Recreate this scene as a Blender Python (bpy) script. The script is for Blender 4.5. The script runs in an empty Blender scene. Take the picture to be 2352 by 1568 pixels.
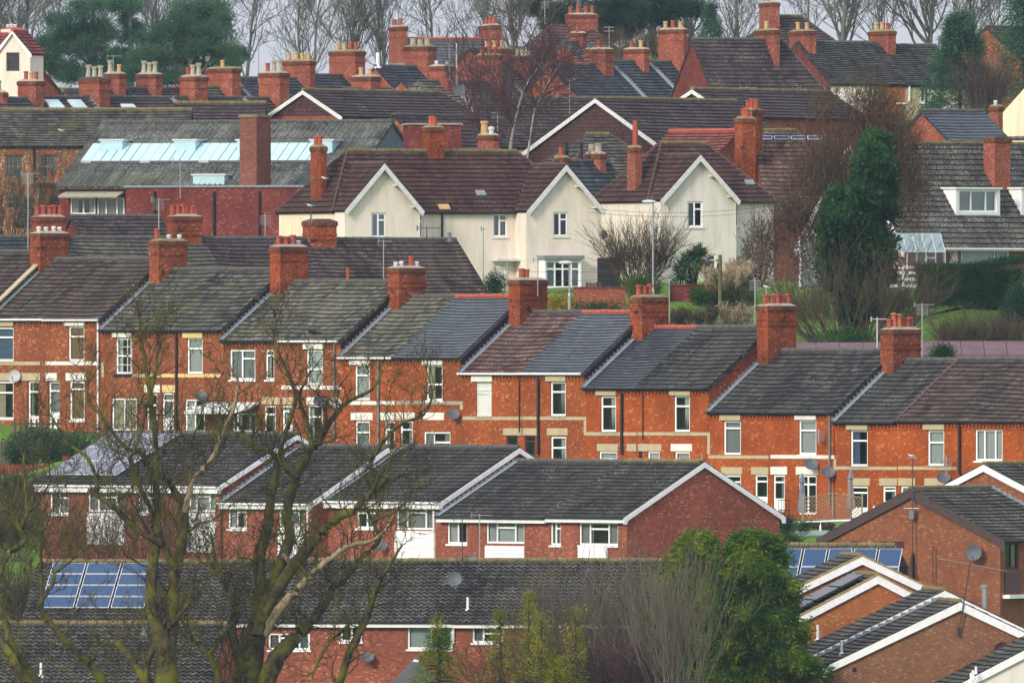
import bpy, math, random
import numpy as np
from math import sin, cos, tan, pi, radians as R, sqrt
C = bpy.context.scene.collection
PXM = 45000.0            # picture widths of 2352: pixels per metre at 1 m
def P(px, py, Y): return ((px-1176)*Y/PXM, Y, (784-py)*Y/PXM)
def Yl(Y0, phi, px): return Y0/(1+tan(R(phi))*(px-1176)/PXM)
T_OFF = {11:(0,0),12:(774.9,0),13:(1547.4,0),21:(0,506.6),22:(774.9,506.6),23:(1547.4,506.6),31:(0,1031.8),32:(774.9,1031.8),33:(1547.4,1031.8)}
def t(k, *a):
    ox, oy = T_OFF[k]; r = []
    for i, v in enumerate(a): r.append(v/2.9226+(ox if i % 2 == 0 else oy))
    return tuple(r)
# ------------------------------------------------------------------ materials
MATS = {}
def newmat(name):
    m = bpy.data.materials.new(name); m.use_nodes = True
    m.node_tree.nodes.clear(); MATS[name] = m
    return m, m.node_tree
def nd(tr, typ, ins=None, **kw):
    n = tr.nodes.new(typ)
    for k, v in kw.items(): setattr(n, k, v)
    for k, v in (ins or {}).items():
        s = n.inputs[k]
        if isinstance(v, bpy.types.NodeSocket): tr.links.new(v, s)
        else:
            if isinstance(v, tuple) and len(v) == 3 and s.type == 'RGBA': v = v+(1,)
            s.default_value = v
    return n
def mth(tr, op, a, b=0.0, clamp=False):
    return nd(tr, 'ShaderNodeMath', {0: a, 1: b}, operation=op, use_clamp=clamp).outputs[0]
def mix(tr, f, a, b, mode='MIX'):
    n = nd(tr, 'ShaderNodeMix', None, data_type='RGBA', blend_type=mode)
    for i, v in ((0, f), (6, a), (7, b)):
        if isinstance(v, bpy.types.NodeSocket): tr.links.new(v, n.inputs[i])
        else:
            if isinstance(v, tuple): v = v+(1,) if len(v) == 3 else v
            n.inputs[i].default_value = v
    return n.outputs[2]
def ramp(tr, f, stops):
    n = nd(tr, 'ShaderNodeValToRGB', {0: f}); e = n.color_ramp.elements
    while len(e) < len(stops): e.new(.5)
    for el, (p, c) in zip(e, stops):
        el.position = p; el.color = (c+(1,)) if isinstance(c, tuple) else (c, c, c, 1)
    return n.outputs[0]
def noise(tr, vec, sc, det=2.0, rough=.5): return nd(tr, 'ShaderNodeTexNoise', {'Vector': vec, 'Scale': sc, 'Detail': det, 'Roughness': rough}).outputs[0]
def wpos(tr): return nd(tr, 'ShaderNodeNewGeometry').outputs['Position']
def vmul(tr, v, s): return nd(tr, 'ShaderNodeVectorMath', {0: v, 1: s}, operation='MULTIPLY').outputs[0]
def fin(tr, col, rough=.85, spec=.3, metal=0.0, bump=None, bs=.3):
    b = nd(tr, 'ShaderNodeBsdfPrincipled', {'Base Color': col, 'Roughness': rough, 'Specular IOR Level': spec, 'Metallic': metal})
    if bump is not None:
        tr.links.new(nd(tr, 'ShaderNodeBump', {'Height': bump, 'Strength': bs, 'Distance': .02}).outputs[0], b.inputs['Normal'])
    tr.links.new(b.outputs[0], nd(tr, 'ShaderNodeOutputMaterial').inputs[0]); return b
def plain(name, c, rough=.6, var=.12, sc=3.0, spec=.3, metal=0.0):
    m, tr = newmat(name)
    n = noise(tr, wpos(tr), sc, 4)
    col = mix(tr, n, tuple(x*(1-var*1.6) for x in c), tuple(min(1, x*(1+var*1.6)) for x in c))
    fin(tr, col, rough, spec, metal); return m
def tilemat(name, c1, c2, g=.36, tw=.3, lich=.3, moss=.2, mosscol=(.10, .11, .025), gap=.62, rough=.9, streak=.4, spec=.06, pale=(.42, .42, .38)):
    m, tr = newmat(name)
    uv = nd(tr, 'ShaderNodeTexCoord').outputs['UV']; wp = wpos(tr)
    br = nd(tr, 'ShaderNodeTexBrick', {'Vector': uv, 'Color1': (0,0,0,1), 'Color2': (1,1,1,1), 'Mortar': (.3,.3,.3,1), 'Scale': 1.0, 'Mortar Size': .008, 'Mortar Smooth': .3, 'Bias': 0.0, 'Brick Width': tw, 'Row Height': g}, offset=.5)
    rnd = nd(tr, 'ShaderNodeSeparateColor', {0: br.outputs[0]}).outputs[0]
    c1 = tuple(x*.84 for x in c1); c2 = tuple(x*.92 for x in c2)
    col = ramp(tr, rnd, [(0, tuple(x*.6 for x in c1)), (.5, c1), (1, c2)])
    big = noise(tr, wp, .35, 4, .6)
    col = mix(tr, ramp(tr, big, [(.35, 0.0), (.68, 1.0)]), col, mix(tr, .7, col, c2))
    st = noise(tr, vmul(tr, uv, (2.2, .22, 1)), 1.0, 4, .65)
    k = nd(tr, 'ShaderNodeMapRange', {0: st, 1: .3, 2: .7, 3: 1-streak, 4: 1+streak}).outputs[0]
    col = mix(tr, 1.0, col, nd(tr, 'ShaderNodeCombineColor', {0: k, 1: k, 2: k}).outputs[0], 'MULTIPLY')
    # pale lichen spots
    ln = noise(tr, wp, 12.0, 2, .6); lb = noise(tr, wp, .8, 2)
    lt = nd(tr, 'ShaderNodeMapRange', {0: mth(tr, 'ADD', ln, mth(tr, 'MULTIPLY', lb, .35)), 1: .862-.12*lich, 2: .905-.12*lich}).outputs[0]
    col = mix(tr, mth(tr, 'MULTIPLY', lt, .6), col, pale)
    mn = noise(tr, wp, 5.0, 3, .7); mb = noise(tr, wp, .5, 2)
    mt = nd(tr, 'ShaderNodeMapRange', {0: mth(tr, 'ADD', mn, mb), 1: 1.28-.22*moss, 2: 1.36-.22*moss}).outputs[0]
    col = mix(tr, mth(tr, 'MULTIPLY', mt, .75), col, mosscol)
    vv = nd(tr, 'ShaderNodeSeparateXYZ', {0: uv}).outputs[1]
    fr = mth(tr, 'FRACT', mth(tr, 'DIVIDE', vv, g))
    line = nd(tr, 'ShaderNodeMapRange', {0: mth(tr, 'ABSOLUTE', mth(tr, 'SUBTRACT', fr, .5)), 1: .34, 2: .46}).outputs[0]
    col = mix(tr, mth(tr, 'MULTIPLY', line, gap), col, (.012, .012, .012))  # overlap shade and edge dirt painted together as a dark course line
    col = mix(tr, mth(tr, 'MULTIPLY', br.outputs[1], gap*.8), col, (.012, .012, .012))
    fin(tr, col, rough, spec, 0, noise(tr, wp, 20, 3), .25); return m
def brickmat(name, c1, c2, dark, pale, pfrac=.06, dfrac=.1, stain=.3, mortar=(.3,.2,.15), soot_shade=0.0):
    m, tr = newmat(name)
    uv = nd(tr, 'ShaderNodeTexCoord').outputs['UV']; wp = wpos(tr)
    br = nd(tr, 'ShaderNodeTexBrick', {'Vector': uv, 'Color1': (0,0,0,1), 'Color2': (1,1,1,1), 'Mortar': (.5,.5,.5,1), 'Scale': 1.0, 'Mortar Size': .006, 'Mortar Smooth': .2, 'Bias': 0.0, 'Brick Width': .14, 'Row Height': .075}, offset=.5)
    rnd = nd(tr, 'ShaderNodeSeparateColor', {0: br.outputs[0]}).outputs[0]
    # clusters: pale bricks gather in patches
    cl = noise(tr, wp, .45, 3)
    r2 = mth(tr, 'ADD', rnd, mth(tr, 'MULTIPLY', mth(tr, 'SUBTRACT', cl, .5), .25))
    dark = tuple(.55*a+.45*b for a, b in zip(dark, c1))
    col = ramp(tr, r2, [(0, dark), (dfrac, tuple(.35*a+.65*b for a, b in zip(dark, c1))), (.35, c1), (.93-pfrac, c2), (.97-pfrac*.6, pale), (1, pale)])
    k = nd(tr, 'ShaderNodeMapRange', {0: noise(tr, vmul(tr, wp, (1, 1, .5)), .9, 5, .65), 1: .3, 2: .7, 3: 1-stain, 4: 1+stain*.6}).outputs[0]
    k2 = nd(tr, 'ShaderNodeMapRange', {0: noise(tr, wp, .22, 3, .6), 1: .36, 2: .64, 3: .84, 4: 1.12}).outputs[0]; k = mth(tr, 'MULTIPLY', k, k2)
    col = mix(tr, 1.0, col, nd(tr, 'ShaderNodeCombineColor', {0: k, 1: k, 2: k}).outputs[0], 'MULTIPLY')
    col = mix(tr, mth(tr, 'MULTIPLY', br.outputs[1], .6), col, mortar)
    if soot_shade:
        sn = nd(tr, 'ShaderNodeMapRange', {0: noise(tr, wp, 1.6, 4, .7), 1: .62-soot_shade*.25, 2: .7-soot_shade*.25}).outputs[0]
        col = mix(tr, mth(tr, 'MULTIPLY', sn, .85), (.018, .014, .012), col) if False else mix(tr, mth(tr, 'MULTIPLY', sn, .88), col, (.016, .013, .012))
    fin(tr, col, .95, .04, 0, br.outputs[1], .25); return m
def wallmat(name, c, dirt=(.34,.30,.24), amt=.6):
    m, tr = newmat(name); wp = wpos(tr)
    a = mth(tr, 'ADD', mth(tr, 'MULTIPLY', noise(tr, vmul(tr, wp, (1, 1, .35)), 1.2, 6, .7), .5), mth(tr, 'MULTIPLY', noise(tr, vmul(tr, wp, (1, 1, .10)), 3.0, 5, .7), .5))
    col = mix(tr, mth(tr, 'MULTIPLY', nd(tr, 'ShaderNodeMapRange', {0: a, 1: .46, 2: .78}).outputs[0], amt), c, dirt)
    fin(tr, col, .9, .15, 0, noise(tr, wp, 14, 4), .3); return m
def slatemat(name, c1, c2): return tilemat(name, c1, c2, g=.26, tw=.3, lich=.05, moss=0, gap=.25, rough=.5, streak=.22, spec=.45)
MT = {}
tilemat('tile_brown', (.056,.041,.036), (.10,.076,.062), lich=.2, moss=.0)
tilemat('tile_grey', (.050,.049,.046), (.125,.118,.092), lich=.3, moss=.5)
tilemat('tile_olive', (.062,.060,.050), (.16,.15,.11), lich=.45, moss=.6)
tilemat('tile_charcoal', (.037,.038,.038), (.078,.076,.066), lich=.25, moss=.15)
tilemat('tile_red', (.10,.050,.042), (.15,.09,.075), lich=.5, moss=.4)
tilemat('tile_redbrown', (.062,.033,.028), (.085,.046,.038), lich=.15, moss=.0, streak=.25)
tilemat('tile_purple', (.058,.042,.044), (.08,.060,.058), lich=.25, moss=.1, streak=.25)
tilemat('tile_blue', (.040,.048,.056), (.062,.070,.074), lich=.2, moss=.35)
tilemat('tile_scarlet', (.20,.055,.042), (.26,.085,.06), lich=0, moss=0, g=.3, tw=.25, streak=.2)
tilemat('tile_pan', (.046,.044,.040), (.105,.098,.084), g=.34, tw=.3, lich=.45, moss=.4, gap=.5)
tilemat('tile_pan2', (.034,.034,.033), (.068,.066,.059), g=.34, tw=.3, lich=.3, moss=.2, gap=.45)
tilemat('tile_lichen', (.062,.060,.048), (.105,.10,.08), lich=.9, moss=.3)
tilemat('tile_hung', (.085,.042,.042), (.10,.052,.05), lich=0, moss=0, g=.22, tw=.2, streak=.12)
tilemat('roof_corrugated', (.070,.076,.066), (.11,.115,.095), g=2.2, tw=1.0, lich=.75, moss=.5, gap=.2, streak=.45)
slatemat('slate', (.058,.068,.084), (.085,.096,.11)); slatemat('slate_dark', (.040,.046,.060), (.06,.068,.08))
brickmat('brick_rose', (.25,.070,.028), (.31,.098,.043), (.12,.035,.02), (.42,.22,.13), .04, .16, .38, mortar=(.25,.11,.06))
brickmat('brick_orange', (.29,.065,.016), (.36,.094,.026), (.15,.035,.014), (.45,.21,.11), .03, .12, .36, mortar=(.25,.11,.06))
brickmat('brick_scarlet', (.32,.063,.010), (.385,.090,.016), (.22,.042,.010), (.46,.19,.09), .01, .08, .36, mortar=(.25,.11,.06))
brickmat('brick_sooty', (.22,.052,.024), (.29,.077,.034), (.09,.027,.018), (.36,.2,.13), .02, .16, .45, soot_shade=.12, mortar=(.26,.10,.06))
brickmat('brick_stack', (.24,.05,.018), (.32,.074,.026), (.12,.032,.016), (.36,.17,.1), .01, .14, .5, soot_shade=.12, mortar=(.25,.11,.06))
brickmat('brick_cap', (.15,.045,.022), (.22,.065,.03), (.06,.03,.02), (.25,.15,.09), .02, .2, .5, mortar=(.14,.09,.06))
brickmat('brick_black', (.16,.042,.024), (.24,.06,.032), (.03,.018,.014), (.2,.09,.05), .0, .3, .3, soot_shade=1.5)  # sooty gable brick, blackened further to paint in shade between stepped blocks
brickmat('brick_modern', (.245,.065,.036), (.33,.092,.050), (.11,.034,.024), (.42,.18,.12), .02, .12, .22, mortar=(.30,.19,.15))
brickmat('brick_tan', (.235,.085,.040), (.29,.108,.052), (.14,.062,.036), (.36,.18,.1), .01, .2, .2, mortar=(.22,.12,.075))
brickmat('brick_dun', (.205,.093,.050), (.245,.115,.062), (.14,.072,.045), (.3,.18,.11), .01, .2, .16, mortar=(.2,.12,.08))
brickmat('brick_amber', (.33,.11,.035), (.40,.14,.05), (.22,.075,.03), (.46,.24,.11), .01, .1, .2, mortar=(.28,.14,.07))
brickmat('brick_maroon', (.15,.036,.03), (.19,.05,.04), (.085,.026,.024), (.26,.11,.09), .01, .15, .35, mortar=(.14,.05,.04))
brickmat('brick_flue', (.19,.065,.042), (.25,.085,.055), (.11,.04,.03), (.3,.15,.1), .01, .15, .3)
brickmat('brick_far', (.26,.072,.042), (.33,.098,.056), (.14,.045,.03), (.42,.22,.14), .02, .12, .34, mortar=(.24,.11,.08))
brickmat('brick_mill', (.24,.10,.055), (.32,.15,.085), (.13,.06,.04), (.5,.34,.2), .10, .12, .3)
wallmat('render_cream', (.78,.69,.59)); wallmat('render_white', (.75,.69,.62)); wallmat('render_yellow', (.82,.70,.50)); wallmat('sheet_grey', (.15,.18,.20), (.07,.08,.08), .8)
wallmat('stone_white', (.72,.70,.65), (.4,.36,.3), .5); wallmat('stone_buff', (.46,.38,.24), (.2,.17,.12), .6); wallmat('stone_grey', (.33,.30,.23), (.15,.13,.1), .6)
wallmat('stone_yellow', (.66,.50,.22), (.4,.3,.15), .4)
plain('upvc', (.86,.86,.86), .4, .03); plain('paint_white', (.80,.80,.80), .5, .13, 5); plain('white_grubby', (.62,.62,.60), .6, .2, 6)
plain('black_plastic', (.014,.014,.016), .45, .1); plain('grey_plastic', (.16,.165,.17), .5, .1); plain('brown_wood', (.06,.04,.035), .7, .25, 5)
plain('lead', (.20,.225,.25), .55, .25, 4); plain('terracotta', (.36,.075,.04), .8, .25, 5); plain('terracotta_orange', (.48,.14,.06), .8, .2, 5)
plain('buff_clay', (.52,.33,.14), .85, .2, 5); plain('stone_pot', (.36,.33,.25), .9, .3, 5); plain('white_metal', (.6,.6,.6), .4, .1)
plain('cement', (.30,.27,.21), .95, .3, 3); plain('cement_moss', (.20,.18,.09), .95, .4, 3); plain('ridge_red', (.36,.08,.05), .8, .2, 4)
plain('ridge_grey', (.085,.082,.075), .9, .4, 3); plain('ridge_moss', (.16,.13,.055), .95, .45, 2.5); plain('ridge_brown', (.10,.06,.045), .9, .3, 3)
plain('galv', (.33,.34,.35), .4, .15, 3, metal=.5); plain('dish_grey', (.11,.12,.135), .6, .12); plain('dish_pale', (.42,.42,.42), .6, .15)
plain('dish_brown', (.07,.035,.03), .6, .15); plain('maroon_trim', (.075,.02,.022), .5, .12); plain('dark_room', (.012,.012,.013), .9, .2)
plain('curtain_net', (.46,.47,.46), .9, .15, 9); plain('curtain_grey', (.27,.28,.28), .9, .2, 9); plain('curtain_blue', (.10,.15,.25), .9, .2, 6)
plain('curtain_beige', (.42,.36,.25), .9, .2, 6); plain('blind_brown', (.27,.155,.075), .8, .08, 3); plain('blind_pale', (.52,.56,.55), .7, .05, 4)
plain('board_white', (.62,.62,.60), .7, .08, 3); plain('steel_panel', (.03,.028,.03), .3, .2, 2); plain('verge_ochre', (.30,.22,.075), .95, .35, 4)
plain('felt_purple', (.13,.072,.085), .8, .3, 1.2); plain('gull_white', (.75,.75,.75), .7, .04); plain('gull_grey', (.35,.37,.4), .7, .05); plain('crow_black', (.008,.008,.01), .6, .1)
plain('beak', (.4,.12,.03), .5, .1); plain('fence_red', (.22,.025,.02), .7, .2, 2); plain('fence_brown', (.09,.065,.05), .85, .3, 3); plain('mauve_cloth', (.24,.19,.2), .9, .15, 4)
plain('blue_cloth', (.17,.2,.24), .9, .15, 4); plain('canvas_grey', (.10,.095,.09), .9, .2, 3); plain('wood_pale', (.3,.22,.14), .85, .25, 3); plain('green_wood', (.11,.12,.05), .9, .3, 3)
plain('teal', (.03,.14,.11), .5, .1); plain('greenhouse_glass', (.20,.27,.28), .3, .2, 2); plain('pole_grey', (.30,.31,.31), .5, .1); plain('wire_dark', (.05,.05,.055), .6, .1); plain('red_flue', (.45,.05,.05), .5, .1)
plain('iron_black', (.01,.01,.01), .5, .2)
def m_glass():
    m, tr = newmat('glass'); lw = nd(tr, 'ShaderNodeFresnel', {0: 1.5}).outputs[0]
    a = nd(tr, 'ShaderNodeBsdfTransparent', {0: (.80, .85, .86, 1)}).outputs[0]; b = nd(tr, 'ShaderNodeBsdfGlossy', {'Roughness': .03}).outputs[0]
    s = nd(tr, 'ShaderNodeMixShader', {0: mth(tr, 'ADD', lw, .05), 1: a, 2: b}).outputs[0]
    tr.links.new(s, nd(tr, 'ShaderNodeOutputMaterial').inputs[0])
m_glass()
def m_rooflight():
    m, tr = newmat('wired_glass'); wp = wpos(tr)
    c = mix(tr, noise(tr, vmul(tr, wp, (1.5, 1, 3)), 1.5, 4), (.30,.50,.55), (.52,.70,.74)); fin(tr, c, .25, .5)
m_rooflight()
def m_solar(name, c1, c2, cell, line):
    m, tr = newmat(name); uv = nd(tr, 'ShaderNodeTexCoord').outputs['UV']
    br = nd(tr, 'ShaderNodeTexBrick', {'Vector': uv, 'Color1': c1+(1,), 'Color2': c2+(1,), 'Mortar': line+(1,), 'Scale': 1.0, 'Mortar Size': .006, 'Brick Width': cell, 'Row Height': cell, 'Bias': 0.0}, offset=0.0)
    fin(tr, br.outputs[0], .22, .5 if 'grey' in name else .18)
m_solar('solar_blue', (.012,.045,.11), (.02,.06,.14), .156, (.05,.09,.17)); m_solar('solar_grey', (.05,.06,.10), (.08,.085,.13), .156, (.14,.15,.2))
def m_foliage(name, c1, c2, c3, sc=.6, tr_=.2):
    m, tr = newmat(name); wp = wpos(tr)
    a = mth(tr, 'ADD', mth(tr, 'MULTIPLY', noise(tr, wp, sc, 3), .65), mth(tr, 'MULTIPLY', noise(tr, wp, sc*14, 2), .4))
    col = ramp(tr, a, [(.36, c1), (.52, c2), (.68, c3)])
    b = nd(tr, 'ShaderNodeBsdfDiffuse', {0: col}).outputs[0]; c = nd(tr, 'ShaderNodeBsdfTranslucent', {0: col}).outputs[0]
    tr.links.new(nd(tr, 'ShaderNodeMixShader', {0: tr_, 1: b, 2: c}).outputs[0], nd(tr, 'ShaderNodeOutputMaterial').inputs[0])
m_foliage('leaf_cypress', (.014,.035,.010), (.06,.14,.014), (.26,.31,.025), .9, .3)
m_foliage('leaf_dark', (.012,.035,.022), (.025,.065,.035), (.045,.10,.045), .6, .3); m_foliage('leaf_pine', (.03,.075,.05), (.06,.14,.08), (.12,.20,.10), .5, .35)
m_foliage('leaf_ivy', (.009,.032,.012), (.026,.078,.023), (.065,.145,.036), .9, .25); m_foliage('leaf_rust', (.07,.035,.022), (.12,.06,.035), (.19,.10,.055), 1.0)
m_foliage('leaf_bush', (.025,.05,.015), (.05,.09,.02), (.10,.13,.035)); m_foliage('leaf_yellow', (.12,.10,.01), (.30,.22,.02), (.45,.33,.03), 1.5)
m_foliage('leaf_red', (.08,.015,.015), (.14,.03,.025), (.2,.06,.04), 1.5); m_foliage('leaf_straw', (.22,.16,.09), (.42,.32,.2), (.6,.48,.33), 1.0, .3)
m_foliage('leaf_hedge', (.014,.045,.016), (.025,.075,.024), (.045,.10,.03), 1.5); m_foliage('leaf_palm', (.02,.055,.02), (.04,.10,.035), (.09,.16,.06), 1.0)
m_foliage('leaf_olive', (.07,.08,.015), (.20,.20,.02), (.36,.33,.03), 1.0, .3); m_foliage('leaf_scrub', (.045,.035,.025), (.08,.06,.04), (.12,.10,.05), 1.0)
m_foliage('moss_tuft', (.14,.12,.01), (.30,.24,.02), (.4,.33,.04), 2.0)
def barkmat(name, c1, c2, moss, amt):
    m, tr = newmat(name); wp = wpos(tr)
    col = mix(tr, ramp(tr, noise(tr, vmul(tr, wp, (1, 1, .4)), 5, 4, .7), [(.35, 0.0), (.65, 1.0)]), c1, c2)
    mo = nd(tr, 'ShaderNodeMapRange', {0: noise(tr, wp, 1.1, 5, .65), 1: .62-amt*.3, 2: .74-amt*.3}).outputs[0]
    fin(tr, mix(tr, mo, col, moss), .95, .1, 0, noise(tr, vmul(tr, wp, (1, 1, .3)), 14, 3), .6)
barkmat('bark_willow', (.022,.017,.009), (.10,.08,.04), (.12,.115,.014), .5); barkmat('bark_dead', (.20,.15,.09), (.36,.28,.18), (.10,.10,.03), .1)
barkmat('bark_grey', (.10,.105,.09), (.17,.175,.15), (.11,.13,.07), .3); barkmat('bark_birch', (.42,.40,.36), (.20,.17,.15), (.1,.08,.07), .2)
barkmat('bark_dark', (.035,.026,.02), (.07,.055,.04), (.045,.05,.02), .3); barkmat('twig_purple', (.06,.036,.036), (.10,.062,.058), (.1,.06,.05), .2)
barkmat('twig_grey', (.10,.082,.058), (.18,.155,.115), (.12,.12,.06), .3); barkmat('twig_brown', (.075,.055,.035), (.12,.095,.06), (.09,.08,.03), .3)
def m_ground():
    m, tr = newmat('grass_ground'); wp = wpos(tr)
    a = noise(tr, wp, .16, 6, .65); b = noise(tr, wp, 2.5, 4, .7)
    g = mix(tr, b, (.06,.14,.018), (.13,.24,.03)); e = mix(tr, b, (.045,.035,.022), (.09,.07,.04))
    fin(tr, mix(tr, ramp(tr, a, [(.50, 0.0), (.62, 1.0)]), g, e), .95, .1, 0, b, .5)
m_ground()
def m_path():
    m, tr = newmat('asphalt'); fin(tr, mix(tr, noise(tr, wpos(tr), 4, 5), (.035,.035,.037), (.07,.07,.07)), .9, .2)
m_path()
# ------------------------------------------------------------------ mesh builder
class MB:
    def __init__(s): s.v = []; s.f = []; s.m = []; s.uv = []; s.mats = []
    def mi(s, mat):
        if mat not in s.mats: s.mats.append(mat)
        return s.mats.index(mat)
    def face(s, pts, mat, uv=None):
        i = len(s.v); s.v.extend(pts); s.f.append(tuple(range(i, i+len(pts)))); s.m.append(s.mi(mat))
        if uv is None:
            a, b, c = pts[0], pts[1], pts[2]
            ux, uy, uz = b[0]-a[0], b[1]-a[1], b[2]-a[2]; wx, wy, wz = c[0]-a[0], c[1]-a[1], c[2]-a[2]
            n = (abs(uy*wz-uz*wy), abs(uz*wx-ux*wz), abs(ux*wy-uy*wx)); k = n.index(max(n))
            uv = [((p[1], p[2]), (p[0], p[2]), (p[0], p[1]))[k] for p in pts]
        s.uv.extend(uv)
    def box(s, a, b, mat):
        x0, y0, z0 = a; x1, y1, z1 = b
        x0, x1 = min(x0, x1), max(x0, x1); y0, y1 = min(y0, y1), max(y0, y1); z0, z1 = min(z0, z1), max(z0, z1)
        q = [(x0,y0,z0),(x1,y0,z0),(x1,y1,z0),(x0,y1,z0),(x0,y0,z1),(x1,y0,z1),(x1,y1,z1),(x0,y1,z1)]
        for f in ((0,3,2,1),(4,5,6,7),(0,1,5,4),(1,2,6,5),(2,3,7,6),(3,0,4,7)): s.face([q[i] for i in f], mat)
    def prism(s, top, bot, mat):          # two parallel polygons
        n = len(top); s.face(list(top), mat); s.face(list(reversed(bot)), mat)
        for i in range(n):
            j = (i+1) % n; s.face([top[i], bot[i], bot[j], top[j]], mat)
    def tube(s, pts, rad, n, mat, cap=True):
        rings = []; N = len(pts)
        if not isinstance(rad, (list, tuple)): rad = [rad]*N
        for i, p in enumerate(pts):
            a = pts[max(0, i-1)]; b = pts[min(N-1, i+1)]
            d = [b[k]-a[k] for k in range(3)]; L = sqrt(sum(x*x for x in d)) or 1; d = [x/L for x in d]
            r = (1, 0, 0) if abs(d[0]) < .8 else (0, 0, 1)
            e = (d[1]*r[2]-d[2]*r[1], d[2]*r[0]-d[0]*r[2], d[0]*r[1]-d[1]*r[0]); le = sqrt(sum(x*x for x in e)); e = [x/le for x in e]
            g = (d[1]*e[2]-d[2]*e[1], d[2]*e[0]-d[0]*e[2], d[0]*e[1]-d[1]*e[0])
            rings.append([tuple(p[k]+rad[i]*(cos(2*pi*j/n)*e[k]+sin(2*pi*j/n)*g[k]) for k in range(3)) for j in range(n)])
        base = len(s.v); m = s.mi(mat)
        for rg in rings: s.v.extend(rg)
        for i in range(N-1):
            for j in range(n):
                k = (j+1) % n
                s.f.append((base+i*n+j, base+i*n+k, base+(i+1)*n+k, base+(i+1)*n+j)); s.m.append(m)
                s.uv.extend([(j/n, i), ((j+1)/n, i), ((j+1)/n, i+1), (j/n, i+1)])
        if cap:
            for o in (0, (N-1)*n):
                s.f.append(tuple(base+o+j for j in range(n))); s.m.append(m); s.uv.extend([(0, 0)]*n)
    def lathe(s, prof, n, mat, c=(0, 0, 0)):
        s.tube([(c[0], c[1], c[2]+z+1e-4*i) for i, (r, z) in enumerate(prof)], [max(r, .001) for r, z in prof], n, mat)
    def build(s, name, parent=None, smooth=False, **pr):
        me = bpy.data.meshes.new(name); me.from_pydata(s.v, [], s.f)
        for m in s.mats: me.materials.append(MATS[m])
        me.polygons.foreach_set('material_index', s.m)
        ul = me.uv_layers.new(name='UVMap'); ul.data.foreach_set('uv', [c for p in s.uv for c in p])
        if smooth: me.polygons.foreach_set('use_smooth', [True]*len(s.f))
        me.update()
        o = bpy.data.objects.new(name, me); C.objects.link(o)
        if parent: o.parent = parent
        for k, v in pr.items(): o[k] = v
        return o
def npmesh(name, V, F, mat, parent=None, smooth=False):
    me = bpy.data.meshes.new(name); nv, nf = len(V), len(F); k = F.shape[1]
    me.vertices.add(nv); me.vertices.foreach_set('co', V.astype(np.float32).ravel())
    me.loops.add(nf*k); me.loops.foreach_set('vertex_index', F.astype(np.int32).ravel())
    me.polygons.add(nf); me.polygons.foreach_set('loop_start', np.arange(0, nf*k, k, dtype=np.int32))
    if smooth: me.polygons.foreach_set('use_smooth', np.ones(nf, bool))
    me.materials.append(MATS[mat]); me.update(calc_edges=True); me.validate()
    o = bpy.data.objects.new(name, me); C.objects.link(o)
    if parent: o.parent = parent
    return o
def empty(name, label, cat, loc, rz=0, group=None):
    o = bpy.data.objects.new(name, None); C.objects.link(o); o.location = loc; o.rotation_euler = (0, 0, rz)
    o['label'] = label; o['category'] = cat
    if group: o['group'] = group
    return o
def tag(o, label=None, cat=None, group=None, kind=None):
    for k, v in (('label', label), ('category', cat), ('group', group), ('kind', kind)):
        if v: o[k] = v
    return o
GCTRL = []
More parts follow.
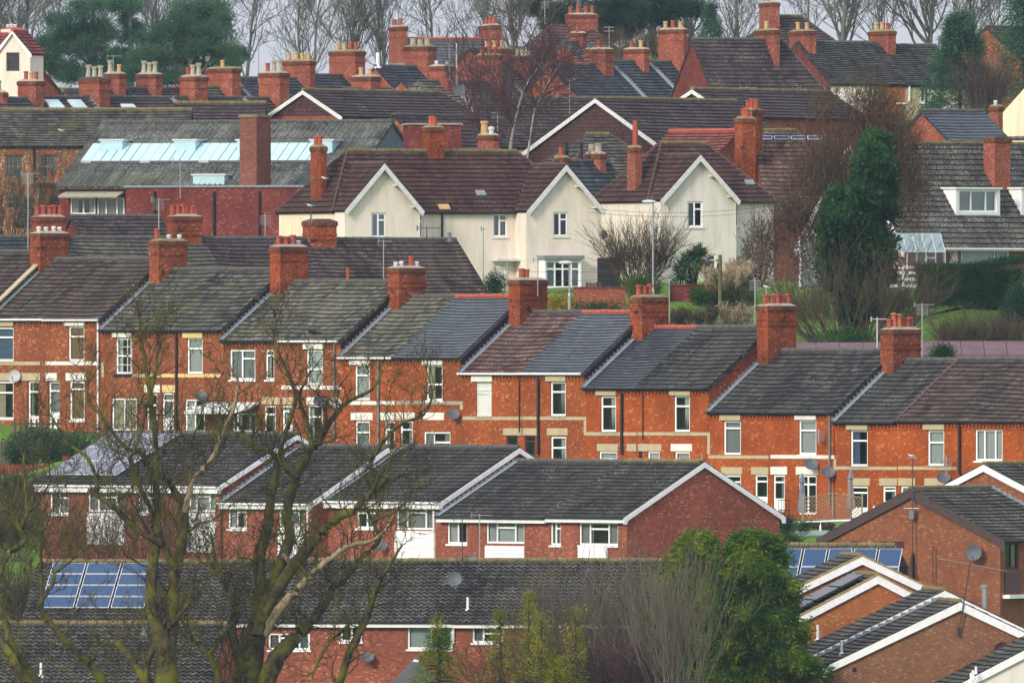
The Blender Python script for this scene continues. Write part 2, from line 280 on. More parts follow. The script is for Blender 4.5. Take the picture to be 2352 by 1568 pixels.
# ------------------------------------------------------------------ roofs
def lerp(a, b, t_): return tuple(a[i]+(b[i]-a[i])*t_ for i in range(3))
def slope(mb, E0, E1, R1, R0, mat, g=.36, wave=None, sag=.03, step=.04, seed=0):
    rg = random.Random(seed)
    mid0 = lerp(E0, E1, .5); mid1 = lerp(R0, R1, .5); L = math.dist(mid0, mid1)
    ue = [E1[i]-E0[i] for i in range(3)]; W = math.dist(E0, E1); ue = [x/W for x in ue]
    sv = [mid1[i]-mid0[i] for i in range(3)]; d0 = sum(sv[i]*ue[i] for i in range(3)); sv = [sv[i]-d0*ue[i] for i in range(3)]; ls = sqrt(sum(x*x for x in sv)); sv = [x/ls for x in sv]
    n = (ue[1]*sv[2]-ue[2]*sv[1], ue[2]*sv[0]-ue[0]*sv[2], ue[0]*sv[1]-ue[1]*sv[0])
    nc = max(1, round(ls/g)); nu = max(1, int(W/(wave[0]/4))) if wave else max(1, int(W/1.2))
    pu = [rg.uniform(-1, 1) for _ in range(nu+1)]
    def pt(fu, tt, lift):
        a = lerp(E0, E1, fu); b = lerp(R0, R1, fu); p = lerp(a, b, tt); x = fu*W
        k = lift - sag*4*fu*(1-fu)*(4*tt*(1-tt)*.7+.3)
        if not wave: k += .012*sin(x*1.7+tt*5+seed)
        if wave: k += wave[1]*sin(2*pi*x/wave[0])
        return tuple(p[i]+n[i]*k for i in range(3))
    def uvof(p):
        q = [p[i]-E0[i] for i in range(3)]
        return (sum(q[i]*ue[i] for i in range(3))+seed*3.1, sum(q[i]*sv[i] for i in range(3)))
    m = mb.mi(mat); base = len(mb.v); uvs = []
    for i in range(nc):
        for tt, lf in ((i/nc, step+rg.uniform(0, .006)), ((i+1)/nc, 0.0)):
            for j in range(nu+1):
                p = pt(j/nu, tt, lf); mb.v.append(p); q = uvof(p)
                uvs.append((q[0], (i+(.02 if lf else .98))*g))
    for i in range(nc*2-1):
        for j in range(nu):
            a = base+i*(nu+1)+j; b = a+1; c = a+nu+2; d = a+nu+1
            mb.f.append((a, b, c, d)); mb.m.append(m)
            for q in (a, b, c, d): mb.uv.append(uvs[q-base])
    k1, k2 = -.015, -.10
    lo = lambda p, k: tuple(p[i]+n[i]*k for i in range(3))
    cor = [E0, E1, R1, R0] if math.dist(R0, R1) > .01 else [E0, E1, R1]
    mb.prism([lo(p, -sag-.012 if False else k1-sag) for p in cor], [lo(p, k2-sag) for p in cor], mat)
    # close the front and side lips
    for A, B in ((E0, E1), (R0, E0), (E1, R1)):
        if math.dist(A, B) > .01: mb.face([lo(A, -.1), lo(B, -.1), lo(B, step*.6), lo(A, step*.6)], mat)
    return n
def ridgeline(mb, A, B, mat, r=.12):
    L = math.dist(A, B); n = max(1, int(L/.45)); rg = random.Random(int(L*100))
    for i in range(n):
        a = lerp(A, B, i/n); b = lerp(A, B, (i+1)/n-.03/L); j = rg.uniform(-.012, .012)
        mb.tube([(a[0], a[1], a[2]+j), (b[0], b[1], b[2]+j)], [r*1.06, r*.98], 8, mat)
POTS = {}
def pot(kind):
    if kind in POTS: return POTS[kind]
    mb = MB()
    if kind in 'rob':
        mt = {'r': 'terracotta', 'o': 'terracotta_orange', 'b': 'buff_clay'}[kind]
        mb.lathe([(.15,0),(.155,.05),(.135,.07),(.125,.42),(.15,.44),(.16,.5),(.15,.54),(.11,.54),(.10,.4)], 12, mt)
    elif kind == 'c':
        mb.lathe([(.21,0),(.21,.08),(.17,.12),(.13,.55),(.17,.6),(.17,.68),(.12,.68)], 8, 'stone_pot')
        for k in range(8): a = k*pi/4; mb.box((.15*cos(a)-.03, .15*sin(a)-.03, .66), (.15*cos(a)+.03, .15*sin(a)+.03, .78), 'stone_pot')
    elif kind == 's': mb.lathe([(.22,0),(.22,.05),(.19,.08),(.19,.42),(.22,.45),(.22,.5),(.15,.5)], 12, 'stone_pot')
    elif kind == 'w': mb.lathe([(.10,0),(.10,.16),(.13,.18),(.13,.27),(.05,.3)], 10, 'white_metal')
    elif kind == 'k': mb.lathe([(.14,0),(.12,.5),(.15,.53),(.15,.56),(.09,.57),(.09,.66),(.17,.67),(.17,.71),(.06,.76)], 12, 'terracotta_orange')
    o = mb.build('chimney_pot'); POTS[kind] = o.data; bpy.data.objects.remove(o); return POTS[kind]
# ------------------------------------------------------------------ buildings
CUR = {'n': 'curtain_net', 'g': 'curtain_grey', 'u': 'curtain_blue', 'e': 'curtain_beige', 'p': 'blind_pale', 'b': 'blind_brown', 'w': 'board_white'}
class Bld:
    def __init__(s, name, label, phi, P0, w, d, r, h, cat='house', group=None):
        s.phi = R(phi); s.group_t = name == 'terraced_house'; s.w, s.d, s.r, s.h = w, d, r, h; s.O = (P0[0], P0[1], P0[2]-h)
        s.root = empty(name, label, cat, s.O, -s.phi, group); s.holes = {}; s.roofobj = None
        for a, b in ((0,0),(w,0),(0,d),(w,d),(w/2,d/2),(w/2,-4)):
            q = s.world((a, b, 0)); GCTRL.append((q[0], q[1], q[2]+.02))
    @staticmethod
    def vecs(phi): f = R(phi); return (cos(f), -sin(f)), (sin(f), cos(f))
    def world(s, p):
        c, n = cos(s.phi), sin(s.phi); return (s.O[0]+p[0]*c+p[1]*n, s.O[1]-p[0]*n+p[1]*c, s.O[2]+p[2])
    def local(s, q):
        c, n = cos(s.phi), sin(s.phi); x, y, z = q[0]-s.O[0], q[1]-s.O[1], q[2]-s.O[2]; return (x*c-y*n, x*n+y*c, z)
    def hit(s, px, py, pt, nrm):         # picture ray meets a local plane
        o = s.local((0, 0, 0)); e = s.local(P(px, py, 1000.0)); dr = [e[i]-o[i] for i in range(3)]
        k = sum((pt[i]-o[i])*nrm[i] for i in range(3))/sum(dr[i]*nrm[i] for i in range(3))
        return tuple(o[i]+dr[i]*k for i in range(3))
    def fmap(s, face):
        if face[0] == 'F': off = face[1] if len(face) > 1 else 0; return (lambda a, z, o=0: (a, -off-o, z)), ((0, -off, 0), (0, 1, 0)), 0
        if face[0] == 'R': return (lambda a, z, o=0: (s.w+o, a, z)), ((s.w, 0, 0), (1, 0, 0)), 1
        if face[0] == 'L': off = face[1] if len(face) > 1 else 0; return (lambda a, z, o=0: (-off-o, a, z)), ((-off, 0, 0), (1, 0, 0)), 1
        if face[0] == 'X': off = face[1]; return (lambda a, z, o=0: (off-o, a, z)), ((off, 0, 0), (1, 0, 0)), 1
    def rect(s, face, x0, y0, x1, y1):
        f, (pt, n), ax = s.fmap(face); A = s.hit(x0, y0, pt, n); B_ = s.hit(x1, y1, pt, n)
        a = sorted((A[ax], B_[ax])); z = sorted((A[2], B_[2])); return a[0], z[0], a[1], z[1]
    def fbox(s, mb, face, a0, z0, a1, z1, o0, o1, mat):
        f, _, _ = s.fmap(face); p = f(a0, z0, o0); q = f(a1, z1, o1); mb.box(p, q, mat)
    def part(s, name, mb, parent=None, **k): return mb.build(name, parent or s.root, **k)
    def trim(s, name, face, px, mat, out=.03, inn=.05, label=None):
        a0, z0, a1, z1 = s.rect(face, *px); mb = MB(); s.fbox(mb, face, a0, z0, a1, z1, -inn, out, mat)
        o = s.part(name, mb)
        if label: o['label'] = label
        return o
    def win(s, px, style='sash', cur='g', face=('F',), frame='upvc', sill=None, name='window', rec=.06, lintel=None, fw=.095, split=None, tz=.30):
        a0, z0, a1, z1 = s.rect(face, *px); W, H = a1-a0, z1-z0
        if cur == 'g': cur = ('g', 'dn', 'hg', 'ln', 'dg', 'n', None, 'g', 'dn')[int(abs(px[0]*13+px[1]*7)) % 9]
        s.holes.setdefault(face, []).append((a0, z0, a1, z1)); f = lambda mb, x0, y0, x1, y1, o0, o1, m: s.fbox(mb, face, x0, y0, x1, y1, o0, o1, m)
        b, c = -rec-.05, -rec; mb = MB(); e = .004
        f(mb, a0+e, z0+e, a0+fw, z1-e, b, c, frame); f(mb, a1-fw, z0+e, a1-e, z1-e, b, c, frame); f(mb, a0+fw, z0+e, a1-fw, z0+fw, b, c, frame); f(mb, a0+fw, z1-fw, a1-fw, z1-e, b, c, frame)
        bars_v, bars_h = [], []; k = fw*.9; pan = None
        if style == 'sash': bars_h = [(a0+fw, a1-fw, z0+H*(1-tz))]
        if style == 'sash2': bars_h = [(a0+fw, a1-fw, z0+H*.45)]
        if style == 'two': bars_v = [(z0+fw, z1-fw, a0+W*.47)]; bars_h = [(a0+W*.5, a1-fw, z1-H*.3)]
        if style == 'two2': bars_v = [(z0+fw, z1-fw, a0+W*.52)]
        if style == 'three': bars_v = [(z0+fw, z1-fw, a0+W*.27), (z0+fw, z1-fw, a0+W*.75)]; bars_h = [(a0+W*.3, a0+W*.75, z1-H*.3)]
        if style == 'bay': bars_v = [(z0+fw, z1-fw, a0+W*q) for q in (.27, .5, .75)]; bars_h = [(a0+fw, a1-fw, z1-H*.3)]
        if style == 'three0': bars_v = [(z0+fw, z1-fw, a0+W*.33), (z0+fw, z1-fw, a0+W*.72)]
        if style == 'hor': bars_v = [(z0+fw, z1-fw, a0+W*.36)]; bars_h = [(a0+W*.38, a1-fw, z0+H*.5)]
        if style == 'geo': bars_h = [(a0+fw, a1-fw, z0+H*.5)]; bars_v = []
        if style == 'door': bars_h = [(a0+fw, a1-fw, z0+H*.80)]; pan = .36
        if style == 'fdoor': bars_v = [(z0+fw, z1-fw, a0+W*.5)]
        if style == 'fdoor2': bars_v = [(z0+fw, z1-fw, a0+W*.5)]; bars_h = [(a0+fw, a1-fw, z0+H*.76)]
        if style == 'grid': bars_v = [(z0+fw, z1-fw, a0+W*q) for q in (.25, .5, .75)]; bars_h = [(a0+fw, a1-fw, z0+H*q) for q in (.5,)]
        thin = style in ('grid',)
        for y0, y1, x in bars_v: f(mb, x-k/2*(.5 if thin else 1), y0, x+k/2*(.5 if thin else 1), y1, b+.003, c+.008, frame)
        for x0, x1, y in bars_h: f(mb, x0, y-k/2, x1, y+k/2, b+.003, c+.012, frame)
        if style == 'geo':
            for q in (.25, .75): f(mb, a0+fw, z0+H*q-.012, a1-fw, z0+H*q+.012, b+.003, c+.004, frame)
            for q in (.33, .66): f(mb, a0+W*q-.012, z0+fw, a0+W*q+.012, z1-fw, b+.003, c+.004, frame)
        if pan: f(mb, a0+fw, z0+fw, a1-fw, z0+H*pan, b+.006, c-.012, frame); f(mb, a0+fw+.08, z0+fw+.1, a1-fw-.08, z0+H*pan-.08, b+.006, c-.004, frame)
        wo = s.part(name, mb)
        g = MB(); fm, _, _ = s.fmap(face); q = [fm(a0+fw, z0+fw, b+.02), fm(a1-fw, z0+fw, b+.02), fm(a1-fw, z1-fw, b+.02), fm(a0+fw, z1-fw, b+.02)]
        if cur == 'w': f(g, a0+fw, z0+fw, a1-fw, z1-fw, b+.01, b+.03, 'board_white'); s.part('board', g, wo)
        else: g.face(q, 'glass'); s.part('pane', g, wo)
        if cur and cur != 'w':
            kk = cur[-1]; mt = CUR.get(kk, 'curtain_grey'); cm = MB()
            spans = [(0, 1)] if len(cur) == 1 else [(0, .3), (.72, 1)] if cur[0] == 'd' else [(0, .42)] if cur[0] == 'l' else [(.55, 1)]
            for u0, u1 in spans:
                n = max(4, int((u1-u0)*W/.05)); flat = kk in 'bp'
                for i in range(n):
                    x0, x1 = a0+W*(u0+(u1-u0)*i/n), a0+W*(u0+(u1-u0)*(i+1)/n); o0, o1 = (b-.06-.025*(i % 2), b-.06-.025*((i+1) % 2)) if not flat else (b-.06, b-.06)
                    cm.face([fm(x0, z0+(.02 if not cur[0] == 'h' else H*.5), o0), fm(x1, z0+.02, o1), fm(x1, z1-.02, o1), fm(x0, z1-.02, o0)], mt)
            s.part('blind' if kk in 'bp' else 'curtain', cm, wo)
        if sill:
            sm = MB(); f(sm, a0-.06, z0-.09, a1+.06, z0-.002, -rec, .06, sill); s.part('sill', sm, wo)
        if lintel: s.trim('lintel', face, lintel[0], lintel[1], .118, .04)
        return wo
    def facegrid(s, mb, face, A0, A1, Z0, Z1, mat, holes):
        f, _, _ = s.fmap(face); xs = sorted(set([A0, A1]+[min(max(h[k], A0), A1) for h in holes for k in (0, 2)])); zs = sorted(set([Z0, Z1]+[min(max(h[k], Z0), Z1) for h in holes for k in (1, 3)]))
        for i in range(len(xs)-1):
            for j in range(len(zs)-1):
                cx, cz = (xs[i]+xs[i+1])/2, (zs[j]+zs[j+1])/2
                if any(h[0] < cx < h[2] and h[1] < cz < h[3] for h in holes): continue
                q = [(xs[i], zs[j]), (xs[i+1], zs[j]), (xs[i+1], zs[j+1]), (xs[i], zs[j+1])]
                mb.face([f(a, z) for a, z in q], mat, q)
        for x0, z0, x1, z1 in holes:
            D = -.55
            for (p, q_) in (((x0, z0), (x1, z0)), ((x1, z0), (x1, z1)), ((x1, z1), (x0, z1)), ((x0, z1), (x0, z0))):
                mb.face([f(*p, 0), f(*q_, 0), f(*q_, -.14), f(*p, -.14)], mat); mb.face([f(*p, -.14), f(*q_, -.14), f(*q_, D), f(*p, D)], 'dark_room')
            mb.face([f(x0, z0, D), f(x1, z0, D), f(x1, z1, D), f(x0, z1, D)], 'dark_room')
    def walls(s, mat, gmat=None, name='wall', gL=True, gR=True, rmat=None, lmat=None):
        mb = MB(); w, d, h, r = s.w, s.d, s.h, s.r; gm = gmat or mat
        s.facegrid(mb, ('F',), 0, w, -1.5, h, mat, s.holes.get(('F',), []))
        mb.face([(w, d, -1.5), (0, d, -1.5), (0, d, h), (w, d, h)], mat)
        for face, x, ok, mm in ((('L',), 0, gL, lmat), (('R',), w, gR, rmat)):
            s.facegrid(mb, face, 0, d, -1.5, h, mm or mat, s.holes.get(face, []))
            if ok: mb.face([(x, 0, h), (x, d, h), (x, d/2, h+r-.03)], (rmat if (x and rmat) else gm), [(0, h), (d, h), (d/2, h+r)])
        mb.face([(0, 0, h-.01), (w, 0, h-.01), (w, d, h-.01), (0, d, h-.01)], mat)
        s.wall = s.part(name, mb); return s.wall
    def roof(s, mat, oe=.15, oL=.05, oR=.05, hipL=0, hipR=0, g=.36, wave=None, sag=.04, ridge='ridge_grey', seed=None, parts=None, step=.045, lift=.07):
        w, d, h, r = s.w, s.d, s.h, s.r; ze = h-oe*r/(d/2)+lift; zr = h+r+lift; seed = seed if seed is not None else int(abs(s.O[0]*7+s.O[1]*3)) % 97
        E0, E1 = (-oL, -oe, ze), (w+oR, -oe, ze); B0, B1 = (-oL, d+oe, ze), (w+oR, d+oe, ze); R0, R1 = (-oL+hipL, d/2, zr), (w+oR-hipR, d/2, zr)
        mb = MB()
        if parts:                        # several roof coverings side by side
            u0 = 0.0
            for k, (fr, m2) in enumerate(parts):
                a, b = u0, fr; slope(mb, lerp(E0, E1, a), lerp(E0, E1, b), lerp(R0, R1, b), lerp(R0, R1, a), m2, g, wave, sag, step, seed+k*11); u0 = fr
        else: slope(mb, E0, E1, R1, R0, mat, g, wave, sag, step, seed)
        slope(mb, B1, B0, R0, R1, mat, g*2, None, sag, step, seed+5)
        if hipL: slope(mb, B0, E0, R0, R0, mat, g, None, .01, step, seed+1)
        if hipR: slope(mb, E1, B1, R1, R1, mat, g, None, .01, step, seed+2)
        s.roofobj = s.part('roof', mb)
        rb = MB(); ridgeline(rb, (R0[0], R0[1], R0[2]+.02), (R1[0], R1[1], R1[2]+.02), ridge)
        for hp, Rr, c in ((hipL, R0, (E0, B0)), (hipR, R1, (E1, B1))):
            if hp:
                for e in c: ridgeline(rb, (e[0], e[1], e[2]+.03), (Rr[0], Rr[1], Rr[2]+.02), ridge if ridge != 'ridge_moss' else 'ridge_brown', .06)
        s.part('ridge_tiles', rb, s.roofobj); s.E = (E0, E1, R0, R1, B0, B1, zr, ze, oe, oL, oR); return s.roofobj
    def gutter(s, mat='black_plastic', fascia=None, oe=None, u0=None, u1=None, fh=.2):
        oe = s.E[8] if oe is None else oe; z = s.E[7]; a = (-s.E[9] if u0 is None else u0); b = (s.w+s.E[10] if u1 is None else u1)
        mb = MB(); mb.tube([(a, -oe-.06, z-.02), (b, -oe-.06, z-.02)], .055, 6, mat); s.part('gutter', mb)
        if fascia:
            mb = MB(); mb.box((a+.01, -oe+.01, z-.05-fh), (b-.01, -oe+.035, z-.03), fascia); mb.box((a+.01, -oe+.035, z-.05-fh), (b-.01, -.002, z-.03-fh), fascia); s.part('fascia_board', mb)
    def pipe(s, x, y0, y1, mat='black_plastic', r=.05, off=.08, face=('F',)):
        a, z0, a1, z1 = s.rect(face, x, y0, x, y1); f, _, _ = s.fmap(face); mb = MB(); mb.tube([f(a, z0, off), f(a, z1, off)], r, 8, mat)
        for k in range(3): zz = z0+(z1-z0)*(.2+.3*k); mb.tube([f(a, zz, off), f(a, zz+.06, off)], r*1.3, 8, mat)
        s.part('downpipe', mb)
    def barge(s, side, mat='paint_white', dp=.2, foot=.25, th=.035):
        x = s.w+s.E[10]+.002 if side == 'R' else -s.E[9]-th-.002; E0, E1, R0, R1, B0, B1, zr, ze, oe, oL, oR = s.E
        for (ya, yb) in ((-oe, s.d/2), (s.d+oe, s.d/2)):
            mb = MB(); pts = [(ya, ze-.02), (yb, zr-.02), (yb, zr-.02-dp*1.25), (ya+(foot if ya < 0 else -foot), ze-.02-dp*.9+foot*.2), (ya+(foot if ya < 0 else -foot)*.8, ze-dp*1.6), (ya, ze-dp*1.6)]
            mb.prism([(x, y, z) for y, z in pts], [(x+th, y, z) for y, z in pts], mat); s.part('bargeboard', mb)
    def verge(s, side, mat='verge_ochre', wd=.16):
        x = s.w+s.E[10] if side == 'R' else -s.E[9]; E0, E1, R0, R1, B0, B1, zr, ze, oe, oL, oR = s.E; sg = 1 if side == 'R' else -1
        for (ya, yb) in ((-oe, s.d/2), (s.d+oe, s.d/2)):
            mb = MB(); n = 22; rg = random.Random(3)
            for i in range(n):
                y0, y1 = ya+(yb-ya)*i/n, ya+(yb-ya)*(i+1)/n; z0, z1 = ze+(zr-ze)*i/n, ze+(zr-ze)*(i+1)/n; q = rg.uniform(0, .02)
                mb.prism([(x-sg*wd, y0, z0+.075+q), (x-sg*wd, y1, z1+.055+q), (x+sg*.05, y1, z1+.055+q), (x+sg*.05, y0, z0+.075+q)], [(x-sg*wd, y0, z0-.02), (x-sg*wd, y1, z1-.02), (x+sg*.05, y1, z1-.02), (x+sg*.05, y0, z0-.02)], mat)
            s.part('verge_tiles', mb, s.roofobj)
    def flash(s, side='L', mat='lead', up=.10, lie=.26, t0=0, t1=1):
        E0, E1, R0, R1, B0, B1, zr, ze, oe, oL, oR = s.E; x = .012 if side == 'L' else s.w-.012; sg = 1 if side == 'L' else -1
        mb = MB(); n = 18
        for i in range(n):
            a, b = t0+(t1-t0)*i/n, t0+(t1-t0)*(i+1)/n; y0, y1 = -oe+(s.d/2+oe)*a, -oe+(s.d/2+oe)*b; z0, z1 = ze+(zr-ze)*a, ze+(zr-ze)*b
            zt = z1+up; mb.prism([(x, y0, z0-.02), (x, y1, z1-.02), (x, y1, zt), (x, y0, zt)], [(x+sg*.02, y0, z0-.02), (x+sg*.02, y1, z1-.02), (x+sg*.02, y1, zt), (x+sg*.02, y0, zt)], mat)
            mb.face([(x, y0, z0+.075), (x+sg*lie, y0, z0+.065), (x+sg*lie, y1, z1+.065), (x, y1, z1+.075)], mat)
        s.part('flashing', mb, s.roofobj)
    def corbels(s, mat, u0=0, u1=None):
        u1 = s.w if u1 is None else u1; mb = MB(); z = s.h
        mb.box((u0+.002, -.10, z-.20), (u1-.002, -.001, z-.07), mat); mb.box((u0+.002, -.05, z-.42), (u1-.002, -.001, z-.36), mat); k = int((u1-u0)/.25)
        for i in range(k):
            x = u0+(u1-u0)*(i+.25)/k; mb.box((x, -.095, z-.31), (x+.12, -.001, z-.2), mat); mb.box((x+.03, -.06, z-.362), (x+.09, -.001, z-.31), mat)
        s.part('corbel_table', mb)
    def chim(s, x0, xs, x1, ytop, pots='', mat='brick_sooty', v=None, z0=None, bands=1, cap='cement', scale=1.0, potlabel=None, u=None, size=None):
        ph = abs(s.phi) % pi; cph, sph = max(abs(cos(s.phi)), .12), max(abs(sin(s.phi)), .12); m = s.O[1]/PXM; v = s.d/2 if v is None else v
        if size: su, sv = size
        elif s.phi > 0: su, sv = m*(xs-x0)/cph, m*(x1-xs)/sph
        else: sv, su = m*(xs-x0)/sph, m*(x1-xs)/cph
        H = s.hit(xs, ytop, (0, v-sv/2, 0), (0, 1, 0)); uc = H[0]-su/2 if s.phi > 0 else H[0]+su/2
        if u is not None: uc = u
        zt = H[2]; zb = s.h+s.r-2.0 if z0 is None else z0
        mb = MB(); B = lambda e, a, b, mm=mat: mb.box((uc-su/2-e, v-sv/2-e, a), (uc+su/2+e, v+sv/2+e, b), mm)
        B(0, zb, zt-.30); cm_ = 'brick_cap' if 'brick' in mat else mat; B(.03, zt-.30, zt-.22, cm_); B(.06, zt-.22, zt-.06, cm_); B(.035, zt-.06, zt-.0, cm_)
        if bands > 1: B(.035, zt-.75, zt-.68)
        if bands > 2: B(.03, zt-1.05, zt-.98); B(.06, zt-.98, zt-.92)
        e = .03; t1_, b1 = [], []
        for sx, sy in ((-1,-1),(1,-1),(1,1),(-1,1)):
            b1.append((uc+sx*(su/2+e), v+sy*(sv/2+e), zt)); t1_.append((uc+sx*su*.28, v+sy*sv*.36, zt+.13))
        mb.prism(t1_, b1, cap); ch = s.part('chimney', mb)
        n = len(pots); long_v = sv > su*1.15
        for i, k in enumerate(pots):
            if k == ' ': continue
            f = (i+.5)/n-.5 if n > 1 else 0
            o = bpy.data.objects.new('chimney_pot', pot(k)); C.objects.link(o); o.parent = ch
            jit = ((i*37) % 5-2)*.012
            o.location = (uc+(0 if long_v else f*su*.95)+jit*2, v+(f*sv*.95 if long_v else 0), zt+.05); q = scale*(1+jit); o.scale = (q, q, q*(1+((i*53+int(x0)) % 7-3)*.03)); o.rotation_euler = (((i*31+int(x1)) % 5-2)*.012, ((i*17+int(x0)) % 5-2)*.012, i*.7)
        if s.group_t or z0 is not None or 'cream' in s.root.name: return ch
        fl = MB(); zz = s.h+s.r*(1-abs(v-sv/2-s.d/2)/(s.d/2))-.02; fl.box((uc-su/2-.03, v-sv/2-.03, zz-.3), (uc+su/2+.03, v+sv/2+.03, zz+.05), 'lead'); s.part('flashing', fl, ch)
        return ch
    def aerial(s, x, ytop, ybase, kind='y', v=None, ang=0, L=1.0, mat='galv', name='aerial', k=1.0):
        v = s.d/2 if v is None else v; A = s.hit(x, ytop, (0, v, 0), (0, 1, 0)); Bq = s.hit(x, ybase, (0, v, 0), (0, 1, 0)); mb = MB()
        mb.tube([(A[0], v, Bq[2]), (A[0], v, A[2])], .022*k, 6, mat); a = R(ang)+s.phi; dx, dy = cos(a), sin(a)
        if 'y' in kind:
            z = A[2]-.08; mb.tube([(A[0]-dx*L*.4, v-dy*L*.4, z), (A[0]+dx*L*.6, v+dy*L*.6, z)], .014*k, 5, mat)
            for i in range(9):
                q = -.4+i*.12; l = .16+(.07 if i == 0 else 0); zz = .11 if i in (0, 1) else 0
                for dz in ((-zz, zz) if zz else (0,)): mb.tube([(A[0]+dx*L*q+dy*l, v+dy*L*q-dx*l, z+dz), (A[0]+dx*L*q-dy*l, v+dy*L*q+dx*l, z+dz)], .009*k, 4, mat)
            mb.box((A[0]-dx*L*.38-.02, v-dy*L*.38-.02, z-.13), (A[0]-dx*L*.38+.02, v-dy*L*.38+.02, z+.13), mat)
        if 'g' in kind:
            z = A[2]-.15
            for i in range(6): mb.tube([(A[0]-dx*.3, v-dy*.3, z-i*.09), (A[0]+dx*.3, v+dy*.3, z-i*.09)], .012*k, 4, mat)
            mb.tube([(A[0], v, z+.1), (A[0], v, z-.6)], .03*k, 5, mat)
        return s.part(name, mb)
    def dish(s, px, py, rpx, mat='dish_grey', face=('F',), dirn=(.12, -.8, .62), out=.35, arm=True):
        f, (pt, n), ax = s.fmap(face); H = s.hit(px, py, pt, n); c = f(H[ax], H[2], out); rad = rpx*s.O[1]/PXM; a = -s.phi
        D = (dirn[0]*cos(-a)-dirn[1]*sin(-a), dirn[0]*sin(-a)+dirn[1]*cos(-a), dirn[2]); l = sqrt(sum(x*x for x in D)); D = [x/l for x in D]
        X = (D[1], -D[0], 0); lx = sqrt(X[0]**2+X[1]**2); X = [X[0]/lx, X[1]/lx, 0]; Yv = (D[1]*X[2]-D[2]*X[1], D[2]*X[0]-D[0]*X[2], D[0]*X[1]-D[1]*X[0])
        mb = MB(); n_ = 24; rings = [(0, -.10), (.4, -.085), (.75, -.045), (1, 0), (1.02, -.015), (.75, -.07), (0, -.13)]; V = []
        for q, dz in rings: V.append([tuple(c[k]+rad*q*(cos(2*pi*j/n_)*X[k]*1.0+sin(2*pi*j/n_)*Yv[k])+D[k]*dz*rad/.32 for k in range(3)) for j in range(n_)])
        for i in range(len(V)-1):
            for j in range(n_): mb.face([V[i][j], V[i][(j+1) % n_], V[i+1][(j+1) % n_], V[i+1][j]], mat)
        o = s.part('satellite_dish', mb)
        if arm:
            am = MB(); lo = V[3][max(range(n_), key=lambda j: -V[3][j][2])]; tip = tuple(c[k]+D[k]*rad*1.1-(0, 0, rad*.5)[k] for k in range(3)); am.tube([lo, tip], .015, 5, 'grey_plastic'); am.tube([tip, tuple(tip[k]-D[k]*.12 for k in range(3))], .035, 8, 'grey_plastic')
            bk = f(H[ax], H[2]-.15, 0); am.tube([tuple(c[k]-D[k]*.12 for k in range(3)), bk], .022, 5, 'grey_plastic'); s.part('dish_arm', am, o)
        return o
    def shit(s, px, py):                # on the front roof slope: (u, t)
        nrm = (0, -s.r, s.d/2); H = s.hit(px, py, (0, 0, s.h+.07), nrm); return H[0], H[1]
    def onroof(s, u, vv, o): k = s.r/(s.d/2); L = sqrt(1+k*k); return (u, vv-o*k/L, s.h+.07+vv*k+o/L)
    def solar(s, bl, tr_, nx, ny, mat='solar_blue', tl=None, gapc=.03, frame='white_metal'):
        u0, v0 = s.shit(*bl); u1, v1 = s.shit(*tr_)
        if tl: u0 = s.shit(*tl)[0]
        for i in range(nx):
            for j in range(ny):
                a, b = u0+(u1-u0)*i/nx+gapc, u0+(u1-u0)*(i+1)/nx-gapc; c, d = v0+(v1-v0)*j/ny+gapc*.6, v0+(v1-v0)*(j+1)/ny-gapc*.6
                q = lambda o, e=0: [s.onroof(a-e, c-e, o), s.onroof(b+e, c-e, o), s.onroof(b+e, d+e, o), s.onroof(a-e, d+e, o)]
                mb = MB(); mb.prism(q(.13), q(.085), frame); L = math.dist(q(0)[1], q(0)[2]); W = b-a
                mb.face([s.onroof(a+.03, c+.025, .136), s.onroof(b-.03, c+.025, .136), s.onroof(b-.03, d-.025, .136), s.onroof(a+.03, d-.025, .136)], mat, [(0, 0), (W, 0), (W, L), (0, L)]); s.part('solar_panel', mb)
    def skylight(s, bl, tr_, mat='wired_glass', name='skylight', frame='white_metal', o=.12):
        a, c = s.shit(*bl); b, d = s.shit(*tr_); q = lambda e, z: [s.onroof(a-e, c-e, z), s.onroof(b+e, c-e, z), s.onroof(b+e, d+e, z), s.onroof(a-e, d+e, z)]
        mb = MB(); mb.prism(q(.05, o), q(.05, .0), frame); ob = s.part(name, mb); g = MB(); g.face(q(-.03, o+.005), mat); s.part('pane', g, ob); return ob
    def flue(s, x, y0, y1, mat='paint_white', r=.06, cap=False):
        u, vv = s.shit(x, y1); H = s.hit(x, y0, (0, vv, 0), (0, 1, 0)); z1 = s.onroof(u, vv, 0)[2]; mb = MB(); mb.lathe([(r*2, z1-.1), (r*2, z1+.02), (r, z1+.06), (r, H[2])]+([(r*1.4, H[2]), (r*1.4, H[2]+.1)] if cap else []), 10, mat, (u, vv, 0)); s.part('flue_pipe', mb)
def m_at(px, Y): return Y/PXM
def eaveB(name, label, phi, Y0, xl, xr, ye, yr, d, h, wm=None, **k):
    Y = Yl(Y0, phi, xl); P0 = P(xl, ye, Y); u = (cos(R(phi)), -sin(R(phi))); kx = (xr-1176)/PXM
    w = wm or (kx*P0[1]-P0[0])/(u[0]-kx*u[1]); r = (ye-yr)*Y/PXM
    return Bld(name, label, phi, P0, w, d, r, h, **k)
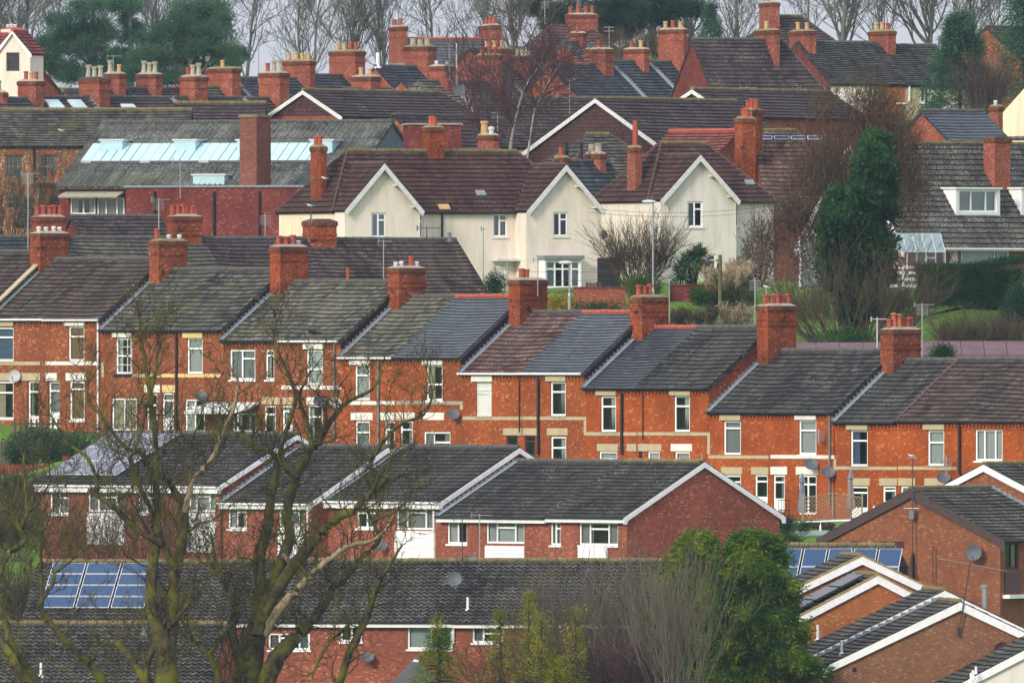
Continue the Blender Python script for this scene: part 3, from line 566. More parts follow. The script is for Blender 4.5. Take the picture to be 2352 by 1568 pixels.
def ridgeB(name, label, phi, Y, xl, xr, y, d, r, h, end='L', w=None, **k):
    f = R(phi); u = (cos(f), -sin(f)); v = (sin(f), cos(f))
    A = P(xl if end == 'L' else xr, y, Y)
    if w is None:
        kx = ((xr if end == 'L' else xl)-1176)/PXM; w = abs((kx*A[1]-A[0])/(u[0]-kx*u[1]))
    if end == 'R': A = (A[0]-u[0]*w, A[1]-u[1]*w, A[2])
    P0 = (A[0]-v[0]*d/2, A[1]-v[1]*d/2, A[2]-r-.07)
    return Bld(name, label, phi, P0, w, d, r, h, **k)
EXTRA = []
# ------------------------------------------------------------------ extra building tools
def wing(s, a0, a1, proj, rw, back, wm, rm, bm='white_grubby', bd=.26):
    mb = MB(); h = s.h; mid = (a0+a1)/2; f, _, _ = s.fmap(('F', proj))
    s.facegrid(mb, ('F', proj), a0, a1, -1.5, h, wm, s.holes.get(('F', proj), []))
    mb.face([f(a0, h), f(a1, h), f(mid, h+rw-.03)], wm)
    for x in (a0, a1): mb.face([(x, -proj, -1.5), (x, .02, -1.5), (x, .02, h), (x, -proj, h)], wm)
    s.part('wall', mb)
    k = rw/((a1-a0)/2); e = .12; ze = h-e*k+.08; zr = h+rw+.08; fr = -proj-.28
    rb = MB(); slope(rb, (a0-e, back, ze), (a0-e, fr, ze), (mid, fr, zr), (mid, back, zr), rm, .36, None, .01, .045, 3)
    slope(rb, (a1+e, fr, ze), (a1+e, back, ze), (mid, back, zr), (mid, fr, zr), rm, .36, None, .01, .045, 4); ro = s.part('roof', rb)
    rr = MB(); ridgeline(rr, (mid, fr, zr+.02), (mid, back, zr+.02), 'ridge_brown', .1); s.part('ridge_tiles', rr, ro)
    for sg, a in ((-1, a0), (1, a1)):
        m2 = MB(); x = a+sg*e*1.2; p = [(x, ze-.03), (mid, zr-.02), (mid, zr-.02-bd*1.35), (x-sg*.12, ze-bd*1.1)]
        m2.prism([(q[0], fr-.045, q[1]) for q in p], [(q[0], fr-.003, q[1]) for q in p], bm); s.part('bargeboard', m2)
        m3 = MB()
        for q in (.3, .75): xx = mid+(x-mid)*q; zz = zr+(ze-zr)*q-.42; m3.box((xx-.08, fr, zz-.05), (xx+.08, -proj, zz+.05), bm)
        s.part('bracket', m3)
def dormer(s, x0, y0, x1, y1, wm='paint_white', wins=(), top='white_metal', name='dormer', over=.12):
    u0, v0 = s.shit(x0, y1); u1, _ = s.shit(x1, y1); zb = s.onroof(u0, v0, 0)[2]-.05; z1 = s.hit(x0, y0, (0, v0, 0), (0, 1, 0))[2]
    vb = v0+(z1-zb)/(s.r/(s.d/2))+.3; mb = MB(); face = ('F', -v0); f, _, _ = s.fmap(face); s.holes[face] = []
    for w_ in wins: s.win(face=face, **w_)
    hs = [(max(a, u0+.01), max(b, zb+.01), min(c, u1-.01), min(d, z1-.01)) for a, b, c, d in s.holes[face]]
    s.facegrid(mb, face, u0, u1, zb, z1, wm, hs)
    for x in (u0, u1): mb.face([(x, v0, zb), (x, v0, z1), (x, vb, z1)], wm)
    d = s.part(name, mb); tb = MB(); tb.box((u0-.1, v0-over, z1), (u1+.1, vb, z1+.09), top); s.part('dormer_roof', tb, d); return d
def lower_roof_box(s, face, px, out, mat, name): 
    a0, z0, a1, z1 = s.rect(face, *px); mb = MB(); s.fbox(mb, face, a0, z0, a1, z1, 0, out, mat); return s.part(name, mb)
def cladding(s, px, mat='paint_white', face=('F',), n=None):
    a0, z0, a1, z1 = s.rect(face, *px); mb = MB(); n = n or max(2, int((z1-z0)/.16)); f, _, _ = s.fmap(face)
    for i in range(n):
        b, c = z0+(z1-z0)*i/n, z0+(z1-z0)*(i+1)/n
        q0 = [f(a0, b, .075), f(a1, b, .075), f(a1, c, .045), f(a0, c, .045)]; q1 = [f(a0, b, 0.002), f(a1, b, .002), f(a1, c, .002), f(a0, c, .002)]; mb.prism(q0, q1, mat)
    return s.part('cladding', mb)
# ------------------------------------------------------------------ the stepped red brick terrace
G1 = 'stepped red brick terrace houses'
PH = 47; TY = 1000; TD = 8.5; THH = 5.75
def terr(label, xl, xr, ye, yr, **k): return eaveB('terraced_house', label, PH, TY, xl, xr, ye, yr, TD, THH, group=G1, **k)
def T(k, *a): return t(k, *a)
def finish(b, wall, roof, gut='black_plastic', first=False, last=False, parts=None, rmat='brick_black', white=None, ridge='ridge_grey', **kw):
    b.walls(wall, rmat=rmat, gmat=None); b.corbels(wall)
    b.roof(roof, oe=.21, oL=0.0, oR=.07 if last else 0.0, sag=.07, ridge=ridge, parts=parts, **kw); b.gutter(gut, u0=0.0, u1=b.w)
    if first: b.flash('L')
hs = {}
# end house cut by the left edge
b = terr('house at the far left of the terrace, a buff stone coping edging its dark roof', -180, -22, 714, 581)
b.chim(*T(21, 200,85)[:1], T(21,270,85)[0], T(21,460,85)[0], T(21,0,85)[1], 'wwww', 'brick_sooty', bands=2)
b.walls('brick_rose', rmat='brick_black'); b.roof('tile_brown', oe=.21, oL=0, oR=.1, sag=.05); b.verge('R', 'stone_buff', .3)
b.aerial(T(21,188,0)[0], 395, 600, 'g', k=1.3)
# block 0
a = terr('terraced house with brown tiled roof and a white satellite dish, leftmost with two floors showing', -22, 105, 730, 598)
bb = terr('terraced house with brown tiled roof and brown blinds in both windows', 105, 233, 731, 598)
a.win(T(21,-30,715,90,942), 'sash', 'u', sill='stone_buff', lintel=(T(21,-35,672,97,708), 'stone_buff'))
bb.win(T(21,460,708,565,942), 'sash', 'b', lintel=(T(21,440,670,573,706), 'stone_white'))
a.trim('string_course', ('F',), T(21,-60,945,270,970), 'stone_buff'); a.trim('lintel', ('F',), T(21,-60,1022,270,1073), 'stone_buff')
bb.trim('string_course', ('F',), T(21,308,945,665,970), 'stone_white'); bb.trim('lintel', ('F',), T(21,308,1022,383,1073), 'stone_white'); bb.trim('lintel', ('F',), T(21,443,1022,578,1073), 'stone_white')
a.win(T(21,-30,1078,90,1332), 'sash', 'le', sill='stone_buff'); a.win(T(21,183,1075,260,1440), 'door', 'g', name='door', rec=.12)
bb.win(T(21,322,1078,400,1400), 'door', 'g', name='door', rec=.12); bb.win(T(21,468,1078,567,1340), 'sash', 'b', sill='stone_white', tz=.2)
a.dish(*T(21,128,1043), 15, 'dish_pale', dirn=(-.25,-.9,.3)); bb.pipe(T(21,664,0)[0], *[T(21,0,y)[1] for y in (650,1420)], 'paint_white')
finish(a, 'brick_rose', 'tile_brown', 'paint_white'); a.flash('L'); finish(bb, 'brick_rose', 'tile_brown', 'paint_white', last=True)
bb.chim(T(21,1000,0)[0], T(21,1068,0)[0], T(21,1255,0)[0], T(21,0,135)[1], 'r w w', 'brick_sooty', bands=2, cap='cement_moss'); bb.aerial(T(21,1066,0)[0], T(11,0,1330)[1], 600, 'yg', ang=20, k=1.3)
# block 1
a = terr('terraced house with grey mossy roof and a small-paned upstairs window over French doors', 233, 371, 755, 622)
bb = terr('terraced house with grey roof, yellow painted lintel and a dark dish above white French doors', 371, 511, 755, 622)
a.win(T(21,778,787,886,1028), 'geo', 'g', lintel=(T(21,762,745,890,783), 'stone_white')); a.trim('sill', ('F',), T(21,765,1028,885,1048), 'black_plastic', .06)
bb.win(T(21,1256,787,1360,1026), 'sash', 'n', lintel=(T(21,1235,750,1367,787), 'stone_yellow'))
a.trim('string_course', ('F',), T(21,890,1028,1080,1052), 'stone_buff'); bb.trim('string_course', ('F',), T(21,1086,1028,1482,1052), 'stone_yellow')
a.trim('string_course', ('F',), T(21,684,948,700,1050), 'stone_buff', .035)
a.win(T(21,750,1190,917,1410), 'fdoor', 'e', name='door'); a.win(T(21,985,1160,1055,1420), 'sash', 'g'); bb.win(T(21,1090,1155,1165,1420), 'door', 'g', name='door'); a.trim('lintel', ('F',), T(21,970,1103,1075,1153), 'stone_white'); bb.trim('lintel', ('F',), T(21,1090,1103,1180,1153), 'stone_yellow')
bb.win(T(21,1242,1197,1373,1420), 'fdoor2', 'g', name='door'); bb.pipe(T(21,1191,0)[0], *[T(21,0,y)[1] for y in (735,1420)], r=.07); bb.dish(*T(21,1383,1175), 15)
finish(a, 'brick_rose', 'tile_grey', first=True); finish(bb, 'brick_rose', 'tile_grey', last=True)
bb.chim(T(21,1810,0)[0], T(21,1882,0)[0], T(21,2065,0)[0], T(21,0,175)[1], 'rrrw', 'brick_stack', bands=2)
# block 2
a = terr('terraced house with mossy grey roof, triple upstairs window and a lean-to canopy', 511, 646, 779, 650)
bb = terr('terraced house with mossy grey roof and two dishes beside a grey downpipe', 646, 783, 780, 650)
a.win(T(21,1543,865,1713,1068), 'two', 'g', sill='paint_white'); a.win(T(21,1783,865,1840,1068), 'sash', 'g', sill='paint_white', tz=.2)
bb.win(T(21,2057,868,2165,1103), 'sash2', 'p', lintel=(T(21,2043,825,2175,862), 'stone_white'), tz=.35)
bb.trim('string_course', ('F',), T(21,1890,1107,2290,1133), 'stone_white'); bb.trim('lintel', ('F',), T(21,1895,1185,1975,1233), 'stone_buff'); a.trim('lintel', ('F',), T(21,1757,1185,1880,1233), 'stone_buff')
bb.trim('lintel', ('F',), T(21,2060,1185,2175,1233), 'stone_white')
a.win(T(21,1560,1290,1720,1420), 'three0', 'g'); a.win(T(21,1775,1240,1850,1440), 'sash', 'g'); bb.win(T(21,1895,1240,1965,1440), 'door', 'g', name='door'); bb.win(T(21,2067,1238,2165,1500), 'sash', 'dn')
q0 = a.rect(('F',), *T(21,1400,1250,1740,1285)); mb = MB(); mb.prism([(q0[0], 0, q0[3]+.25), (q0[2], 0, q0[3]+.25), (q0[2]+.2, -1.6, q0[1]), (q0[0]-.2, -1.6, q0[1])], [(q0[0], 0, q0[3]+.17), (q0[2], 0, q0[3]+.17), (q0[2]+.2, -1.6, q0[1]-.08), (q0[0]-.2, -1.6, q0[1]-.08)], 'white_grubby'); cn = a.part('canopy', mb)
for x in (q0[0], q0[2]): mb = MB(); mb.box((x, -1.55, .3), (x+.08, -1.47, q0[1]-.05), 'paint_white'); a.part('post', mb, cn)
bb.dish(*T(21,2180,1210), 15); bb.dish(*T(21,2285,1220), 15, 'dish_pale'); bb.pipe(T(21,2250,0)[0], *[T(21,0,y)[1] for y in (800,1475)], 'grey_plastic')
finish(a, 'brick_rose', 'tile_olive', first=True); finish(bb, 'brick_rose', 'tile_olive', 'paint_white', last=True)
bb.chim(T(22,335,0)[0], T(22,415,0)[0], T(22,590,0)[0], T(22,0,318)[1], 'ww rw', 'brick_sooty', bands=3)
bb.aerial(T(22,310,0)[0], T(22,0,128)[1], 640, 'y', ang=0, k=1.3, L=.7); bb.aerial(T(22,600,0)[0], T(22,0,40)[1], 640, 'y', ang=10, k=1.4, mat='wire_dark', L=1.3)
# block 3
a = terr('terraced house with olive tiled roof half, beside a slate half with red ridge', 783, 908, 818, 684)
bb = terr('terraced house with blue slate roof and red ridge, its upstairs window with beige curtains', 908, 1059, 818, 684)
a.win(T(22,118,967,217,1203), 'sash', 'n', lintel=(T(22,90,930,225,967), 'stone_white')); bb.win(T(22,597,967,705,1207), 'sash2', 'le', sill='paint_white', lintel=(T(22,578,930,713,967), 'stone_white'))
a.trim('string_course', ('F',), T(22,68,1210,385,1236), 'stone_white'); bb.trim('string_course', ('F',), T(22,395,1210,845,1236), 'stone_grey'); bb.trim('string_course', ('F',), T(22,826,1237,844,1268), 'stone_buff')
a.trim('lintel', ('F',), T(22,92,1287,238,1338), 'stone_white'); a.trim('lintel', ('F',), T(22,290,1287,386,1338), 'stone_white'); bb.trim('lintel', ('F',), T(22,396,1287,520,1338), 'stone_white'); bb.trim('lintel', ('F',), T(22,578,1287,718,1338), 'stone_white')
a.win(T(22,120,1343,217,1600), 'sash', 'g'); a.win(T(22,318,1343,384,1640), 'door', 'g', name='door'); bb.win(T(22,422,1343,505,1640), 'door', 'g', name='door'); bb.win(T(22,580,1415,758,1560), 'hor', 'dg', sill='paint_white')
a.pipe(T(22,282,0)[0], *[T(22,0,y)[1] for y in (910,1568)], 'grey_plastic', r=.07); bb.dish(*T(22,813,1295), 15)
finish(a, 'brick_orange', 'tile_olive', 'paint_white', first=True); finish(bb, 'brick_orange', 'slate', last=True, ridge='ridge_red', g=.26)
bb.chim(T(22,1150,0)[0], T(22,1225,0)[0], T(22,1410,0)[0], T(22,0,398)[1], ' rr   ', 'brick_stack', bands=3); bb.aerial(T(22,1140,0)[0], T(22,0,280)[1], 700, 'p', k=1.4)
bb.aerial(T(22,1345,0)[0], T(22,0,255)[1], 680, 'y', k=1.2, L=.6)
# block 4
a = terr('terraced house with red-brown tiled roof and a boarded white upstairs window', 1059, 1200, 854, 720)
bb = terr('terraced house with slate roof half beside red-brown tiles, buff lintels and a dark downpipe', 1200, 1342, 854, 720)
a.win(T(22,932,1080,1035,1313), 'sash', 'w', frame='white_grubby', sill='stone_grey', lintel=(T(22,908,1043,1047,1080), 'stone_white'), tz=.24)
bb.win(T(22,1430,1080,1532,1310), 'sash', 'hg', sill='stone_grey', lintel=(T(22,1405,1043,1540,1078), 'stone_buff'))
a.trim('string_course', ('F',), T(22,845,1314,1238,1338), 'stone_buff'); bb.trim('string_course', ('F',), T(22,1244,1314,1672,1338), 'stone_buff'); bb.trim('string_course', ('F',), T(22,1656,1339,1673,1440), 'stone_buff')
a.trim('lintel', ('F',), T(22,1115,1392,1238,1440), 'stone_buff'); bb.trim('lintel', ('F',), T(22,1246,1392,1345,1440), 'stone_buff'); bb.trim('lintel', ('F',), T(22,1408,1392,1547,1440), 'stone_buff')
a.win(T(22,890,1503,1070,1600), 'two2', 'n'); a.win(T(22,1135,1440,1210,1512), 'none', None, frame='maroon_trim'); bb.win(T(22,1257,1440,1328,1640), 'door', None, frame='maroon_trim', name='door'); bb.win(T(22,1432,1447,1535,1640), 'sash', 'hn', tz=.4)
bb.pipe(T(22,1355,0)[0], *[T(22,0,y)[1] for y in (1020,1568)], 'black_plastic', r=.08); a.pipe(T(22,1228,0)[0], *[T(22,0,y)[1] for y in (1045,1420)], r=.03)
finish(a, 'brick_orange', 'tile_red', 'paint_white', first=True); finish(bb, 'brick_orange', 'slate', 'paint_white', last=True, ridge='ridge_red', g=.26)
bb.chim(T(22,1965,0)[0], T(22,2045,0)[0], T(22,2225,0)[0], T(22,0,512)[1], 'rrr  ', 'brick_stack', bands=3, cap='cement_moss'); bb.aerial(T(22,2228,0)[0], T(22,0,390)[1], 740, 'p', k=1.3)
# block 5
a = terr('terraced house with dark slate roof half and red ridge, net curtain over a grey sill', 1342, 1464, 888, 755)
bb = terr('terraced house with charcoal tiled roof between slate and a bare sooty brick gable', 1464, 1628, 888, 755)
a.win(T(22,1768,1175,1870,1415), 'sash', 'hn', sill='stone_grey', lintel=(T(22,1743,1137,1878,1172), 'stone_buff')); x0 = T(22,2260,0)[0]; x1 = T(23,108,0)[0]
bb.win((x0, T(22,0,1172)[1], x1, T(22,0,1415)[1]), 'sash', 'hn', sill='stone_grey', lintel=((T(22,2238,0)[0], T(22,0,1137)[1], T(23,118,0)[0], T(22,0,1172)[1]), 'stone_buff'))
a.trim('string_course', ('F',), T(22,1672,1418,2010,1443), 'stone_buff'); bb.trim('string_course', ('F',), (T(22,2016,0)[0], T(22,0,1418)[1], T(23,245,0)[0], T(22,0,1443)[1]), 'stone_buff'); bb.trim('string_course', ('F',), T(23,228,1444,246,1568), 'stone_buff')
a.trim('lintel', ('F',), T(22,1745,1497,1885,1547), 'stone_buff'); bb.trim('lintel', ('F',), T(22,2020,1497,2178,1547), 'stone_buff'); a.trim('lintel', ('F',), T(22,1945,1497,2008,1547), 'stone_buff'); bb.trim('lintel', ('F',), (T(22,2240,0)[0], T(22,0,1497)[1], T(23,125,0)[0], T(22,0,1547)[1]), 'stone_white')
a.win(T(32,1757,12,1878,190), 'sash', 'n'); bb.win(T(32,2022,12,2048,150), 'none', None, frame='maroon_trim'); bb.win(T(32,2083,12,2163,190), 'sash', 'p'); bb.win((T(32,2265,0)[0], T(32,0,14)[1], T(33,108,0)[0], T(32,0,190)[1]), 'sash', 'n')
a.pipe(T(22,1916,0)[0], *[T(22,0,y)[1] for y in (1115,1568)], r=.08); bb.pipe(T(22,2057,0)[0], *[T(22,0,y)[1] for y in (1125,1470)], r=.025)
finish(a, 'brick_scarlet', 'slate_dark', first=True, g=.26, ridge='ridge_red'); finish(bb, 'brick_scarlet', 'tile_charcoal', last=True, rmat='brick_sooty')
bb.chim(T(23,560,0)[0], T(23,632,0)[0], T(23,825,0)[0], T(23,0,572)[1], 'rrrrr', 'brick_stack', bands=3); bb.aerial(T(23,546,0)[0], T(23,0,385)[1], 760, 'g', k=1.4); bb.aerial(T(23,622,0)[0], T(23,0,458)[1], 740, 'p', k=1.3)
# block 6
a = terr('terraced house with charcoal roof, buff lintels and a lead-flashed left edge below the sooty gable', 1629, 1770, 943, 808)
bb = terr('terraced house with charcoal roof, white lintels and white French doors behind the parasols', 1770, 1915, 944, 808)
y6 = T(33,0,35)[1]
a.win((T(23,335,0)[0], T(23,0,1342)[1], T(23,450,0)[0], y6), 'sash', 'g', lintel=(T(23,317,1303,457,1340), 'stone_buff'), tz=.22); bb.win((T(23,840,0)[0], T(23,0,1337)[1], T(23,957,0)[0], y6), 'sash', 'n', lintel=(T(23,820,1298,963,1336), 'stone_white'), sill='paint_white', tz=.3)
a.trim('string_course', ('F',), T(33,235,38,640,63), 'stone_buff'); bb.trim('string_course', ('F',), T(33,652,36,1080,63), 'stone_white'); bb.trim('string_course', ('F',), T(33,1076,64,1093,140), 'stone_buff')
a.trim('lintel', ('F',), T(33,320,118,462,168), 'stone_buff'); a.trim('lintel', ('F',), T(33,522,118,638,168), 'stone_buff'); bb.trim('lintel', ('F',), T(33,652,115,763,168), 'stone_white'); bb.trim('lintel', ('F',), T(33,822,115,970,168), 'stone_white')
a.win(T(33,333,170,450,330), 'sash', None); a.win(T(33,545,168,630,400), 'door', None, name='door', tz=.2); bb.win(T(33,668,170,745,418), 'door', 'hg', name='door'); bb.win(T(33,838,170,958,435), 'fdoor2', None, name='door')
bb.dish(*T(33,957,96), 16); bb.dish(*T(33,1072,149), 16, face=('F',)); bb.pipe(T(33,1054,0)[0], T(23,0,1285)[1], T(33,0,385)[1], 'grey_plastic', r=.06)
bb.aerial(T(23,975,0)[0], T(23,0,1395)[1], T(23,0,1480)[1], 'g', v=-.5, k=1.3)
finish(a, 'brick_scarlet', 'tile_charcoal', first=True); finish(bb, 'brick_scarlet', 'tile_charcoal', last=True)
bb.chim(T(23,1390,0)[0], T(23,1475,0)[0], T(23,1660,0)[0], T(23,0,730)[1], 'rkkrrr', 'brick_sooty', bands=3); bb.aerial(T(23,1366,0)[0], T(23,0,650)[1], 820, 'y', k=1.6, L=.8, mat='white_metal'); bb.aerial(T(23,1668,0)[0], T(23,0,553)[1], 830, 'yg', k=1.3)
# block 7
a = terr('terraced house with grey roof ending at a rolled verge, blue curtain in its upstairs window', 1917, 2062, 966, 830)
b2 = terr('terraced house with brown sagging roof and an open white top-hung window', 2062, 2200, 966, 830)
b3 = terr('terraced house with brown roof at the right edge, with a triple white window', 2200, 2480, 966, 830)
yb = T(33,0,112)[1]
a.win((T(23,1187,0)[0], T(23,0,1403)[1], T(23,1302,0)[0], yb), 'sash', 'lu', sill='stone_grey', lintel=(T(23,1168,1368,1310,1403), 'stone_buff'))
b2.win((T(23,1705,0)[0], T(23,0,1405)[1], T(23,1815,0)[0], T(33,0,108)[1]), 'sash', 'n', sill='stone_grey', lintel=(T(23,1683,1365,1825,1403), 'stone_buff'), tz=.35)
b3.win((T(23,2023,0)[0], T(23,0,1398)[1], T(23,2207,0)[0], T(33,0,77)[1]), 'three0', 'n', sill='paint_white')
a.trim('string_course', ('F',), T(33,1095,113,1500,138), 'stone_buff'); b2.trim('string_course', ('F',), T(33,1508,113,1900,138), 'stone_buff')
a.trim('lintel', ('F',), T(33,1172,192,1318,243), 'stone_buff'); a.trim('lintel', ('F',), T(33,1382,192,1500,243), 'stone_buff'); b2.trim('lintel', ('F',), T(33,1508,192,1622,243), 'stone_buff'); b2.trim('lintel', ('F',), T(33,1685,192,1840,243), 'stone_buff')
a.win(T(33,1190,245,1303,470), 'door', None, name='door'); a.win(T(33,1403,245,1490,400), 'door', 'g', name='door'); b2.win(T(33,1523,245,1590,400), 'sash', 'g'); b2.dish(*T(33,1845,186), 16)
b3.pipe(T(23,1925,0)[0], T(23,0,1345)[1], T(33,0,165)[1], r=.08)
finish(a, 'brick_scarlet', 'tile_charcoal', first=True); finish(b2, 'brick_scarlet', 'tile_brown', sag=.16) if False else (b2.walls('brick_scarlet'), b2.corbels('brick_scarlet'), b2.roof('tile_brown', oe=.21, oL=0, oR=0, sag=.03, lift=.12), b2.gutter('black_plastic', u0=0, u1=b2.w), b2.verge('L', 'ridge_brown', .12))
b3.walls('brick_scarlet'); b3.corbels('brick_scarlet'); b3.roof('tile_brown', oe=.21, oL=0, oR=.1, sag=.20, lift=.12); b3.gutter('black_plastic', u0=0)
b2.aerial(T(33,1830,0)[0], T(33,0,40)[1], T(33,0,170)[1], 'g', v=-.6, k=1.2)
# ------------------------------------------------------------------ modern brick terrace in front (row C)
G2 = 'modern brick houses with white cladding in the stepped lower row'
def rowC(label, xl, xr, ye, yr, Y0=930, **k): return eaveB('modern_house', label, 52, Y0, xl, xr, ye, yr, 9.2, 5.2, group=G2, **k)
b = rowC('brick house behind the bare willows with a pale solar array covering its left roof', 94, 506, 1110, 998)
b.win(T(31,335,278,460,435), 'two', 'g', sill='paint_white'); b.win(T(31,590,278,840,420), 'three', 'g'); cladding(b, T(31,590,425,840,640)); b.win(T(31,925,278,1040,430), 'two', 'g', sill='paint_white'); b.win(T(31,1265,270,1450,420), 'three', 'g'); cladding(b, T(31,1250,425,1450,690))
b.walls('brick_modern'); b.roof('tile_pan2', oe=.3, oL=.1, oR=.1, g=.34, wave=(.3,.02), sag=.02); b.gutter('paint_white', 'paint_white', fh=.26); b.barge('R')
b.solar((107,1094), (415,1000), 5, 3, 'solar_grey', tl=None)
b = rowC('brick house between the two willow crowns with a white barge-boarded gable', 513, 715, 1151, 1029)
b.win(T(31,1530,370,1655,535), 'two', 'g', sill='paint_white'); b.win(T(31,1870,380,2045,515), 'three', 'g'); cladding(b, T(31,1870,520,2045,750))
b.walls('brick_modern'); b.roof('tile_pan2', oe=.3, oL=.0, oR=.1, g=.34, wave=(.3,.02), sag=.02); b.gutter('paint_white', 'paint_white'); b.flash('L'); b.barge('R'); b.pipe(T(31,2073,0)[0], *[T(31,0,y)[1] for y in (370,750)], 'paint_white')
b = rowC('brick house with tall white clad panel and white downpipe, left of the long dark roof', 753, 1016, 1147, 1030, Y0=931.6)
b.win(T(32,130,418,255,530), 'two2', 'g', sill='paint_white'); b.win(T(32,395,375,655,540), 'three', 'g'); cladding(b, T(32,390,545,660,755))
b.walls('brick_modern'); b.roof('tile_pan2', oe=.3, oL=.0, oR=.1, g=.34, wave=(.3,.02), sag=.02); b.gutter('paint_white', 'paint_white', fh=.26); b.flash('L'); b.barge('R'); b.pipe(T(32,655,0)[0], *[T(32,0,y)[1] for y in (375,740)], 'paint_white')
b.dish(*T(32,330,640), 16)
b = rowC('modern house with long dark roof, left half of the pair with white clad bays', 1012, 1262, 1182, 1063)
b.win(T(32,737,475,870,635), 'two2', 'ln', sill='paint_white'); b.win(T(32,998,478,1255,633), 'three', 'n'); cladding(b, T(32,996,645,1258,755)); b.win(T(32,1345,482,1400,643), 'none', 'g') if False else None
b.walls('brick_modern'); b.roof('tile_pan2', oe=.3, oL=.0, oR=0, g=.34, wave=(.3,.02), sag=.02, ridge='ridge_grey'); b.gutter('black_plastic', 'paint_white'); b.flash('L'); b.dish(*T(32,940,735), 14); b.aerial(T(32,955,0)[0], T(32,0,430)[1], T(32,0,740)[1], 'y', v=-1.2, k=1.2)
b = rowC('modern end house with a broad blank brick gable and white bargeboards above the conifer', 1262, 1440, 1182, 1063)
b.win((T(32,1428,0)[0], T(32,0,482)[1], T(32,1480,0)[0], T(32,0,643)[1]), 'sash', None) if False else b.win(T(32,1430,482,1500,643), 'two', 'g', sill='paint_white'); b.win(T(32,1622,485,1883,645), 'three', 'dg', sill='paint_white'); cladding(b, T(32,1620,655,1815,755))
b.walls('brick_modern'); b.roof('tile_pan2', oe=.3, oL=.0, oR=.1, g=.34, wave=(.3,.02), sag=.02, ridge='ridge_moss'); b.gutter('black_plastic', 'paint_white'); b.barge('R'); b.aerial(1612, 1040, 1090, 'p', v=4.6, k=1.2)
# ------------------------------------------------------------------ row D, bottom left and middle
G3 = 'low brick houses with pantiled roofs along the bottom'
def rowD(label, Y0, xl, xr, ye, yr, **k): return eaveB('pantiled_house', label, 8, Y0, xl, xr, ye, yr, 9.5, 5.0, group=G3, **k)
b = rowD('pantiled house with a blue solar array seen through the left willow', 905, 55, 500, 1423, 1296)
b.walls('brick_modern'); b.roof('tile_pan', oe=.3, oL=.1, oR=0, g=.34, wave=(.3,.045), sag=.04, step=.06, ridge='ridge_moss'); b.gutter('black_plastic', 'paint_white')
b.solar(T(31,262,1076), T(31,1060,776), 3, 4, 'solar_blue', tl=T(31,262,776) if False else None, gapc=.05)
b = rowD('pantiled house behind the right willow, a dark dish on its wall', 905, 500, 1040, 1422, 1293)
b.win(T(32,470,1170,775,1340), 'two2', 'p', sill='paint_white'); b.win(T(32,20,1180,165,1290), 'two2', 'g', sill='paint_white'); b.win(T(31,1800,1230,2080,1345), 'three', 'g', sill='paint_white'); b.win(T(31,1450,1180,1475,1300), 'none', 'g') if False else None
b.walls('brick_modern'); b.roof('tile_pan', oe=.3, oL=0, oR=0, g=.34, wave=(.3,.045), sag=.04, step=.06, ridge='ridge_moss'); b.gutter('black_plastic', 'paint_white'); b.dish(*T(32,210,1392), 15); b.pipe(T(32,792,0)[0]-4, *[T(32,0,y)[1] for y in (1170,1300)], 'paint_white')
q = b.hit(*T(32,793,868), (0, 1.2, 0), (0, 1, 0)); b.dish(*T(32,793,868), 17, face=('F', -1.6), dirn=(-.1,-.95,.2), out=.3)
b.aerial(T(32,850,0)[0]-4, T(32,0,450)[1], T(32,0,790)[1], 'y', v=4.6, k=1.2, mat='wire_dark')
b = rowD('pantiled house with a white flue on its roof, above the yellow-green sprigs', 905, 1040, 1500, 1424, 1293)
b.win(T(32,905,1172,1115,1297), 'hor', 'dg', sill='paint_white'); b.walls('brick_modern'); b.roof('tile_pan', oe=.3, oL=0, oR=.1, g=.34, wave=(.3,.045), sag=.04, step=.06, ridge='ridge_moss'); b.gutter('black_plastic', 'paint_white'); b.flue(T(32,875,0)[0], T(32,0,990)[1], T(32,0,1075)[1])
b = rowD('pantiled house cut off by the lower left corner, only its mossy roof showing', 893, -60, 482, 1570, 1438)
b.walls('brick_modern'); b.roof('tile_pan', oe=.3, oL=.1, oR=.1, g=.34, wave=(.3,.045), sag=.04, step=.06, ridge='ridge_moss'); b.gutter('black_plastic', 'paint_white'); b.flue(T(31,275,0)[0], T(31,0,1430)[1], T(31,0,1520)[1]); b.flue(T(31,970,0)[0], T(31,0,1180)[1], T(31,0,1235)[1], 'grey_plastic', .1)
# ------------------------------------------------------------------ bottom right houses
G4 = 'brown brick houses at the lower right'
def gv(label, phi, Y, apex, foot_px, foot_py, depth, wall, roofm='tile_pan', h=5.5, wfac=None, **k):
    # gable towards the camera; right gable of a house whose ridge runs away
    f = R(phi); m = Y/PXM; half = abs(apex[0]-foot_px)*m/abs(sin(f)); r = (foot_py-apex[1])*m
    return ridgeB('gabled_house', label, phi, Y, apex[0], apex[0], apex[1], half*2, r-.1, h, end='R', w=depth, group=G4, **k)
b = gv('narrow brown brick house with ochre verge and white bargeboards, in front of the solar roof', 82, 906, (1980,1276), 1795, 1370, 6, 'brick_tan', h=6)
b.walls('brick_tan'); b.roof('tile_pan', oe=.25, oL=0, oR=.1, g=.34, ridge='ridge_moss', step=.05); b.verge('R'); b.barge('R', dp=.3)
b = gv('orange brick gable with dark solar thermal panels on its left slope', 82, 899, (2016,1320), 1810, 1433, 6, 'brick_amber', h=6)
b.walls('brick_amber'); b.roof('tile_pan', oe=.25, oL=0, oR=.1, g=.34, ridge='ridge_moss', step=.05); b.verge('R'); b.barge('R', dp=.3); b.flash('L')
b.solar(T(33,830,1075), T(33,1215,885), 1, 3, 'steel_panel', frame='black_plastic') if False else None
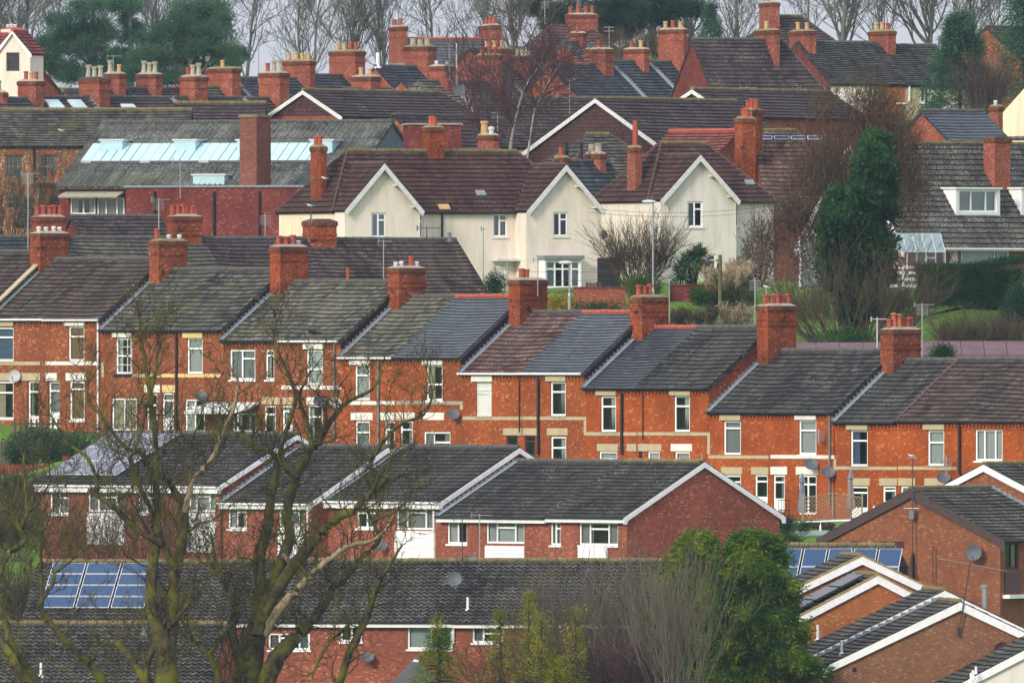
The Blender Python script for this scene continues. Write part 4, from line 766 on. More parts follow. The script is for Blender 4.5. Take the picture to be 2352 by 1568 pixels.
for i in range(3):
    z = b.r/(b.d/2); mb = MB(); q = lambda o: [b.onroof(1.2, .4+i*1.15, o), b.onroof(b.w-1.0, .4+i*1.15, o), b.onroof(b.w-1.0, 1.45+i*1.15, o), b.onroof(1.2, 1.45+i*1.15, o)]; mb.prism(q(.26), q(.16), 'steel_panel'); b.part('solar_panel', mb)
b = gv('second nearest brown brick gable at lower right, a silver flue on its right slope', 82, 892, (2170,1355), 1872, 1504, 6, 'brick_dun', h=6)
b.walls('brick_dun'); b.roof('tile_pan', oe=.25, oL=0, oR=.1, g=.34, ridge='ridge_moss', step=.05); b.barge('R', dp=.3); b.flue(T(33,967,0)[0], T(33,0,1175)[1], T(33,0,1275)[1])
mb = MB(); q = b.hit(*T(33,2250,935), (0, b.d/2+2.2, 0), (0, 1, 0)); mb.lathe([(.12, q[2]-2.3), (.12, q[2]), (.17, q[2]), (.17, q[2]+.12)], 12, 'galv', (b.w-1.0, b.d/2+2.0, 0)); b.part('flue_pipe', mb)
b = gv('nearest brown brick gable at lower right with a tall leaning aerial and a brown dish', 82, 885, (2205,1381), 1900, 1531, 6, 'brick_dun', h=6)
b.walls('brick_dun'); b.roof('tile_pan', oe=.25, oL=0, oR=.1, g=.34, ridge='ridge_moss', step=.05); b.barge('R', dp=.3); b.flash('L'); b.flue(T(33,1127,0)[0], T(33,0,1278)[1], T(33,0,1370)[1])
b.dish(*T(33,2198,1345), 19, 'dish_brown', face=('R',), dirn=(.2,-.95,.15)); b.trim('air_vent', ('R',), T(33,1200,1463,1225,1490), 'black_plastic')
mb = MB(); A = b.hit(*T(33,1910,1250), (b.w+.12, 0, 0), (1, 0, 0)); B_ = b.hit(*T(33,1992,755), (b.w+.3, 0, 0), (1, 0, 0)); mb.tube([A, B_], .03, 6, 'wire_dark'); mb.tube([A, (A[0], A[1], A[2]+.4)], .07, 6, 'wire_dark')
E1_ = b.hit(*T(33,1800,735), (b.w+1.0, 0, 0), (1, 0, 0)); E2_ = b.hit(*T(33,2215,812), (b.w-1.2, 0, 0), (1, 0, 0)); mb.tube([E1_, E2_], .022, 5, 'galv')
for i in range(12):
    c = lerp(E1_, E2_, i/11); l = .30; mb.tube([(c[0]-l*.85, c[1]-l*.35, c[2]+.02), (c[0]+l*.85, c[1]+l*.35, c[2]-.02)], .010, 4, 'galv')
b.part('aerial', mb)
b = gv('pale corner gable at the bottom right edge with three small white vent pipes', 82, 878, (2470,1430), 2200, 1575, 6, 'render_white', h=6)
b.walls('render_white'); b.roof('tile_pan', oe=.25, oL=0, oR=.1, g=.34, step=.05); b.barge('R', dp=.3)
for xx, yy in ((2030,1455), (2010,1480), (1997,1497)): b.flue(T(33,xx,0)[0], T(33,0,yy)[1], T(33,0,yy+50)[1])
# solar roof
b = eaveB('low_house', 'low building with blue solar panels between the conifer and the brown gables', 8, 917, 1728, 2071, 1385, 1257, 8.5, 4)
b.walls('brick_dun'); b.roof('tile_pan', oe=.2, oL=.1, oR=.1, g=.34, wave=(.3,.03), ridge='ridge_moss', hipR=.9); b.gutter(); b.solar(T(33,655,925), T(33,1545,678), 5, 2, 'solar_blue', gapc=.05)
mb = MB(); q = b.hit(*T(33,1600,740), (0, 4, 0), (0, 1, 0)); b.pipe(T(33,1600,0)[0], T(33,0,700)[1], T(33,0,870)[1], r=.05, face=('R',))
# E1 with brown barge, ridge running right
def sideg(name, label, phi, Y, apex, foot_px, foot_py, ridge_right, h, **k):
    f = R(phi); m = Y/PXM; half = abs(apex[0]-foot_px)*m/abs(sin(f)); r = (foot_py-apex[1])*m
    return ridgeB(name, label, phi, Y, apex[0], ridge_right, apex[1], half*2, r-.1, h, end='L', **k)
b = sideg('gabled_house', 'broad brown brick gable with dark bargeboards, a grey dish and a purple-framed bay', -65, 924, (2093,1122), 1891, 1237, 2275, 6, group=G4)
b.win(T(33,2222,625,2315,800), 'two2', 'dn', frame='maroon_trim'); cladding(b, T(33,2220,812,2325,955), 'maroon_trim'); b.trim('ledge', ('F',), T(33,2205,975,2700,985), 'paint_white', .4)
b.win(T(33,1183,615,1265,665), 'grid', 'g', face=('L',), frame='maroon_trim'); b.win(T(33,1383,618,1548,665), 'grid', 'g', face=('L',), frame='maroon_trim')
b.walls('brick_tan'); b.roof('tile_pan', oe=.3, oL=.1, oR=.0, g=.34, wave=(.3,.03), ridge='ridge_moss', step=.06); b.barge('L', 'brown_wood', dp=.34); b.gutter(); b.flash('R')
b.dish(*T(33,2043,690), 18.5, 'dish_grey', face=('L',), dirn=(-.25,-.95,.12), out=.5)
for xx, y0, y1, md in ((1603,55,860,.3), (1740,645,895,.25)):
    A = b.hit(*T(33,xx,y0), (-md, 0, 0), (1, 0, 0)); B_ = b.hit(*T(33,xx,y1), (-md, 0, 0), (1, 0, 0)); mb = MB(); mb.tube([A, (A[0], A[1], B_[2])], .028, 6, 'wire_dark')
    if y0 < 100:
        mb.tube([(A[0]-.15, A[1]-.3, A[2]-.03), (A[0]+.15, A[1]+.35, A[2]-.03)], .02, 5, 'galv'); H2 = b.hit(*T(33,1603,395), (-md, 0, 0), (1, 0, 0)); mb.tube([(A[0], A[1]-.35, H2[2]), (A[0], A[1]+.45, H2[2])], .02, 5, 'galv'); mb.box((A[0]-.05, A[1]-.08, H2[2]-.5), (A[0]+.05, A[1]+.16, H2[2]-.1), 'grey_plastic')
    b.part('aerial', mb)
b = sideg('gabled_house', 'brown brick gable with white bargeboards rising behind the dark-barged house at the right edge', -65, 936, (2261,1066), 2177, 1112, 2460, 6, group=G4) if False else sideg('gabled_house', 'brown brick gable with white bargeboards behind the dark-barged house at the right edge', -65, 938, (2261,1066), 2060, 1178, 2420, 6, group=G4)
b.walls('brick_tan'); b.roof('tile_pan', oe=.3, oL=.1, oR=.1, g=.34, wave=(.3,.03), ridge='ridge_moss', step=.06); b.barge('L', dp=.26)
# ------------------------------------------------------------------ second row, behind the terrace
G5 = 'houses behind the stepped terrace'
ry = 1052
def rowR(label, xl, xr, y, Y0=ry, phi=-25, d=9, r=3.1, **k): return ridgeB('house', label, phi, Yl(Y0, phi, xl), xl, xr, y, d, r, 5, group=G5, **k)
b = rowR('house at the left edge with a blue-grey roof, behind the terrace chimney with five pots', -70, 160, 545)
b.walls('brick_far'); b.roof('tile_blue', oL=0, oR=0); b.chim(*[T(11,x,0)[0] for x in (210,250,440)], T(11,0,1455)[1], 'rrrrr', 'brick_sooty', bands=3)
b.aerial(T(11,190,0)[0], T(11,0,1155)[1], 560, 'yg', k=1.3)
b = rowR('house with a mossy grey roof under the red chimney with six pots', 160, 465, 547)
b.walls('brick_far'); b.roof('tile_grey', oL=0, oR=0, sag=.1); b.chim(*[T(11,x,0)[0] for x in (1120,1165,1355)], T(11,0,1452)[1], 'rrrrrr', 'brick_sooty', bands=3)
b.aerial(T(11,1210,0)[0], T(11,0,1070)[1], T(11,0,1330)[1], 'y', k=1.2, v=4)
b = rowR('house with a lichen-spotted brown roof between the six-pot and the corbelled red chimney', 465, 700, 548)
b.walls('brick_far'); b.roof('tile_purple', oL=0, oR=0, sag=.1); b.aerial(T(11,1780,0)[0], T(11,0,1430)[1], 560, 'g', k=1.2)
b = rowR('house with a dark brown roof sloping away right, below the cream house', 700, 1045, 550)
b.walls('brick_far'); b.roof('tile_brown', oL=0, oR=.1, sag=.04); b.chim(*[T(11,x,0)[0] for x in (2030,2095,2260)], T(11,0,1485)[1], '', 'brick_stack', bands=3, cap='black_plastic', z0=5); b.flue(*[T(21,2334,0)[0], T(21,0,312)[1], T(21,0,410)[1]], 'terracotta', .09)
b.flue(T(22,752,0)[0], T(22,0,80)[1], T(22,0,135)[1], 'grey_plastic', .1); b.aerial(T(22,980,0)[0], T(22,0,45)[1], 640, 'y', v=3, k=1.2, L=.3)
b = ridgeB('outbuilding', 'low building with a purple-brown roof in front of the maroon workshop wall', -20, 1078, 165, 366, 497, 9, 3, 4)
b.walls('brick_maroon'); b.roof('tile_purple', oL=.1, oR=.1)
# ------------------------------------------------------------------ cream houses
def whouse(label, pcorner, ye, Y, xright, yr, wings, hipL, hipR, wallm, rm):
    f = R(-25); v = (sin(f), cos(f)); A = P(pcorner, ye, Y); P0 = (A[0]+v[0]*1.5, A[1]+v[1]*1.5, A[2])
    u = (cos(f), -sin(f)); A2 = P0; kx = (xright-1176)/PXM; w = (kx*A2[1]-A2[0])/(u[0]-kx*u[1])
    return Bld('cream_house', label, -25, P0, w, 7.3, (ye-yr)*Y/PXM-.05, 4.55, group='cream rendered houses with white bargeboarded gables')
b = whouse('cream rendered house with two white-edged gables and a long brown roof', 792, 482, 1080, 1400, 345, 0, 2.6, 3.0, 'render_cream', 'tile_redbrown')
W = ('F', 1.5)
y21 = lambda y: T(22,0,y)[1]
b.win((T(12,228,0)[0], T(12,0,1428)[1], T(12,328,0)[0], y21(112)), 'two', 'p', face=W, sill='stone_grey')
b.win((T(12,523,0)[0], T(12,0,1435)[1], T(12,577,0)[0], y21(118)), 'sash', 'g')
b.win((T(12,1045,0)[0], T(12,0,1435)[1], T(12,1142,0)[0], y21(110)), 'two', 'g', sill='render_white')
b.win((T(12,1448,0)[0], T(12,0,1424)[1], T(12,1548,0)[0], y21(106)), 'two', None, face=W, sill='render_white')
b.win(T(22,1055,275,1135,400), 'sash', 'w', name='door'); lower_roof_box(b, ('F',), T(22,1035,256,1208,272), .75, 'white_grubby', 'door_canopy')
f = R(-25); wa0 = 0; wa1 = b.rect(W, 965, 400, 966, 401)[0]; wb0 = b.rect(W, 1209.5, 400, 1210, 401)[0]; wb1 = b.rect(W, 1382, 400, 1382.5, 401)[0]; b.w = wb1
# bay window
BY = ('F', 2.25); bx = b.rect(BY, *T(22,1392,258,1638,465)); b.win(T(22,1400,270,1630,452), 'bay', 'dp', face=BY); mb = MB(); b.facegrid(mb, BY, bx[0], bx[2], bx[1]-1.5, bx[3]-.0, 'paint_white', b.holes[BY])
for x in (bx[0], bx[2]): mb.face([(x, -2.25, -1), (x, -1.5, -1), (x, -1.5, bx[3]), (x, -2.25, bx[3])], 'paint_white')
b.part('bay_window', mb); mb = MB(); mb.box((bx[0]-.12, -2.42, bx[3]), (bx[2]+.12, -1.5, bx[3]+.2), 'lead'); b.part('bay_roof', mb)
b.walls('render_cream', gL=False, gR=False, lmat='render_yellow'); b.roof('tile_redbrown', oe=.2, oL=.2, oR=.2, hipL=2.7, hipR=3.0, sag=.03, ridge='ridge_moss'); b.gutter('black_plastic', u0=wa1, u1=wb0)
wing(b, wa0, wa1, 1.5, (482-378)*1080/PXM, 2.9, 'render_cream', 'tile_redbrown'); wing(b, wb0, wb1, 1.5, (482-380)*1090/PXM, 2.9, 'render_cream', 'tile_redbrown')
b.pipe(T(12,700,0)[0], T(12,0,1415)[1], 640, r=.06); b.pipe(T(12,1238,0)[0], T(12,0,1410)[1], 640, r=.06)
b.chim(*[T(12,x,0)[0] for x in (565,620,718)], T(12,0,855)[1], 'rro', 'brick_stack', cap='cement_moss', bands=1)
b.chim(*[T(11,x,0)[0] for x in (2083,2150,2192)], T(11,0,985)[1], 'rr', 'brick_stack', v=3.2, z0=4.7, cap='cement_moss')
b.dish(*T(22,1740,92), 14, 'dish_grey', face=('R',), out=.3)
b.skylight(T(12,940,1315), T(12,980,1292), 'lead', name='roof_vent', frame='lead'); b.skylight(T(12,1255,1312), T(12,1292,1290), 'lead', name='roof_vent', frame='lead')
b.skylight(T(12,690,1404), T(12,740,1380), 'buff_clay', name='roof_patch', frame='buff_clay', o=.06)
b = whouse('cream rendered house with a single gable, beside the rust-leaved tree', 1517, 458, 1097, 1777, 327, 0, 2.6, 3.0, 'render_white', 'tile_redbrown')
wa1 = b.rect(W, 1691, 400, 1692, 401)[0]
b.win(T(13,92,1352,195,1525), 'two', 'g', face=W, sill='render_white'); b.win(T(13,385,1358,440,1522), 'none', 'u', sill='render_white')
b.win((T(23,228,0)[0], T(23,0,225)[1], T(23,285,0)[0], T(23,0,360)[1]), 'sash', 'n', face=W); b.win(T(23,395,240,470,400), 'door', 'g', name='door', frame='white_grubby')
b.walls('render_white', gL=False, gR=False, lmat='render_cream'); b.roof('tile_redbrown', oe=.2, oL=.2, oR=.2, hipL=2.7, hipR=2.7, sag=.03, ridge='ridge_moss'); b.gutter('black_plastic', u0=wa1)
wing(b, 0, wa1, 1.5, (458-358)*1097/PXM, 2.9, 'render_white', 'tile_redbrown')
b.chim(*[T(12,x,0)[0] for x in (1945,2000,2045)], T(12,0,990)[1], '', 'brick_modern', v=2.9, z0=4.6, cap='cement_moss'); b.aerial(T(12,2000,0)[0], T(12,0,810)[1], T(12,0,980)[1], 'p', k=7, mat='terracotta', v=2.9, name='flue_pipe')
b.chim(*[T(13,x,0)[0] for x in (410,462,552)], T(13,0,795)[1], 'rrr', 'brick_stack', cap='cement_moss')
b.skylight(T(13,490,1242), T(13,525,1222), 'lead', name='roof_vent', frame='lead')
# ------------------------------------------------------------------ workshop with the glass strip
b = ridgeB('workshop', 'long workshop with a corrugated roof and a pale blue glass roof strip', 20, 1125, 238, 900, 282, 14, 3.6, 5.5, cat='workshop')
b.win(T(11,470,1325,640,1440), 'two2', 'g'); b.win(T(11,650,1325,835,1450), 'three0', 'g'); mbx = None
b.walls('brick_maroon', gmat='sheet_grey', rmat='sheet_grey', lmat='brick_mill'); b.roof('roof_corrugated', oe=.3, oL=.15, oR=.1, g=1.9, wave=(.32,.035), sag=.05, ridge='ridge_grey', step=.05)
s0 = MATS['wired_glass']
u0, v0 = b.shit(*T(11,545,1098)); u1, v1 = b.shit(*T(11,2210,975)); n = 24
for i in range(n):
    a, c = u0+(u1-u0)*i/n, u0+(u1-u0)*(i+1)/n; q = lambda o, e: [b.onroof(a+e, v0, o), b.onroof(c-e, v0, o), b.onroof(c-e, v1, o), b.onroof(a+e, v1, o)]
    mb = MB(); mb.prism(q(.16, 0), q(.02, 0), 'white_metal' if i % 6 == 0 else 'grey_plastic'); ob = b.part('rooflight_frame', mb); g = MB(); g.face(q(.166, .035), 'wired_glass'); b.part('pane', g, ob)
for x0, x1 in ((675,820), (1168,1312), (1590,1640), (2085,2230)): dormer(b, *T(11,x0,945), *T(11,x1,1032), 'wired_glass', top='white_metal', name='glazed_vent', over=.05)
dormer(b, *T(11,1295,1178), *T(11,1505,1240), 'wired_glass', top='white_metal', name='glazed_vent', over=.05)
a0, z0, a1, z1 = b.rect(('F',), *T(11,440,1285,835,1318)); mb = MB(); mb.prism([(a0, 0, z1), (a1, 0, z1), (a1, -1.2, z0), (a0, -1.2, z0)], [(a0, 0, z1-.08), (a1, 0, z1-.08), (a1, -1.2, z0-.08), (a0, -1.2, z0-.08)], 'cement'); b.part('canopy', mb)
# maroon brick yard wall with buttress and tall square flue
Yw = 1108; wl = P(T(11,845,0)[0], T(11,0,1262)[1], Yw); wr = P(640, T(11,0,1252)[1], Yw-8)
b = eaveB('brick_building', 'flat-roofed maroon brick block with streaked walls in front of the workshop', 20, 1100, T(11,845,0)[0], 725, 431, 425, 5, 4.6, cat='building')
mb = MB(); b.walls('brick_maroon', gL=False, gR=False); mb.box((-.1, -.1, b.h), (b.w+.1, b.d+.1, b.h+.12), 'lead'); b.part('roof', mb)
for xx in (T(11,1440,0)[0], T(11,1745,0)[0], T(11,1040,0)[0]): b.pipe(xx, 440, 545, 'black_plastic', r=.07)
m_ = 1112/PXM; mb = MB(); q = b.hit(*T(11,1722,785), (0, 3.2, 0), (0, 1, 0)); mb.box((q[0]-1.02, 3.2, b.h-1), (q[0]+.0, 5.5, q[2]), 'brick_flue'); mb.box((q[0]-1.08, 3.14, q[2]), (q[0]+.06, 5.56, q[2]+.12), 'cement_moss'); b.part('chimney', mb)
b.flue(T(11,938,0)[0], T(11,0,1220)[1], 430, 'black_plastic', .1) if False else None
# mill building left
b = eaveB('mill_building', 'old brown brick building with arched windows under a long grey roof', 3, 1165, -40, T(11,1235,0)[0], 334, 253, 9, 7, cat='building')
for x in (35, 262): b.win(T(11,x,1040,x+112,1195), 'grid', 'g', frame='grey_plastic', lintel=(T(11,x-4,1022,x+116,1040), 'brick_scarlet'))
for x in (45,): b.win(T(11,x,1310,x+110,1400), 'grid', None, frame='grey_plastic')
b.walls('brick_mill'); b.roof('tile_grey', oe=.2, oL=.1, oR=.2, sag=.06, ridge='ridge_moss'); b.gutter('black_plastic'); b.pipe(T(11,228,0)[0], 340, 430, r=.07)
b = ridgeB('house', 'brown roofed house with a tiny front gablet behind the workshop', 2, 1195, T(11,1180,0)[0], T(11,1780,0)[0], T(11,0,693)[1], 9, 2.8, 5)
b.walls('brick_far'); b.roof('tile_purple', oL=.1, oR=.1, hipR=-0.0, ridge='ridge_moss'); 
b = ridgeB('chimney_stack_house', 'low house half hidden by the workshop, its chimney carrying three red pots', 10, 1140, T(11,180,0)[0], T(11,560,0)[0], T(11,0,1330)[1], 6, 1.5, 4)
b.root.name = 'cottage'; b.walls('brick_mill'); b.roof('tile_grey', oL=.1, oR=.1); b.chim(*[T(11,x,0)[0] for x in (232,262,415)], T(11,0,1225)[1], 'rrr', 'brick_mill', cap='cement')
# ------------------------------------------------------------------ brown tile-hung gables
G6 = 'brown roofed houses with tile-hung side gables'
def hung(label, Y, apex, foot, rr, h=5): return sideg('gable_house', label, -60, Y, apex, foot[0], foot[1], rr, h, group=G6)
b = hung('house with a small brown tile-hung gable left of the leaning birch', 1195, (698,207), (613,268), 1016); b.walls('brick_far', 'tile_hung'); b.roof('tile_purple', oe=.2, oL=.15, oR=.1, ridge='ridge_moss'); b.barge('L', 'white_grubby', dp=.2)
b = hung('house with the largest brown tile-hung gable, above the white houses', 1135, (1370,226), (1196,357), 1690); b.walls('brick_far', 'tile_hung', lmat='tile_hung'); b.roof('tile_purple', oe=.2, oL=.15, oR=.1, ridge='ridge_moss'); b.barge('L', 'white_grubby', dp=.2)
b = hung('house with a brown tile-hung gable peeping above a brown roof, right of the largest gable', 1180, (1592,205), (1505,268), 1905); b.walls('brick_far', 'tile_hung'); b.roof('tile_purple', oe=.2, oL=.15, oR=.1, ridge='ridge_moss'); b.barge('L', 'white_grubby', dp=.2); b.aerial(T(13,490,0)[0], T(13,0,582)[1], 240, 'y', k=1.3)
b = ridgeB('house', 'brown roofed house behind the birch with a small square pale wall', -10, 1215, 1085, 1395, 226, 9, 3, 5); b.walls('stone_grey'); b.roof('tile_purple', oL=.1, oR=.1)
b = ridgeB('house', 'brown roof running right of the largest gable towards the red roof', -60, 1150, 905, 1060, 264, 8, 3, 5); b.walls('brick_far'); b.roof('tile_purple', oL=.1, oR=.1)
# red roofs
b = ridgeB('red_roofed_house', 'house with a scarlet tiled roof behind the single-gabled cream house', 45, 1122, 1541, 1700, 302, 12.5, 4.2, 4); b.root['category'] = 'house'
b.walls('brick_modern'); b.roof('tile_scarlet', oL=.1, oR=.1, ridge='ridge_red', g=.3)
b.chim(*[T(13,x,0)[0] for x in (455,525,598)], T(13,0,738)[1], 'rrr', 'brick_stack', cap='cement_moss', z0=6.9)
b = ridgeB('house', 'brown roofed house with a row of solar panels under its ochre ridge', -6, 1120, 1737, 1925, 300, 11, 5, 4); b.walls('brick_modern'); b.roof('tile_red', oL=.1, oR=.1, hipR=2.5, ridge='ridge_moss')
b.solar(T(13,558,950), T(13,1000,918), 4, 1, 'solar_blue', gapc=.06)
# dark pyramidal house and its neighbour between the big gable and the cream house
b = ridgeB('house', 'small dark hipped house in front of the largest brown gable, with two black vent pipes', -20, 1118, 1345, 1400, 309, 9, 2.6, 4); b.walls('brick_far'); b.roof('tile_grey', oL=3, oR=3.5, hipL=3, hipR=3.5) if False else b.roof('tile_grey', oL=2.8, oR=3.0, hipL=2.8, hipR=3.0, oe=.3, ridge='ridge_moss')
b = ridgeB('house', 'dark roofed house with two short chimneys between the cream houses', -40, 1108, 1275, 1395, 371, 8, 3.6, 4); b.walls('brick_far'); b.roof('tile_blue', oL=.1, oR=.1)
b.chim(*[T(12,x,0)[0] for x in (1450,1525,1560)], T(12,0,1058)[1], 'r', 'brick_far', cap='cement_moss'); b.chim(*[T(12,x,0)[0] for x in (1663,1765,1803)], T(12,0,1032)[1], 'ss', 'brick_far')
for x in (1540, 1638): b.flue(T(12,x,0)[0], T(12,0,955)[1], T(12,0,1075)[1], 'black_plastic', .1)
b.flue(T(12,1814,0)[0], T(12,0,1165)[1], T(12,0,1240)[1], 'red_flue', .12) if False else None
b = ridgeB('house', 'house whose low dark chimney by the birch has a buff pot and white cowl', -30, 1112, 1085, 1150, 345, 8, 2, 4); b.walls('brick_maroon'); b.roof('tile_brown'); b.chim(*[T(12,x,0)[0] for x in (940,1050,1085)], T(12,0,908)[1], 'wb', 'brick_modern', scale=1.5)
b = eaveB('brick_building', 'plain maroon brick block behind the ridge chimney of the two-gabled cream house', -4, 1104, T(12,480,0)[0], T(12,830,0)[0], T(12,0,838)[1], T(12,0,833)[1], 5, 5, cat='building'); b.walls('brick_maroon', gL=False, gR=False); mb = MB(); mb.box((-.1,-.1,b.h), (b.w+.1, b.d+.1, b.h+.1), 'cement'); b.part('roof', mb)
# ------------------------------------------------------------------ chalet bungalow right
b = sideg('bungalow', 'chalet bungalow with a lichened roof, a white box dormer and a tall brick chimney', -42, 1076, (1955,328), 1840, 556, 2460, 2.6)
b.win(T(23,1930,162,2165,318), 'none', 'p'); b.win(T(23,2170,162,2255,300), 'sash', 'n'); b.win(T(23,1635,200,1800,300), 'hor', 'g')
a_ = dict(px=T(13,1915,1275,2170,1425), style='three0', cur='p'); b.walls('brick_tan', gmat='brick_amber', lmat='brick_amber'); b.roof('tile_lichen', oe=.35, oL=.15, oR=.1, sag=.05, ridge='ridge_moss', g=.36); b.gutter('paint_white', 'paint_white', fh=.08); b.barge('L', dp=.3)
dormer(b, *T(13,1895,1268), *T(13,2190,1440), 'paint_white', [a_], 'paint_white'); dormer(b, *T(13,2335,1268), *T(13,2600,1440), 'paint_white', [], 'paint_white')
b.chim(*[T(13,x,0)[0] for x in (2150,2155,2272)], T(13,0,925)[1], '', 'brick_modern', v=2.6, z0=3.2, size=(1.2, .9), cap='black_plastic')
mb = MB(); a0, z0, a1, z1 = b.rect(('F',), *T(23,1838,190,1902,310))
for i in range(6):
    f0 = a0+(a1-a0)*i/6; mb.tube([(f0, -.05, z0), (min(a1, f0+.6), -.05, z0+(min(a1, f0+.6)-f0)*1.6)], .02, 4, 'paint_white'); mb.tube([(f0, -.05, z1), (min(a1, f0+.6), -.05, z1-(min(a1, f0+.6)-f0)*1.6)], .02, 4, 'paint_white')
b.part('trellis', mb)
b = ridgeB('house', 'low house with a plain dark roof left of the small brick chimney at the right', -30, 1135, 2118, 2255, 255, 8, 2.2, 4); b.walls('brick_far'); b.roof('slate_dark', oL=.1, oR=.1)
b = ridgeB('house', 'cream walled house cut by the right edge with a mossy brown roof', -35, 1160, 2352, 2600, 200, 9, 3.0, 5); b.walls('render_yellow'); b.roof('tile_lichen', oL=.1, oR=.1, hipL=2.0); b.gutter(); b.chim(*[T(13,x,0)[0] for x in (2122,2180,2210)], T(13,0,715)[1], 'w', 'brick_modern', cap='cement_moss', v=1.5, z0=3)
# ------------------------------------------------------------------ top rows
G7 = 'old brick houses with chimneys on the upper slope'
def top(label, rl, rr, y, Y0, mat, chims=(), phi=-40, r=2.9, d=8.5, wall='brick_far', ridge='ridge_grey', fl=True, eL=.05, eR=.05, **k):
    Y = Yl(Y0, phi, rl); b = ridgeB('old_house', label, phi, Y, rl, rr, y, d, r, 5.2, group=G7); b.walls(wall); b.roof(mat, oL=eL, oR=eR, ridge=ridge, **k)
    for c in chims:
        tl, x0, xs, x1, yt, pots = c[:6]; b.chim(*[T(tl,x,0)[0] for x in (x0, xs, x1)], T(tl,0,yt)[1], pots, c[6] if len(c) > 6 else 'brick_far', cap=c[7] if len(c) > 7 else 'cement', bands=2)
    if fl: b.flash('R')
    return b
A0, B0_, C0 = 1262, 1310, 1355
top('old house at the left edge with a green-mossed roof and a tall crown pot', -80, 75, 226, A0, 'tile_blue', [(11,-60,20,50,622,'c')])
b = top('old house with two skylights right of a chimney with a buff pot between red ones', 62, 205, 224, A0, 'tile_blue', [(11,115,240,297,545,'rbr')]); b.skylight(T(11,350,735), T(11,385,683)); b.skylight(T(11,505,735), T(11,535,683))
b = top('old house with a flat skylight right of the broad chimney with grey crown pots', 190, 395, 223, A0, 'tile_purple', [(11,525,668,738,528,'ccc','brick_far','black_plastic')]); b.skylight(T(11,825,726), T(11,890,712))
top('old house under a chimney draped with red creeper', 385, 560, 224, A0, 'tile_purple', [(11,1205,1310,1395,515,'c cr')])
top('old house under a red chimney with two pale crown pots beside the small brown gable', 545, 665, 226, A0, 'tile_brown', [(11,1735,1880,1940,490,'ccr')])
top('old house behind, its chimney with one buff and one crown pot and an aerial', 150, 292, 207, B0_, 'tile_blue', [(11,690,800,845,495,'b c')]).aerial(T(11,760,0)[0], T(11,0,370)[1], 200, 'y', k=1.4)
top('old house with a chimney of three pale crown pots standing clear against the pines', 285, 420, 204, B0_, 'tile_brown', [(11,912,1045,1090,498,'ccc')])
top('old house with a big rendered-cap chimney and one short buff pot', 420, 560, 202, B0_, 'tile_grey', [(11,1377,1560,1615,460,'b','brick_far','cement_moss')])
top('old house with a mossy-capped chimney carrying four buff pots in a row', 550, 695, 180, B0_+12, 'tile_blue', [(11,1895,2080,2117,410,'bbbb','brick_far','cement_moss')])
top('old house left of the white flue, its chimney with two red and two buff pots', 665, 800, 173, B0_+18, 'tile_blue', [(12,-58,120,187,345,'rrbb','brick_far','cement_moss')])
b = top('old house with a low chimney of two buff pots above the first brown gable', 790, 900, 205, A0+14, 'tile_blue', [(12,90,225,290,515,'bb')])
b = top('old house with a wide corbelled chimney and squat grey pots', 862, 1015, 153, B0_+30, 'tile_blue', [(12,445,610,665,312,'sss','brick_far','cement_moss')]); b.flue(T(12,272,0)[0], T(12,0,355)[1], T(12,0,450)[1], 'paint_white', .13)
top('old house with an olive hipped roof and a low chimney with two white cowls', 921, 1030, 187, A0+30, 'tile_olive', [(12,612,740,790,445,'w w')], hipL=1.5)
b = top('old house with a mossy roof under a tall red chimney with three red pots', 1055, 1180, 190, B0_-18, 'tile_grey', [(12,928,1085,1105,370,'rrr','brick_far','cement_moss')]); b.aerial(T(12,800,0)[0], T(12,0,295)[1], 190, 'p', k=2.2, mat='white_metal')
q = b.hit(*T(12,800,600), (0, -.5, 0), (0, 1, 0)); b.dish(*T(12,800,602), 15, 'dish_grey', face=('F', .4), dirn=(0,-1,.25))
top('old house under the chimney with three squat grey pots among the birch twigs', 1150, 1270, 170, B0_+8, 'tile_charcoal', [(12,1172,1288,1318,378,'sss','brick_far','cement_moss')])
top('old house with buff pots on a mossy flat stack, behind the birch', 1080, 1200, 112, C0+10, 'tile_purple', [(12,925,1100,1185,328,'bbb','brick_far','cement_moss')])
top('old house with a wide blue-grey roof right of the birch and one red pot', 1262, 1412, 149, B0_-10, 'tile_blue', [(12,1658,1800,1855,330,'r')])
top('old house with slate-blue roof between two stone verges, a buff and a red pot', 1402, 1492, 142, B0_-4, 'tile_blue', [(12,1922,2060,2095,330,'br')]).verge('R', 'cement', .2)
top('old house under the tallest chimney, with buff and red pots', 1482, 1570, 143, B0_, 'tile_blue', [(12,2155,2325,2352,198,'brb','brick_far','cement')], r=3.4)
# far row
b = top('distant house with slate roof, red ridge and a chimney with two red pots', 930, 1122, 90, C0+25, 'slate', [(12,343,440,470,178,'rr')], phi=-12, ridge='ridge_red'); b.chim(*[T(12,x,0)[0] for x in (947,1045,1103)], T(12,0,170)[1], 'rrr', 'brick_far', bands=3)
b = top('distant house with a hipped red roof below the dark conifers', 1245, 1355, 62, C0+45, 'tile_red', [(12,1403,1530,1560,95,'rrrr')], phi=-10, r=4.2, d=11, hipL=0.01) if False else ridgeB('old_house', 'distant house with a hipped red roof below the dark conifers', -10, C0+45, 1262, 1352, 61, 11, 4.0, 5, group=G7)
b.walls('brick_far'); b.roof('tile_red', oL=4.0, oR=4.5, hipL=4.0, hipR=4.5, ridge='ridge_brown'); b.chim(*[T(12,x,0)[0] for x in (1403,1545,1560)], T(12,0,98)[1], 'rrrr', 'brick_far', size=(2.2, .8)); b.aerial(T(12,1393,0)[0], 0, 60, 'g', k=1.5)
top('distant small grey gabled roof with white verges beside a patched chimney', 1295, 1345, 98, C0+20, 'slate', [(12,1558,1650,1672,222,'r')], phi=-50, r=3)
